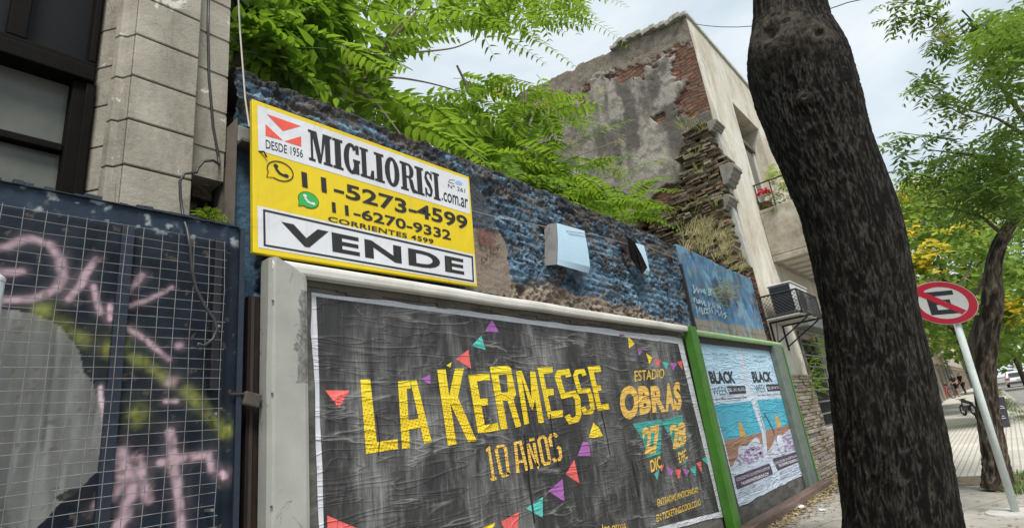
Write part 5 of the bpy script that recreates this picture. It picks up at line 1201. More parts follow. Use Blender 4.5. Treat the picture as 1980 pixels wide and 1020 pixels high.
# ================================================================== BIG TRUNK in the foreground
t = NT('dark_bark'); n = t.noise((2.5, 2.5, 1.2), 6, .65); n2 = t.noise((55, 55, 18), 5, .72, .6); at = t.attr('ridge')
col = t.ramp(t.math('ADD', t.math('MULTIPLY', at, .7), t.math('MULTIPLY', n2, .35)), [(.40, (.005, .0045, .004)), (.62, (.019, .0175, .0155)), (.84, (.055, .050, .043))])
col = t.mix(t.ramp(n, [(.5, 0.0), (.66, .22)]), col, t.ramp(n2, [(.45, (.012, .0105, .009)), (.72, (.095, .082, .06))]))
sca = t.math('MULTIPLY', t.attr('scar'), t.ramp(t.noise((9, 9, 14), 5, .7), [(.38, 0.0), (.62, 1.0)])); col = t.mix(t.math('MULTIPLY', sca, .8), col, (.10, .085, .068))
mBark = t.fin(col, .95, .12, t.bump(n2, .8, .02))
def bark_trunk(name, path, parent, na=300, nl=620, amp=.030, burl=None, m=None, sy=1.0, fr=22.0):
    """path: (x, y, z, radius) from the ground up"""
    pa = np.array(path, float); d = np.concatenate([[0], np.cumsum(np.linalg.norm(np.diff(pa[:, :3], axis=0), axis=1))]); s = np.linspace(0, d[-1], nl)
    c = np.stack([np.interp(s, d, pa[:, i]) for i in range(4)], 1)
    ker = np.hanning(31); ker /= ker.sum(); pad = np.pad(c, ((15, 15), (0, 0)), 'edge')
    c = np.stack([np.convolve(pad[:, i], ker, 'valid') for i in range(4)], 1)
    th = np.linspace(0, 2*np.pi, na, endpoint=False); S, T = np.meshgrid(s, th, indexing='ij'); r = c[:, 3][:, None]
    q = np.stack([np.cos(T)*r*fr, np.sin(T)*r*fr, S*fr*.26], -1)
    w = fbm(q*.5+2, 3)[..., None]*.9
    q2 = q+w
    rg = 1-np.abs(fbm(q2*np.array([1.3, 1.3, 1.0]), 3, .5))*2.6
    rg2 = 1-np.abs(fbm(q2*np.array([2.9, 2.9, 2.0])+9, 3, .5))*2.6
    h = np.clip(rg, 0, 1)*.6+np.clip(rg2, 0, 1)*.4
    lump = fbm(np.stack([np.cos(T)*1.1, np.sin(T)*1.1, S*.9], -1), 3)
    D = amp*(h-.5)*np.clip(.75+1.3*fbm(q*.12+40, 3), .25, 1.5)+.05*r*lump*2
    SCAR = np.zeros(S.shape)
    if burl:
        for (bs, bt, br, bh) in burl:
            dd = np.hypot((S-bs), (np.angle(np.exp(1j*(T-bt))))*r); e = np.exp(-(dd/br)**2); D = D+bh*e
            if bh > .05: D = D-bh*.9*np.exp(-((dd)/(br*.32))**2)
            if bh > .05: SCAR = np.maximum(SCAR, np.exp(-(dd/(br*1.15))**4)*(bh > .055))
    R = r+D
    tan_ = np.gradient(c[:, :3], axis=0); tan_ /= np.linalg.norm(tan_, axis=1)[:, None]
    ux = np.array([1.0, 0, 0])-tan_*tan_[:, :1]; ux /= np.linalg.norm(ux, axis=1)[:, None]; uy = np.cross(tan_, ux)
    V = c[:, None, :3]+R[..., None]*(np.cos(T)[..., None]*ux[:, None]+np.sin(T)[..., None]*uy[:, None])
    g = G(); g.v = [tuple(v) for v in V.reshape(-1, 3)]
    g.f = [(i*na+k, i*na+(k+1) % na, (i+1)*na+(k+1) % na, (i+1)*na+k) for i in range(nl-1) for k in range(na)]
    g.f.append(tuple((nl-1)*na+k for k in range(na)))
    return obj(name, g, m or mBark, parent, colors={'ridge': h.reshape(-1), 'scar': SCAR.reshape(-1)}, smooth=True)
xT = 6.5
def TP(l, r): 
    a, b = PX(l, xT), PX(r, xT); c = (a+b)/2; return (xT, c[1], c[2], abs(a[1]-b[1])/2*.97)
path = [TP((1632, 1020), (1868, 1020)), TP((1622, 920), (1852, 920)), TP((1612, 810), (1833, 810)), TP((1600, 700), (1810, 700)), TP((1588, 600), (1786, 600)), TP((1567, 500), (1768, 500)), TP((1541, 400), (1741, 400)), TP((1505, 305), (1706, 305)), TP((1478, 240), (1684, 240)), TP((1455, 185), (1664, 180)), TP((1441, 130), (1655, 120)), TP((1440, 95), (1643, 92)), TP((1447, 55), (1622, 60)), TP((1449, 20), (1610, 22)), TP((1446, -60), (1600, -60)), TP((1444, -140), (1592, -140))]
p0 = path[0]; path = [(xT, p0[1]+.06, -.1, p0[3]*1.22), (xT, p0[1]+.04, .12, p0[3]*1.08)]+path
e = path[-1]; path += [(xT, e[1]-.1, e[2]+1.2, e[3]*.9)]
big = thing('street_tree', 'huge dark ridged tree trunk with a knobbly burl filling the right foreground', 'tree', (xT, p0[1], 0), 'street trees along the kerb')
arc = 0; 
sz = lambda z: z+.1
bark_trunk('trunk', path, big, burl=[(sz(PX((1520, 100), xT)[2]), math.pi-.2, .30, .12), (sz(PX((1600, 90), xT)[2]), math.pi+.62, .17, .075), (sz(PX((1580, 215), xT)[2]), math.pi+.1, .06, .06), (sz(PX((1650, 150), xT)[2]), math.pi+1.3, .4, .05)], amp=.018)
top = np.array([xT, e[1]-.1, e[2]+1.1])
LIMBS = []
def limb(parent, a, b, r0, r1, m, sag=.2, name='limb', n=10):
    a, b = np.array(a, float), np.array(b, float); pts = []; k0 = random.random()*10
    for i in range(n+1):
        s = i/n; p = a+(b-a)*s; p = p+np.array([0, 0, sag*math.sin(math.pi*s)])+.05*np.linalg.norm(b-a)*s*np.array([float(vnoise(np.array([s*3, k0, j]))) for j in range(3)]); pts.append(p)
    LIMBS.append(pts)
    return obj(name, G().tube(pts, list(np.linspace(r0, r1, n+1)), 8), m, parent, smooth=True), pts
l1 = limb(big, top+[0, 0, -.3], top+[1.5, .8, 3.5], .27, .1, mBark); l2 = limb(big, top+[0, 0, -.3], top+[-.8, -1.2, 3.8], .25, .1, mBark)

# ================================================================== leaves
def leaf_cloud(g, centres, n_per, rad, size, droop=.3, asp=.38):
    for c in centres:
        for _ in range(n_per):
            p = c+np.random.randn(3)*rad*np.array([1, 1, .7]); a = random.uniform(0, 6.283); L_ = size*random.uniform(.6, 1.25)
            d = np.array([math.cos(a), math.sin(a), random.uniform(-.9, .35)-droop]); d /= np.linalg.norm(d)
            s = np.cross(d, [random.uniform(-.5, .5), random.uniform(-.5, .5), 1]); s /= np.linalg.norm(s); w = L_*asp*.5
            nrm = np.cross(s, d)*L_*.06
            g.add([p, p+d*L_*.35+s*w+nrm, p+d*L_*.4-nrm*.5, p+d*L_*.35-s*w+nrm, p+d*L_], [(0, 2, 1), (0, 3, 2), (2, 4, 1), (2, 3, 4)])
def sprig(g, p, d, L_, n, ls, droop=.25):
    """short twig with leaflets on both sides"""
    p = np.array(p, float); d = np.array(d, float); d /= np.linalg.norm(d); s = np.cross(d, [0, 0, 1.0]); s /= np.linalg.norm(s)+1e-9
    s = s*math.cos(.5)+np.array([0, 0, 1])*random.uniform(-.4, .4); s /= np.linalg.norm(s)
    for i in range(n):
        f = (i+1)/n; q = p+d*L_*f+np.array([0, 0, -droop*L_*f*f])
        for sg in (-1, 1):
            l = ls*random.uniform(.75, 1.15)*(1-.35*abs(f-.45)); e = s*sg*.85+d*.5+np.array([0, 0, -random.uniform(.1, .5)]); e /= np.linalg.norm(e); w = np.cross(e, np.cross(s, d)); w /= np.linalg.norm(w)+1e-9; w = w*l*.17
            up_ = np.cross(w, e)*.25
            g.add([q, q+e*l*.4+w+up_, q+e*l*.45, q+e*l*.4-w+up_, q+e*l], [(0, 2, 1), (0, 3, 2), (2, 4, 1), (2, 3, 4)])
    
def frond(g, p, d, L_, n, ls, droop=.35, roll=0.0, asp=.43):
    """pinnate ailanthus leaf: curved stalk with paired lance leaflets"""
    p = np.array(p, float); d = np.array(d, float); d /= np.linalg.norm(d); s = np.cross(d, [0, 0, 1.0]); s /= np.linalg.norm(s)+1e-9; u = np.cross(s, d)
    s, u = s*math.cos(roll)+u*math.sin(roll), u*math.cos(roll)-s*math.sin(roll)
    pts = [p+d*L_*f+np.array([0, 0, -droop*L_*f*f])+s*.03*L_*math.sin(f*4) for f in np.linspace(0, 1, 8)]
    g.tube(pts, list(np.linspace(.006, .002, 8)), 3, False)
    dz = lambda f: np.array([0, 0, -2*droop*f])
    for i in range(n):
        f = .14+.86*(i+.5)/n; q = p+d*L_*f+np.array([0, 0, -droop*L_*f*f])+s*.03*L_*math.sin(f*4); td = d+dz(f); td /= np.linalg.norm(td)
        for sg in (-1, 1):
            l = ls*random.uniform(.85, 1.12)*(1.0-.55*max(0, f-.55)/.45)*(.8+.2*min(1, f*4)); e = s*sg+td*random.uniform(.25, .5)+u*random.uniform(-.45, .05)+np.array([0, 0, -.18]); e /= np.linalg.norm(e)
            w = np.cross(e, u); w /= np.linalg.norm(w)+1e-9; w = w*l*asp*.5; fo = u*l*.07
            b = q+e*l*.05
            g.add([b, b+e*l*.25+w+fo, b+e*l*.62+w*.72+fo*.8, b+e*l-u*l*.05, b+e*l*.62-w*.72+fo*.8, b+e*l*.25-w+fo, b+e*l*.5], [(0, 6, 1), (1, 6, 2), (2, 6, 3), (3, 6, 4), (4, 6, 5), (5, 6, 0)])
# ---- saplings in the empty lot: pixel-measured crown outline filled through a few metres of depth
mAil = m_leaf('ailanthus_leaf', (.018, .058, .006), (.14, .265, .028), .48, (.42, .63, .05))
mAilD = m_leaf('broad_leaf', (.018, .05, .006), (.085, .18, .02), .45, (.31, .52, .035))
mTwig = m_paint('grey_twig', (.20, .18, .14), .85, .4, 12, .3)
def branch(name, parent, pix, r0, r1, m=None):
    pts = [PY(p, y) for p, y in pix]; n = len(pts); A = np.array(pts); s = np.linspace(0, n-1, 4*n); P = np.stack([np.interp(s, range(n), A[:, i]) for i in range(3)], 1)
    ker = np.hanning(7); ker /= ker.sum(); pad = np.pad(P, ((3, 3), (0, 0)), 'edge'); P = np.stack([np.convolve(pad[:, i], ker, 'valid') for i in range(3)], 1)
    return obj(name, G().tube(list(P), list(np.linspace(r0, r1, len(P))), 8), m or mTwig, parent, smooth=True), P
def rnd_in(poly, n, seed):
    rs = np.random.RandomState(seed); a = np.array(poly, float); lo, hi = a.min(0), a.max(0); out = []
    while len(out) < n:
        q = lo+(hi-lo)*rs.rand(2)
        if inpoly(np.array([q[0]]), np.array([q[1]]), poly)[0]: out.append(q)
    return out
gap1 = [(750, 110), (830, 62), (900, 50), (970, 60), (985, 105), (910, 158), (850, 190), (790, 185), (725, 155), (750, 130)]
gap2 = [(965, 60), (1060, 88), (1100, 105), (1060, 150), (1010, 150), (970, 110)]
def ok(q, k=0.0):
    return not (inpoly(np.array([q[0]]), np.array([q[1]]), gap1)[0] or inpoly(np.array([q[0]]), np.array([q[1]]), gap2)[0])
ail = thing('ailanthus_tree', 'slender pale stemmed tree with feathery leaves rising behind the middle of the blue wall', 'tree', tuple(PY((668, 240), 4.5)*[1, 1, 0]), 'trees growing in the empty lot')
_, tp1 = branch('trunk', ail, [((676, 500), 4.5), ((672, 300), 4.5), ((668, 190), 4.5), ((664, 120), 4.5), ((655, 60), 4.5), ((652, -30), 4.6)], .075, .045, m_paint('pale_bark', (.34, .30, .22), .85, .4, 10, .4))
for pix, r0 in (([((668, 200), 4.5), ((700, 165), 4.55), ((735, 105), 4.6), ((790, 40), 4.7), ((840, -20), 4.8)], .03), ([((700, 160), 4.5), ((760, 148), 4.4), ((830, 160), 4.5), ((900, 180), 4.6)], .016), ([((720, 104), 4.6), ((800, 102), 4.6), ((880, 94), 4.7), ((930, 70), 4.8)], .02), ([((670, 165), 4.5), ((720, 190), 4.3), ((755, 235), 4.2), ((790, 280), 4.1)], .028), ([((735, 105), 4.6), ((760, 60), 4.5), ((810, 10), 4.4)], .016)):
    branch('branch', ail, pix, r0, .007)
g = G(); rs = random.Random(31); nrs = np.random.RandomState(5)
def add_fronds(g, poly, n, seed, ylo, yhi, L0, L1, ls, pref=(1, -.3, .15), check=True, np_=(7, 11)):
    rs = random.Random(seed)
    for q in rnd_in(poly, n, seed):
        if check and not ok(q): continue
        y = rs.uniform(ylo, yhi); L_ = rs.uniform(L0, L1)
        a = rs.uniform(0, 6.283); d = np.array([math.cos(a)+pref[0]*.9, math.sin(a)*.8+pref[1], rs.uniform(-.15, .45)+pref[2]])
        d /= np.linalg.norm(d); c = PY(q, y); p = c-d*L_*.5
        pe = c+d*L_*.5
        if check:
            # keep the far end out of the open sky windows
            k = RW.T@(pe-CP); e_ = (990+FOC*k[0]/k[2], 510+FOC*k[1]/k[2])
            if not ok(e_): continue
        frond(g, p, d, L_, rs.randint(*np_), ls*rs.uniform(.8, 1.15), rs.uniform(.2, .5), rs.uniform(-.5, .5))
P_main = [(470, -40), (900, -40), (960, 30), (760, 110), (740, 150), (860, 185), (930, 230), (990, 300), (960, 330), (860, 290), (740, 245), (620, 200), (520, 160), (470, 120)]
add_fronds(g, P_main, 195, 1, 3.9, 6.2, .8, 1.3, .235)
add_fronds(g, [(560, 80), (760, 130), (900, 200), (900, 290), (700, 220), (560, 170)], 130, 2, 4.8, 7.5, .7, 1.1, .21)
def pfrond(g, a, b, y0, y1, n, ls, droop=.2, roll=0.0):
    A, B_ = PY(a, y0), PY(b, y1); L_ = np.linalg.norm(B_-A); B2 = B_+np.array([0, 0, droop*L_]); d = B2-A; frond(g, A, d, np.linalg.norm(d), n, ls*1.2, droop, roll)
for a, b, y0, y1, n, l in [((800, 20), (1000, 52), 4.2, 3.9, 14, .17), ((930, 60), (1225, 72), 4.0, 3.8, 19, .165), ((960, 30), (1225, 0), 4.0, 3.8, 17, .16), ((760, 110), (640, 130), 4.4, 4.1, 12, .16), ((640, 95), (790, 130), 4.2, 4.1, 14, .19), ((900, 30), (1120, 128), 4.3, 3.9, 15, .15), ((600, 40), (480, 60), 4.1, 3.8, 11, .19), ((700, -10), (560, 40), 4.1, 3.8, 12, .19), ((560, 60), (760, 140), 3.9, 3.9, 15, .18), ((840, 0), (1080, 10), 4.2, 4.0, 15, .16), ((860, 40), (1060, 120), 4.5, 4.2, 14, .14)]:
    pfrond(g, a, b, y0, y1, n, l, .22, random.uniform(-.5, .1))
add_fronds(g, [(880, -40), (1120, -40), (1150, 20), (1000, 52), (930, 45)], 46, 21, 3.9, 4.9, .8, 1.2, .20, (1.3, -.3, .1))
obj('crown', g, mAil, ail)
# darker broad-leaved tree against the old house
dk = thing('broadleaf_tree', 'dark broad leaved tree crowding the grey house above the wall end', 'tree', tuple(PY((462, 200), 4.0)*[1, 1, 0]), 'trees growing in the empty lot')
branch('trunk', dk, [((466, 500), 4.0), ((462, 250), 4.0), ((458, 100), 4.0), ((455, -40), 4.1)], .045, .03, m_paint('brown_bark', (.09, .07, .05), .9, .5, 12, .4))
g = G(); add_fronds(g, [(446, -40), (640, -40), (660, 60), (600, 150), (500, 150), (446, 120)], 90, 7, 3.8, 5.6, .5, .85, .24, (.6, -.3, 0), False, (7, 10))
obj('crown', g, mAilD, dk)
# bushier tree to the right, with the yellow blossom
rt = thing('ailanthus_tree', 'bushy feathery leaved tree with yellow blossom arching towards the brick stub', 'tree', tuple(PY((1010, 500), 5.4)*[1, 1, 0]), 'trees growing in the empty lot')
branch('trunk', rt, [((1000, 600), 5.4), ((985, 420), 5.4), ((960, 300), 5.4), ((920, 200), 5.5), ((880, 120), 5.6)], .06, .02)
for pix in ([((975, 380), 5.4), ((1040, 330), 5.2), ((1120, 300), 5.1), ((1200, 270), 5.0)], [((980, 400), 5.3), ((1080, 390), 5.0), ((1180, 390), 4.9), ((1290, 395), 4.9)], [((960, 300), 5.4), ((1000, 230), 5.3), ((1060, 190), 5.3)]): branch('branch', rt, pix, .02, .006)
g = G()
P_r = [(850, 150), (930, 150), (1000, 150), (1090, 165), (1140, 195), (1130, 225), (1060, 240), (1080, 270), (1180, 290), (1240, 330), (1290, 390), (1240, 425), (1150, 405), (1060, 370), (960, 330), (880, 290), (840, 220)]
add_fronds(g, P_r, 200, 11, 4.3, 7.2, .7, 1.15, .225)
add_fronds(g, [(880, 270), (1000, 290), (1130, 340), (1250, 395), (1280, 420), (1180, 420), (1060, 375), (960, 330)], 85, 12, 4.0, 5.2, .65, 1.0, .20, (1, -.4, .05))
for a, b, y0, y1, n, l in [((1090, 290), (1232, 228), 4.6, 4.3, 16, .15), ((1160, 350), (1350, 310), 4.6, 4.5, 17, .15), ((1180, 385), (1352, 378), 4.3, 4.2, 17, .15), ((1230, 415), (1400, 420), 4.3, 4.5, 14, .14), ((1010, 220), (1150, 190), 5.0, 4.7, 15, .14), ((960, 150), (1080, 190), 4.8, 4.6, 13, .14), ((1080, 340), (1240, 300), 4.5, 4.3, 15, .15), ((1100, 400), (1290, 400), 4.1, 4.0, 16, .15), ((1040, 250), (1170, 240), 4.6, 4.4, 14, .14), ((1150, 380), (1330, 345), 4.4, 4.4, 16, .15)]:
    pfrond(g, a, b, y0, y1, n, l, .15, random.uniform(-.7, -.1))
obj('crown', g, mAil, rt)
mYF = m_leaf('yellow_blossom', (.55, .38, .02), (.75, .60, .06), .35)
g = G(); leaf_cloud(g, [PY(q, random.uniform(4.2, 5.6)) for q in [(1050, 200), (1090, 190), (1020, 205), (1108, 275), (1070, 330), (1200, 270), (1255, 300), (1120, 345), (1180, 320), (960, 180), (985, 165), (1160, 175)]], 22, .07, .06, .1, .5)
obj('blossom', g, mYF, rt)
# little fern in the hole by the pilaster, grass and weeds on the wall and the ruin
fern = thing('fern', 'small green fern sprouting from the hole beside the stone pilaster', 'plant', tuple(PY((400, 420), 3.24)))
g = G()
for a in np.linspace(.2, 2.9, 7): sprig(g, PY((400, 425), 3.3), (math.cos(a), -.5, .4+.5*math.sin(a)), .13, 7, .045, .5)
obj('leaves', g, mAil, fern)
g = G()
for q in rnd_in([(1318, 455), (1350, 430), (1400, 445), (1435, 470), (1440, 520), (1380, 500), (1330, 485)], 46, 3):
    p = PY(q, random.uniform(3.22, 3.5)); tuft(g, p, 12, .30, .10, .55, (.1, -.35, -.1), .005)
for q in rnd_in([(1380, 500), (1440, 520), (1446, 536), (1400, 520)], 14, 5): tuft(g, PY(q, 3.16), 10, .32, .05, .3, (.2, -.7, -.6), .004)
obj('dry_grass', g, mGrassD, None, kind='stuff', label='pale dry grass spilling over the blue wall end below the brick stub', cat='grass')
g = G()
for q in [(1330, 178+70), (1300, 420), (1350, 395), (1365, 430), (1340, 415), (1385, 400), (1320, 440), (1360, 250), (1345, 300), (1350, 330), (1322, 245)]:
    tuft(g, PX(q, cx-.62), 16, .22, .12, .9, (-.2, -.2, 0), .006)
obj('ruin_weeds', g, m_leaf('weed_leaf', (.10, .15, .03), (.26, .30, .09), .35), None, kind='stuff', label='green weeds rooted between the courses of the crumbling brick stub', cat='weeds')
ws = thing('wall_shrub', 'small olive green shrub growing out of the smooth blue wall panels', 'plant', tuple(PY((1400, 572), 3.15)))
g = G()
for q in rnd_in([(1375, 560), (1400, 532), (1425, 545), (1435, 565), (1415, 580), (1390, 590)], 60, 8):
    a = random.uniform(0, 6.28); sprig(g, PY(q, random.uniform(2.98, 3.14)), (math.cos(a), math.sin(a)-.3, random.uniform(-.5, .6)), .12, 5, .05, .2)
obj('leaves', g, m_leaf('olive_leaf', (.12, .14, .06), (.28, .30, .15), .3), ws)
g = G()
for k in range(14): a = PY((1395, 570), 3.17); b = PY((random.uniform(1372, 1436), random.uniform(530, 592)), 3.05); g.tube([a, (a+b)/2+np.array([0, -.03, .02]), b], .003, 4, False)
obj('stems', g, mTwig, ws)
# balcony plants
pl = thing('balcony_plant', 'leafy potted plant with bright red flowers on the balcony', 'plant', tuple(PX((1480, 395), bxL+.3)))
g = G()
for q in rnd_in([(1462, 380), (1500, 372), (1510, 400), (1490, 410), (1466, 408)], 60, 4): a = random.uniform(0, 6.28); sprig(g, PX(q, bxL+random.uniform(-.05, .4)), (math.cos(a), math.sin(a), random.uniform(-.4, .5)), .16, 4, .09, .3)
mPotL = m_leaf('pot_leaf', (.05, .09, .025), (.14, .20, .06), .3); obj('leaves', g, mPotL, pl)
g = G(); leaf_cloud(g, [PX(q, bxL+.05) for q in [(1470, 373), (1474, 371), (1482, 372), (1487, 371)]], 12, .05, .10, .0, .8); obj('flowers', g, m_leaf('red_petal', (.6, .01, .04), (.75, .02, .08), .2), pl)
obj('pot', G().lathe(tuple(PX((1483, 412), bxL+.3)), [(.12, -.02), (.16, .22), (.18, .22), (.18, .26), (.14, .26)], 16), m_plain('terracotta', (.33, .15, .09), .8), pl)
p2 = thing('balcony_plant', 'yellow green trailing plant hugging the trunk side of the balcony', 'plant', tuple(PX((1530, 385), bxL+.4)))
g = G()
for q in rnd_in([(1478, 330), (1500, 318), (1520, 340), (1535, 395), (1524, 402), (1506, 360)], 70, 14): a = random.uniform(0, 6.28); sprig(g, PX(q, bxL+random.uniform(0, .7)), (math.cos(a), math.sin(a), random.uniform(-.4, .6)), .2, 5, .10, .3)
obj('leaves', g, m_leaf('lime_leaf', (.14, .20, .03), (.30, .36, .08), .35), p2)
cr_ = thing('climbing_plant', 'green creeper growing up the bars of the lower window', 'plant', tuple(PY((1570, 800), 3.05)*[1, 1, 0]))
g = G(); vine = [(1574, 800), (1573, 760), (1568, 725), (1578, 700), (1566, 670), (1572, 650)]
g.tube([PY(p, 3.08) for p in vine], .007, 5); obj('stem', g, mTwig, cr_)
g = G()
for q in rnd_in([(1556, 650), (1580, 645), (1592, 700), (1596, 745), (1570, 770), (1560, 735), (1566, 690)], 90, 24): a = random.uniform(0, 6.28); sprig(g, PY(q, random.uniform(2.96, 3.1)), (math.cos(a), math.sin(a)-.3, random.uniform(-.4, .5)), .16, 4, .09, .3)
obj('leaves', g, mAil, cr_)
# ================================================================== STREET TREE 2 (right) and trees down the street
mLeafS = m_leaf('street_leaf', (.014, .040, .008), (.085, .16, .025), .45, (.31, .48, .06))
mLeafF = m_leaf('far_leaf', (.05, .11, .018), (.20, .32, .06), .48, (.46, .64, .12))
mBark2 = m_paint('grey_bark', (.10, .078, .06), .95, .55, 9, .9, (.03, .025, .02))
def TP2(l, r, x): a, b = PX(l, x), PX(r, x); c = (a+b)/2; return (x, c[1], c[2], abs(a[1]-b[1])/2)
x2 = 10.7
pth = [TP2((1898, 945), (1962, 945), x2), TP2((1900, 900), (1954, 900), x2), TP2((1888, 800), (1935, 800), x2), TP2((1880, 720), (1927, 720), x2), TP2((1890, 640), (1935, 640), x2), TP2((1898, 590), (1944, 585), x2), TP2((1900, 530), (1936, 530), x2), TP2((1910, 480), (1944, 480), x2), TP2((1935, 435), (1965, 440), x2), TP2((1968, 395), (1992, 405), x2), TP2((2010, 350), (2040, 360), x2), TP2((2050, 250), (2075, 255), x2)]
p0 = pth[0]; pth = [(x2, p0[1], -.05, p0[3]*1.2)]+pth
t2 = thing('street_tree', 'crooked brown street tree bending right behind the no parking sign', 'tree', (x2, p0[1], 0), 'street trees along the kerb')
t = NT('brown_bark_street'); n2 = t.noise((40, 40, 14), 5, .7, .5); at = t.attr('ridge'); col = t.ramp(t.math('ADD', t.math('MULTIPLY', at, .6), t.math('MULTIPLY', n2, .4)), [(.35, (.03, .024, .02)), (.6, (.10, .08, .06)), (.8, (.24, .19, .14))]); mBk2 = t.fin(col, .95, .12, t.bump(n2, .8, .02))
bark_trunk('trunk', pth, t2, 80, 200, .022, [(2.55, math.pi, .12, .06), (2.85, math.pi+.4, .10, .05)], mBk2, fr=14)
obj('cut_stump', G().tube([PX((1886, 705), x2), PX((1879, 670), x2), PX((1884, 640), x2+.1), PX((1890, 610), x2+.2)], [.085, .075, .05, .03], 8), mBark2, t2)
fork = np.array(pth[-2][:3])
for b, r in (([(1990, 380), (1940, 330), (1880, 300), (1800, 290)], .05), ([(2030, 300), (1960, 200), (1900, 120), (1850, 40)], .045), ([(2020, 340), (1980, 260), (1930, 230), (1800, 190)], .04), ([(1935, 450), (1900, 420), (1850, 405), (1780, 400)], .03)):
    pts = [PX(p, x2+random.uniform(-.8, .8)) for p in b]; obj('limb', G().tube(pts, list(np.linspace(r, .008, len(pts))), 6), mBark2, t2, smooth=True)
def rsprigs(g, poly, n, seed, xlo, xhi, L_, ls, k=5):
    rs = random.Random(seed)
    for q in rnd_in(poly, n, seed):
        a = rs.uniform(0, 6.283); sprig(g, PX(q, rs.uniform(xlo, xhi)), (math.cos(a), math.sin(a), rs.uniform(-.6, .4)), L_*rs.uniform(.7, 1.2), k, ls*rs.uniform(.8, 1.2), .3)
g = G()
rsprigs(g, [(1925, 60), (1985, 30), (2010, 420), (1900, 370), (1860, 330), (1880, 280), (1920, 235), (1900, 190), (1870, 140)], 340, 41, 8.5, 12.5, .38, .15)
rsprigs(g, [(1870, 60), (1985, -20), (2000, 130), (1930, 130), (1890, 110)], 120, 42, 8, 11, .4, .16)
rsprigs(g, [(1740, 345), (1800, 300), (1870, 270), (1960, 290), (1990, 420), (1900, 410), (1830, 380), (1760, 375)], 220, 43, 9.5, 13.5, .40, .15)
rsprigs(g, [(1790, 330), (1900, 320), (1985, 380), (1985, 440), (1880, 425), (1800, 400)], 110, 45, 9, 12, .35, .14)
for br in ([(1880, 230), (1820, 200), (1780, 165)], [(1880, 210), (1830, 180), (1770, 150)], [(1850, 270), (1800, 265), (1735, 255)], [(1860, 300), (1790, 320), (1720, 285)], [(1850, 90), (1820, 60), (1808, 10)], [(1820, 40), (1780, 25), (1722, 40)], [(1815, 15), (1760, 5), (1712, 5)], [(1860, 20), (1890, 50), (1930, 50)], [(1900, 110), (1850, 90), (1800, 75)], [(1880, 330), (1810, 345), (1740, 330)]):
    x_ = random.uniform(9.3, 11); A = [PX(p, x_+i*.2) for i, p in enumerate(br)]; g.tube(A, [.012, .008, .004], 4, False)
    for s in np.linspace(.1, 1, 11):
        f = s*2; i = min(1, int(f)); p = A[i]+(A[i+1]-A[i])*(f-i); d = A[i+1]-A[i]; d /= np.linalg.norm(d)
        for _ in range(2): sprig(g, p, d+np.random.randn(3)*.6+np.array([0, 0, -.2]), .30*random.uniform(.7, 1.2), 4, .16, .3)
obj('crown', g, mLeafS, t2)
mSeed = m_leaf('seed_green', (.12, .15, .03), (.26, .28, .08), .3)
for q in [(1860, 236), (1827, 69)]: g = G(); leaf_cloud(g, [PX(q, 10.2)], 120, .11, .08, .2, .5); obj('seed_cluster', g, mSeed, t2)
# far trees: each with trunk, crown of leaf clumps, some in yellow flower
def ftree(label, x, y, h, r, seed, n, cl=None, flower=0, ls=.28, low=.42):
    z0 = gz(x); T = thing('street_tree', label, 'tree', (x, y, z0), 'street trees along the kerb'); rs = np.random.RandomState(seed)
    obj('trunk', G().tube([(x, y, z0-.05), (x+.1, y+.05, z0+h*.3), (x, y+.2, z0+h*.62)], [h*.017, h*.014, h*.010], 8), mBark2, T, smooth=True)
    g = G()
    for k in range(5): a = k*1.26+seed; g.tube([(x, y, z0+h*.36), (x+r*.4*math.cos(a), y+r*.4*math.sin(a), z0+h*.58), (x+r*.75*math.cos(a), y+r*.75*math.sin(a), z0+h*.7)], [h*.012, h*.008, .01], 5, False)
    obj('limbs', g, mBark2, T)
    C_ = []
    while len(C_) < n:
        v = rs.randn(3); v /= np.linalg.norm(v); v *= rs.uniform(.55, 1.0)**.6
        if fbm(v*1.6+seed, 2) < -.16: continue
        C_.append(np.array([x, y, z0+h*(low+(1-low)/2)])+v*np.array([r, r, h*(1-low)/2]))
    g = G(); np.random.seed(seed); leaf_cloud(g, C_, 22, r*.085, ls, .35, .62); obj('crown', g, mLeafF, T)
    if flower:
        g = G(); cs_ = [c for c in C_ if c[0] < x and c[2] > z0+h*.35 and fbm(c*.35+seed, 2) > .02][:flower]; leaf_cloud(g, [c+np.array([-.25, 0, .1]) for c in cs_], 26, r*.07, ls*.75, 0, .8); obj('blossom', g, mYF, T)
ftree('first leafy tree beyond the crooked trunk with yellow blossom low in its crown', 24, .55, 8.2, 3.2, 51, 230, flower=40, ls=.30, low=.26)
ftree('tall street tree half hidden behind the crooked trunk towards the road', 33, .76, 10.5, 4.2, 52, 230, flower=12, ls=.36, low=.24)
ftree('bright green tree over the far pavement just right of the big trunk', 38, .88, 10.0, 3.4, 53, 170, ls=.36, low=.40)
ftree('far street tree whose crown hangs above the parked white car', 62, -1.5, 10.5, 6, 54, 190, ls=.55, low=.2)
ftree('farthest dark green tree closing the end of the road', 120, -6, 17, 13, 55, 210, ls=1.2, low=.12)
ftree('distant tree closing the street above the pedestrians', 105, 5, 16, 9, 56, 160, ls=1.0, low=.15)
ftree('distant tree across the road at the picture edge', 90, -14, 16, 9, 57, 160, ls=.9, low=.12)
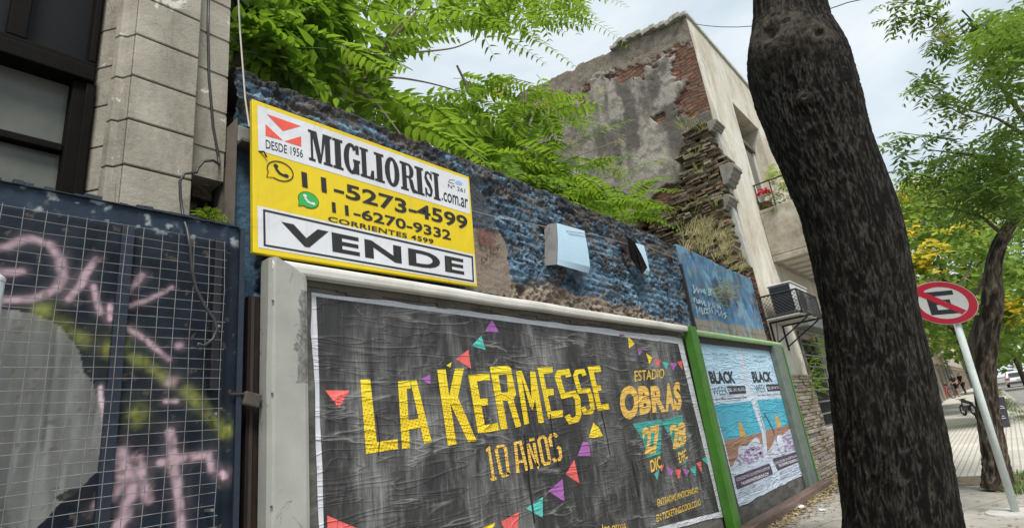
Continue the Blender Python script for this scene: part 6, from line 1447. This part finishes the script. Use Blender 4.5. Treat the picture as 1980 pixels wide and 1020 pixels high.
# ================================================================== NO PARKING SIGN
xs_ = 8.9
S2 = lambda pl: zz(9.27, 1760, 530, pl)
npk = thing('parking_sign', 'round red and white sign with crossed out black E on a leaning pole', 'sign', tuple(PX((1965, 990), xs_)*[1, 1, 0]))
pb = PX((1965, 992), xs_); ptp = PX((1833, 570), xs_)
obj('pole', G().tube([(xs_+.02, pb[1], -.02), (xs_+.03, ptp[1], ptp[2])], .040, 14), m_paint('pole_paint', (.60, .66, .64), .45, .25, 8, .1), npk, smooth=True)
ctr = (560+35, 512); 
def ell(rx, rz, n=56): return [(ctr[0]+rx*math.cos(a)+(-38)*math.sin(a)*(-1)*rz/382, ctr[1]+rz*math.sin(a)+.05*rx*math.cos(a)) for a in np.linspace(0, 2*math.pi, n+1)[:-1]]
XL = lambda k: (lambda p: PX(p, xs_-.03-.002*k))
def disc(pl, k): return [XL(k)(p) for p in S2(pl)]
g = G().prism(disc(ell(628, 384), 0)[::-1], (.004, 0, 0)); plate = obj('plate', g, m_paint('sign_rim', (.66, .62, .60), .5, .2), npk)
mSR = m_paint('sign_red', (.48, .02, .045), .4, .15, 5, .05); mSW = m_paint('sign_white', (.60, .615, .59), .45, .15, 5, .05); mSK = m_plain('sign_black', (.03, .032, .04), .5)
g = G(); o_ = disc(ell(616, 375), 1); i_ = disc(ell(455, 283), 1); n = len(o_)
for k in range(n): j = (k+1) % n; g.poly([o_[k], o_[j], i_[j], i_[k]])
obj('red_ring', g, mSR, plate)
obj('white_face', G().poly(disc(ell(456, 284), .6)), mSW, plate)
obj('letter_e', G().poly(disc([(255, 328), (750, 282), (774, 360), (418, 396), (440, 468), (706, 446), (732, 524), (470, 548), (502, 640), (870, 612), (905, 690), (384, 732)], 1.4)), mSK, plate)
obj('slash', G().poly(disc([(190, 290), (1010, 645), (935, 715), (150, 385)], 2.2)), mSR, plate)
obj('sign_bolt', G().lathe(tuple(PX((1828, 585), xs_-.035)), [(.006, 0), (.008, -.004), (.003, -.008)], 8, 0), m_plain('bolt_steel', (.3, .3, .3), .4), plate)
obj('pole_footing', G().lathe((xs_, pb[1], -.02), [(.30, 0), (.28, .03), (.10, .035), (.05, .03)], 18), m_paint('footing_cement', (.46, .45, .42), .9, .4), npk)
# ================================================================== litter at the foot of the hoardings
mLit = m_island('dry_leaf', [(.30, .21, .10), (.42, .33, .18), (.22, .15, .08), (.5, .44, .28)], .9, .2, 30)
g = G(); rs = random.Random(17)
for _ in range(1500):
    x = rs.uniform(7.2, 13.5); y = 2.86-abs(rs.gauss(0, .20)) if x < fx1 else 3.1-abs(rs.gauss(0, .25)); a = rs.uniform(0, 6.28); s = rs.uniform(.015, .05); u = np.array([math.cos(a), math.sin(a), rs.uniform(-.3, .3)])*s; v = np.array([-math.sin(a), math.cos(a), rs.uniform(-.3, .3)])*s*.5; c = np.array([x, y, .012+rs.uniform(0, .012)])
    g.add([c-u, c+v, c+u, c-v+np.array([0, 0, .008])], [(0, 1, 2), (0, 2, 3)])
for _ in range(700):
    x = rs.uniform(6, 14); y = rs.uniform(-.5, 2.8); a = rs.uniform(0, 6.28); s = rs.uniform(.01, .035); u = np.array([math.cos(a), math.sin(a), .1])*s; v = np.array([-math.sin(a), math.cos(a), 0])*s*.5; c = np.array([x, y, .01]); g.add([c-u, c+v, c+u, c-v], [(0, 1, 2), (0, 2, 3)])
obj('leaf_litter', g, mLit, None, kind='stuff', label='dry leaf litter gathered along the foot of the hoardings', cat='leaf litter')
mScrap = m_plain('paper_scrap', (.72, .72, .72), .8)
for i, (q, s, lb) in enumerate([((1570, 955), .13, 'largest torn white paper scrap below the green hoarding corner'), ((1540, 978), .16, 'long white paper scrap nearest the viewer by the foot beam'), ((1525, 945), .06, 'small white paper scrap touching the brown foot beam'), ((1590, 985), .05, 'tiny white paper scrap near the big trunk base')]):
    c = PZ(q, .015); g = G(); a = .4*i; u = np.array([math.cos(a), math.sin(a), 0])*s; v = np.array([-math.sin(a), math.cos(a), 0])*s*.55
    V = [c-u-v, c-v*1.2+[0, 0, .012], c+u-v*.7, c+u*.9+v+[0, 0, .02], c+v*.8, c-u*1.1+v*.9+[0, 0, .01]]; g.add(V, [(0, 1, 4, 5), (1, 2, 3, 4)]); g.add([np.array(p)-[0, 0, .001] for p in V], [(5, 4, 1, 0), (4, 3, 2, 1)])
    obj('paper_scrap', g, mScrap, None, lb, 'paper scrap', 'paper scraps on the pavement', loc=c)
# ================================================================== STREET FURNITURE AND PEOPLE
mBlkM = m_plain('black_panel', (.03, .033, .045), .5); mTyre = m_plain('tyre_rubber', (.02, .02, .02), .8)
c = GP((1934, 826)); ab = thing('pavement_board', 'black folding pavement board with chalk writing by the kerb', 'pavement board', tuple(c))
xA = c[0]; AQ = lambda p: PX(p, xA)
g = G(); q = [PX((1916, 826), xA), PX((1954, 824), xA), PX((1942, 766), xA+.3), PX((1922, 767), xA+.3)]; g.prism(q, (.05, 0, 0)); obj('front_board', g, mBlkM, ab)
g = G(); q2 = [PX((1920, 822), xA+1.0), PX((1952, 821), xA+1.0), PX((1942, 767), xA+.36), PX((1922, 768), xA+.36)]; g.prism(q2, (.04, 0, 0)); obj('rear_board', g, mBlkM, ab)
g = G()
for pl in ([(1930, 786), (1936, 784), (1941, 786)], [(1931, 789), (1943, 788)], [(1934, 806), (1942, 803)], [(1935, 809), (1945, 807)]): g.ribbon(pl, 1.2, lambda p: PX(p, xA+.02-.06+.3*(826-p[1])/60))
obj('chalk_marks', g, m_plain('chalk_white', (.55, .55, .58), .9), ab)
c = GP((1891, 820)); x_ = c[0]; pb_ = thing('planter_box', 'small dark planter box on the pavement beside the crooked tree', 'planter', tuple(c))
a, b = PX((1885, 800), x_), PX((1896, 821), x_); g = G().prism([(x_, a[1], b[2]-.01), (x_, b[1]-.5, b[2]-.01), (x_, b[1]-.5, a[2]), (x_, a[1]+.03, a[2])], (.5, 0, 0)); obj('box', g, m_paint('planter_brown', (.06, .045, .035), .8, .5), pb_, bevel=.01)
g = G(); g.box(x_-.02, x_+.52, b[1]-.52, a[1]+.02, a[2]+.001, a[2]+.04); obj('rim', g, m_plain('planter_rim', (.08, .06, .05), .8), pb_)
def wheel(parent, c, r, w, ax, name='wheel'):
    """ax: unit vector of the axle"""
    ax = np.array(ax, float); u = np.cross(ax, [0, 0, 1.0]); u /= np.linalg.norm(u); v = np.array([0, 0, 1.0])
    ring = [np.array(c)+r*(math.cos(a)*u+math.sin(a)*v) for a in np.linspace(0, 2*math.pi, 25)]
    wh = obj(name, G().tube(ring, w, 6, False), mTyre, parent, smooth=True)
    g = G(); r2 = [np.array(c)+(r-w*1.3)*(math.cos(a)*u+math.sin(a)*v) for a in np.linspace(0, 2*math.pi, 25)]; g.tube(r2, w*.35, 5, False)
    for k in range(10): a = k*.628; g.tube([np.array(c), np.array(c)+(r-w)*(math.cos(a)*u+math.sin(a)*v)], w*.12, 3, False)
    g.tube([np.array(c)-ax*w*1.2, np.array(c)+ax*w*1.2], w*.8, 8); obj('rim', g, m_plain('rim_steel', (.4, .4, .42), .3, .5, .6), wh)
    return wh
# motorbike: rear wheel shows between the pole and the crooked tree
c = GP((1886, 802)); mb = thing('motorbike', 'black motorbike parked on the pavement behind the sign pole', 'motorbike', tuple(c)); sc_ = c[0]*.0165
d1 = np.array([.9, .43, 0]); d1 /= np.linalg.norm(d1); axl = np.array([-d1[1], d1[0], 0]); r_ = .42*sc_/.42*.9
r_ = float(abs(PX((1886, 778), c[0])[2]-PX((1886, 800), c[0])[2]))/2; o = c+np.array([0, 0, r_])
wheel(mb, o, r_*.9, r_*.2, axl); wheel(mb, o+d1*r_*3.9, r_*.9, r_*.18, axl)
mMoto = m_plain('moto_black', (.025, .025, .028), .35)
g = G(); g.obox(o+d1*r_*1.9+[0, 0, r_*.35], d1*r_*.8, axl*r_*.35, np.array([0, 0, r_*.5])); g.tube([o, o+d1*r_*1.9+[0, 0, r_*.2], o+d1*r_*3.9], r_*.12, 6); obj('engine', g, m_plain('moto_engine', (.10, .10, .10), .4, .5, .5), mb, bevel=.02)
g = G(); pts = [o+d1*r_*-.5+[0, 0, r_*1.25], o+d1*r_*.8+[0, 0, r_*1.35], o+d1*r_*1.7+[0, 0, r_*1.5], o+d1*r_*2.6+[0, 0, r_*1.75], o+d1*r_*3.0+[0, 0, r_*1.5]]; g.tube(pts, [r_*.12, r_*.3, r_*.3, r_*.42, r_*.2], 10); obj('seat_and_tank', g, mMoto, mb, smooth=True)
g = G(); hb = o+d1*r_*3.2+[0, 0, r_*2.1]; g.tube([hb-axl*r_*.9, hb, hb+axl*r_*.9], r_*.07, 6); g.tube([hb, o+d1*r_*3.9], r_*.1, 6); obj('handlebar', g, mMoto, mb)
g = G(); g.lathe(tuple(o+d1*r_*3.55+[0, 0, r_*1.9]), [(r_*.1, -r_*.2), (r_*.28, 0), (r_*.28, r_*.1)], 12, 0); obj('headlight', g, m_plain('lamp_glass', (.6, .6, .58), .1), mb, smooth=True)
g = G(); ring = [o+(r_*1.08)*(math.cos(a)*d1+math.sin(a)*np.array([0, 0, 1.0])) for a in np.linspace(.6, 2.8, 10)]; g.tube(ring, r_*.12, 6); obj('mudguard', g, mMoto, mb, smooth=True)
# red bicycle
c = GP((1844, 769)); bk_ = thing('bicycle', 'red bicycle with a front basket parked by the shop fronts', 'bicycle', tuple(c)); kb = float(abs(PX((1838, 768), c[0])[2]-PX((1838, 748), c[0])[2]))/2
d1 = np.array([-.80, .6, 0]); axl = np.array([-d1[1], d1[0], 0]); o = c+np.array([0, 0, kb]); o2 = o+d1*kb*3.0
wheel(bk_, o, kb*.95, kb*.10, axl); wheel(bk_, o2, kb*.95, kb*.10, axl)
g = G(); bb = o+d1*kb*1.4+[0, 0, -kb*.1]; stp = o+d1*kb*1.0+[0, 0, kb*1.5]; hd = o2-d1*kb*.6+[0, 0, kb*1.6]
for a, b in ((o, bb), (o, stp), (bb, stp), (bb, hd), (stp, hd), (hd, o2)): g.tube([a, b], kb*.07, 6)
obj('frame', g, m_paint('red_paint', (.55, .02, .03), .4, .1), bk_)
g = G(); g.tube([stp-d1*kb*.35+[0, 0, kb*.25], stp+[0, 0, kb*.28], stp+d1*kb*.3+[0, 0, kb*.25]], [kb*.2, kb*.15, kb*.07], 8); obj('saddle', g, mTyre, bk_, smooth=True)
g = G(); h2 = hd+[0, 0, kb*.4]; g.tube([hd, h2], kb*.06, 6); g.tube([h2-axl*kb*.7-d1*kb*.3, h2, h2+axl*kb*.7-d1*kb*.3], kb*.06, 6); obj('handlebar', g, mTyre, bk_)
g = G(); bc = h2+d1*kb*.5; g.obox(bc, d1*kb*.4, axl*kb*.5, np.array([0, 0, kb*.35])); obj('basket', g, m_paint('basket_red', (.6, .02, .05), .5, .2), bk_, bevel=.01)
# ---- people
def skin_obj(name, nodes, edges, m, parent, sub=2):
    """nodes: {key: (pos, radius)}; grown with Skin + Subdivision, rooted at the first key"""
    keys = list(nodes); ix = {k: i for i, k in enumerate(keys)}; base = rootloc(parent)
    me = bpy.data.meshes.new(name); me.from_pydata([tuple(np.array(nodes[k][0])-base) for k in keys], [(ix[a], ix[b]) for a, b in edges], []); me.update()
    o = bpy.data.objects.new(name, me); COL.objects.link(o); o.parent = parent; me.materials.append(m)
    sk = o.modifiers.new('skin', 'SKIN'); sk.use_smooth_shade = True
    for i, k in enumerate(keys):
        r = nodes[k][1]; r = (r, r) if np.isscalar(r) else r
        me.skin_vertices[0].data[i].radius = r; me.skin_vertices[0].data[i].use_root = (i == 0)
    s = o.modifiers.new('sub', 'SUBSURF'); s.levels = sub; s.render_levels = sub
    return o
def person(label, foot, H, yaw, arm_fwd, stride, top_c, bot_c, shorts, hair_c=(.02, .015, .012)):
    r = thing('person', label, 'person', tuple(foot), 'people on the pavement'); f = np.array([math.cos(yaw), math.sin(yaw), 0]); s = np.array([-f[1], f[0], 0]); u = np.array([0, 0, 1.0]); o = np.array(foot)
    P_ = lambda a, b, c: o+H*(f*a+s*b+u*c)
    N = {'pel': (P_(0, 0, .52), H*.062), 'sp': (P_(0.005, 0, .62), H*.060), 'ch': (P_(.01, 0, .74), (H*.085, H*.062)), 'nk': (P_(.015, 0, .84), H*.030), 'hd0': (P_(.03, 0, .875), H*.040), 'hd1': (P_(.03, 0, .93), H*.050), 'hd2': (P_(.028, 0, .975), H*.038), 'nose': (P_(.085, 0, .915), H*.010)}
    E = [('pel', 'sp'), ('sp', 'ch'), ('ch', 'nk'), ('nk', 'hd0'), ('hd0', 'hd1'), ('hd1', 'hd2'), ('hd1', 'nose')]
    for sg, n in ((1, 'l'), (-1, 'r')):
        st = stride*sg
        N['hip'+n] = (P_(0, .05*sg, .49), H*.050); N['kn'+n] = (P_(st*.55+.02, .05*sg, .28), H*.034); N['cf'+n] = (P_(st*.8-.01, .05*sg, .18), H*.032); N['an'+n] = (P_(st-.01, .05*sg, .045), H*.021); N['to'+n] = (P_(st+.07, .055*sg, .018), H*.020)
        E += [('pel', 'hip'+n), ('hip'+n, 'kn'+n), ('kn'+n, 'cf'+n), ('cf'+n, 'an'+n), ('an'+n, 'to'+n)]
        af = arm_fwd[0 if sg > 0 else 1]
        N['sh'+n] = (P_(.01, .105*sg, .80), H*.036); N['el'+n] = (P_(.01+.10*af, .135*sg, .64), H*.024); N['wr'+n] = (P_(.03+.26*af, .125*sg, .50+.13*af), H*.016); N['pm'+n] = (P_(.04+.31*af, .122*sg, .465+.15*af), (H*.018, H*.010))
        E += [('ch', 'sh'+n), ('sh'+n, 'el'+n), ('el'+n, 'wr'+n), ('wr'+n, 'pm'+n)]
        for k, (dx, dl) in enumerate(((-.016, .036), (-.005, .044), (.006, .042), (.017, .034))):
            a = P_(.045+.345*af+dx*.2, (.122+dx*.3)*sg, .452+.158*af+dx*.6); b = a+H*dl*(f*(.35+.5*af)-u*(.9-.6*af)); N['f%d%s' % (k, n)] = (b, H*.0055); E.append(('pm'+n, 'f%d%s' % (k, n)))
        N['th'+n] = (P_(.07+.29*af, .100*sg, .46+.15*af), H*.007); E.append(('wr'+n, 'th'+n))
    skin = m_plain('skin', (.36, .20, .13), .6); skin_obj('body', N, E, skin, r)
    q = lambda k, m_=1.0: (N[k][0], (np.array(N[k][1])*m_+H*.012).tolist() if not np.isscalar(N[k][1]) else N[k][1]*m_+H*.012)
    T_ = {'sp': q('sp'), 'ch': q('ch'), 'pel': q('pel', 1.02), 'shl': q('shl'), 'shr': q('shr'), 'ell': ((np.array(N['shl'][0])*.35+np.array(N['ell'][0])*.65), H*.036), 'elr': ((np.array(N['shr'][0])*.35+np.array(N['elr'][0])*.65), H*.036)}
    skin_obj('shirt', T_, [('sp', 'ch'), ('sp', 'pel'), ('ch', 'shl'), ('ch', 'shr'), ('shl', 'ell'), ('shr', 'elr')], m_plain('shirt_cloth', top_c, .85), r)
    e_ = .75 if shorts else 1.0
    B_ = {'pel': (N['pel'][0]-u*H*.01, H*.072), 'hl': (N['hipl'][0], H*.062), 'hr': (N['hipr'][0], H*.062)}; Eb = [('pel', 'hl'), ('pel', 'hr')]
    for n in 'lr':
        B_['k'+n] = (np.array(N['hip'+n][0])*(1-e_)+np.array(N['kn'+n][0])*e_, H*.048 if shorts else H*.040); Eb.append(('h'+n, 'k'+n))
        if not shorts: B_['c'+n] = (N['cf'+n][0], H*.036); B_['a'+n] = (np.array(N['an'+n][0])+u*H*.01, H*.028); Eb += [('k'+n, 'c'+n), ('c'+n, 'a'+n)]
    skin_obj('shorts' if shorts else 'trousers', B_, Eb, m_plain('leg_cloth', bot_c, .85), r)
    skin_obj('hair', {'a': (P_(.015, 0, .972), H*.044), 'b': (P_(-.012, 0, .935), H*.042), 'c': (P_(-.005, 0, .90), H*.026)}, [('a', 'b'), ('b', 'c')], m_plain('hair_dark', hair_c, .6), r)
    g = G()
    for sg, n in ((1, 'l'), (-1, 'r')): skin_obj('shoe', {'a': (np.array(N['an'+n][0])-u*H*.022-f*H*.012, H*.024), 'b': (np.array(N['to'+n][0])+f*H*.012, H*.022)}, [('a', 'b')], m_plain('shoe_dark', (.04, .04, .04), .6), r)
c = GP((1856, 766)); hh = float(abs(PX((1856, 766), c[0])[2]-PX((1850, 721), c[0])[2]))
person('person in dark green t-shirt and black shorts leaning towards the red bicycle', c, hh, 2.6, (.9, .7), .10, (.035, .05, .04), (.015, .015, .018), True)
c2 = GP((1868, 762)); person('person in black clothes standing behind the sign pole', c2, hh*c2[0]/c[0]*.98, 2.2, (.3, .1), .05, (.02, .02, .024), (.02, .02, .024), False)
# ---- cars on the road
def car(label, at, Lc, Wc, Hc, yaw, body_c, van=False):
    r = thing('parked_car', label, 'car', tuple(at), 'cars along the road'); f = np.array([math.cos(yaw), math.sin(yaw), 0]); s = np.array([-f[1], f[0], 0]); o = np.array(at)
    P_ = lambda a, b, c: o+f*a*Lc+s*b*Wc+np.array([0, 0, c*Hc])
    def hull(prof, hw, top=None):
        g = G(); n = len(prof)
        for sg in (-1, 1):
            for a, c in prof: g.v.append(tuple(P_(a, sg*hw(c), c)))
        g.f = [tuple(range(n)), tuple(range(2*n-1, n-1, -1))]+[(i, i+n, (i+1) % n+n, (i+1) % n) for i in range(n)]
        return g
    low = [(-.5, .22), (-.5, .45), (-.48, .58), (-.30, .62), (.25, .60), (.44, .53), (.5, .42), (.5, .20)]; 
    mB = m_paint('car_paint_'+('white' if body_c[0] > .5 else 'red' if body_c[0] > body_c[2]*2 else 'grey'), body_c, .25, .1, 4, .02, None, .5)
    obj('body', hull(low, lambda c: .5), mB, r, bevel=.06)
    up_ = [(-.47, .59), (-.40, .93), (-.30, 1.0), (.08, 1.0), (.26, .61)] if not van else [(-.49, .59), (-.48, .97), (-.4, 1.0), (.2, 1.0), (.36, .61)]
    cab = obj('cabin', hull(up_, lambda c: .48-.09*(c-.6)/.4), mB, r, bevel=.05)
    gl = m_plain('car_glass', (.04, .05, .06), .08, .6)
    g = G(); yb_ = lambda c: .48-.09*(c-.6)/.4
    for a0, a1 in ((-.484, .0),): g.poly([P_(-.463-.012, -.36, .66), P_(-.463-.012, .36, .66), P_(-.418-.012, .33, .90), P_(-.418-.012, -.33, .90)])
    obj('rear_window', g, gl, cab)
    for sg in (-1, 1):
        g = G(); g.poly([P_(-.40, sg*(yb_(.65)+.008), .65), P_(.18, sg*(yb_(.65)+.008), .65), P_(.06, sg*(yb_(.93)+.008), .93), P_(-.34, sg*(yb_(.93)+.008), .93)]); obj('side_window', g, gl, cab)
        g = G(); g.obox(P_(-.502, sg*.42, .55), f*.012*Lc, s*.07*Wc, np.array([0, 0, .05*Hc])); obj('tail_light', g, m_plain('tail_red', (.55, .03, .05), .3), r)
        for a in (-.31, .31): wheel(r, P_(a, sg*.455, .22), .20*Hc, .055*Hc, s)
    g = G(); g.obox(P_(-.505, 0, .28), f*.015*Lc, s*.47*Wc, np.array([0, 0, .07*Hc])); obj('bumper', g, m_plain('bumper_grey', (.07, .07, .07), .6), r, bevel=.02)
    g = G(); g.obox(P_(-.504, 0, .47), f*.004*Lc, s*.12*Wc, np.array([0, 0, .035*Hc])); obj('number_plate', g, m_plain('plate_pale', (.6, .6, .6), .5), r)
yw = .02
def road_at(p): q = GP(p); return np.array([q[0], q[1], gz(q[0])-.12])
def scl(p, px_h): x = road_at(p)[0]; return float(PX((p[0], p[1]-px_h), x)[2]-PX(p, x)[2])
q = road_at((1975, 743)); h = scl((1975, 741), 28); car('white car seen from behind at the right edge of the road', q, 4.3*h/1.6, 2.3*h/1.6, h, yw, (.70, .70, .72))
q = road_at((1938, 726)); h = scl((1938, 726), 12); car('small red car far down the road between two pale vehicles', q+np.array([0, 0, 0]), 4.2*h/1.5, 1.9*h/1.5, h, yw, (.50, .10, .06))
q = road_at((1930, 727)); h = scl((1930, 727), 14); car('pale van farthest left of the distant vehicles', q, 4.8*h/2, 1.9*h/2, h, yw, (.62, .66, .68), True)
q = road_at((1955, 726)); h = scl((1955, 726), 13); car('dark grey car far off just left of the white car', q, 4.3*h/1.5, 1.8*h/1.5, h, yw, (.09, .09, .10))
# ---- shop buildings beyond the big trunk
def block(label, x0, x1, h, m, y0=3.2, balcony=None, seed=1, aw=None):
    z0 = gz(x0)-.3; r = thing('street_building', label, 'building', (x0, y0, gz(x0)), 'buildings down the street')
    obj('wall', G().box(x0, x1, y0, y0+9, z0, h), m, r); n = max(1, int((x1-x0)/3.2)); w = (x1-x0)/n
    mD = m_plain('shop_dark', (.04, .04, .045), .3); mF = m_plain('shop_frame', (.30, .24, .18), .7)
    for k in range(n):
        xa_ = x0+k*w+.5; xb_ = x0+(k+1)*w-.5; d = obj('shop_front', G().box(xa_, xb_, y0-.03, y0+.02, gz(x0)+.05, gz(x0)+2.6), mD, r)
        obj('frame', G().box(xa_-.12, xa_-.001, y0-.08, y0-.001, gz(x0), gz(x0)+2.7).box(xb_+.001, xb_+.12, y0-.08, y0-.001, gz(x0), gz(x0)+2.7).box(xa_, xb_, y0-.09, y0-.031, gz(x0)+2.3, gz(x0)+2.42), mF, d)
        if h > 5.5:
            wv = obj('window', G().box(xa_+.2, xb_-.2, y0-.02, y0+.02, 4.2, min(h-.8, 6.2)), mD, r); obj('sill', G().box(xa_+.1, xb_-.1, y0-.12, y0-.021, 4.08, 4.19), m, wv)
    obj('cornice', G().box(x0-.02, x1+.02, y0-.18, y0-.002, h-.35, h-.1).box(x0, x1, y0-.09, y0-.003, h-.1, h+.15), m, r, bevel=.02)
    if balcony:
        bx0_, bx1_, bz_, bd = balcony; b = obj('balcony', G().box(bx0_, bx1_, y0-bd, y0-.003, bz_-.28, bz_), m_paint('slab_pale', (.55, .53, .48), .8, .3), r)
        g = G()
        for x in np.arange(bx0_, bx1_, .22): g.tube([(x, y0-bd+.03, bz_), (x, y0-bd+.03, bz_+1.0)], .014, 4, False)
        for y in np.arange(y0-bd+.03, y0, .18): g.tube([(bx0_+.02, y, bz_), (bx0_+.02, y, bz_+1.0)], .014, 4, False)
        for z in (bz_+.5, bz_+1.0): g.tube([(bx0_+.02, y0, z), (bx0_+.02, y0-bd+.03, z), (bx1_, y0-bd+.03, z)], .02, 4)
        obj('railing', g, m_plain('rail_brown', (.16, .08, .06), .6), b)
    if aw:
        a0, a1, az, ad = aw; g = G().prism([(a0, y0-.005, az), (a0, y0-ad, az-.45), (a0, y0-ad, az-.75), (a0, y0-.005, az-.1)], (a1-a0, 0, 0)); obj('awning', g, m_paint('awning_cream', (.66, .55, .42), .8, .2), r)
qz = PY((1812, 672), 2.2); bzz = float(qz[2])
block('pinkish shop building with an iron railed balcony seen past the big trunk', 34.05, 47, 7.2, m_paint('pink_render', (.62, .46, .38), .9, .3), 3.25, (float(qz[0]), float(qz[0])+6, bzz, 1.15), 1)
block('low cream shop with a broad awning left of the sign pole', 47.05, 66, 5.2, m_paint('cream_wall2', (.62, .52, .42), .9, .25), 3.3, None, 2, (50, 62, 4.4, 1.3))
block('grey building far down the pavement behind the crooked tree', 66.05, 100, 5.5, m_paint('grey_wall2', (.44, .40, .36), .9, .3), 3.3, None, 3)
block('farthest pale terrace on the same side of the street', 100.1, 170, 7, m_paint('terrace_pale', (.50, .47, .42), .9, .3), 3.4, None, 4)
# yellow painted kerb post where the pavement ends
c = GP((1924, 752)); x_ = c[0]; w_ = abs(PX((1922, 750), x_)[1]-PX((1926, 750), x_)[1]); hh = float(PX((1921, 727), x_)[2]-c[2])
bo = thing('bollard', 'yellow and white kerb post at the far edge of the crooked tree', 'bollard', tuple(c)); obj('post', G().lathe(tuple(c), [(w_*.5, 0), (w_*.45, hh*.9), (w_*.3, hh), (.02, hh)], 12), m_paint('bollard_yellow', (.62, .48, .12), .6, .3), bo)
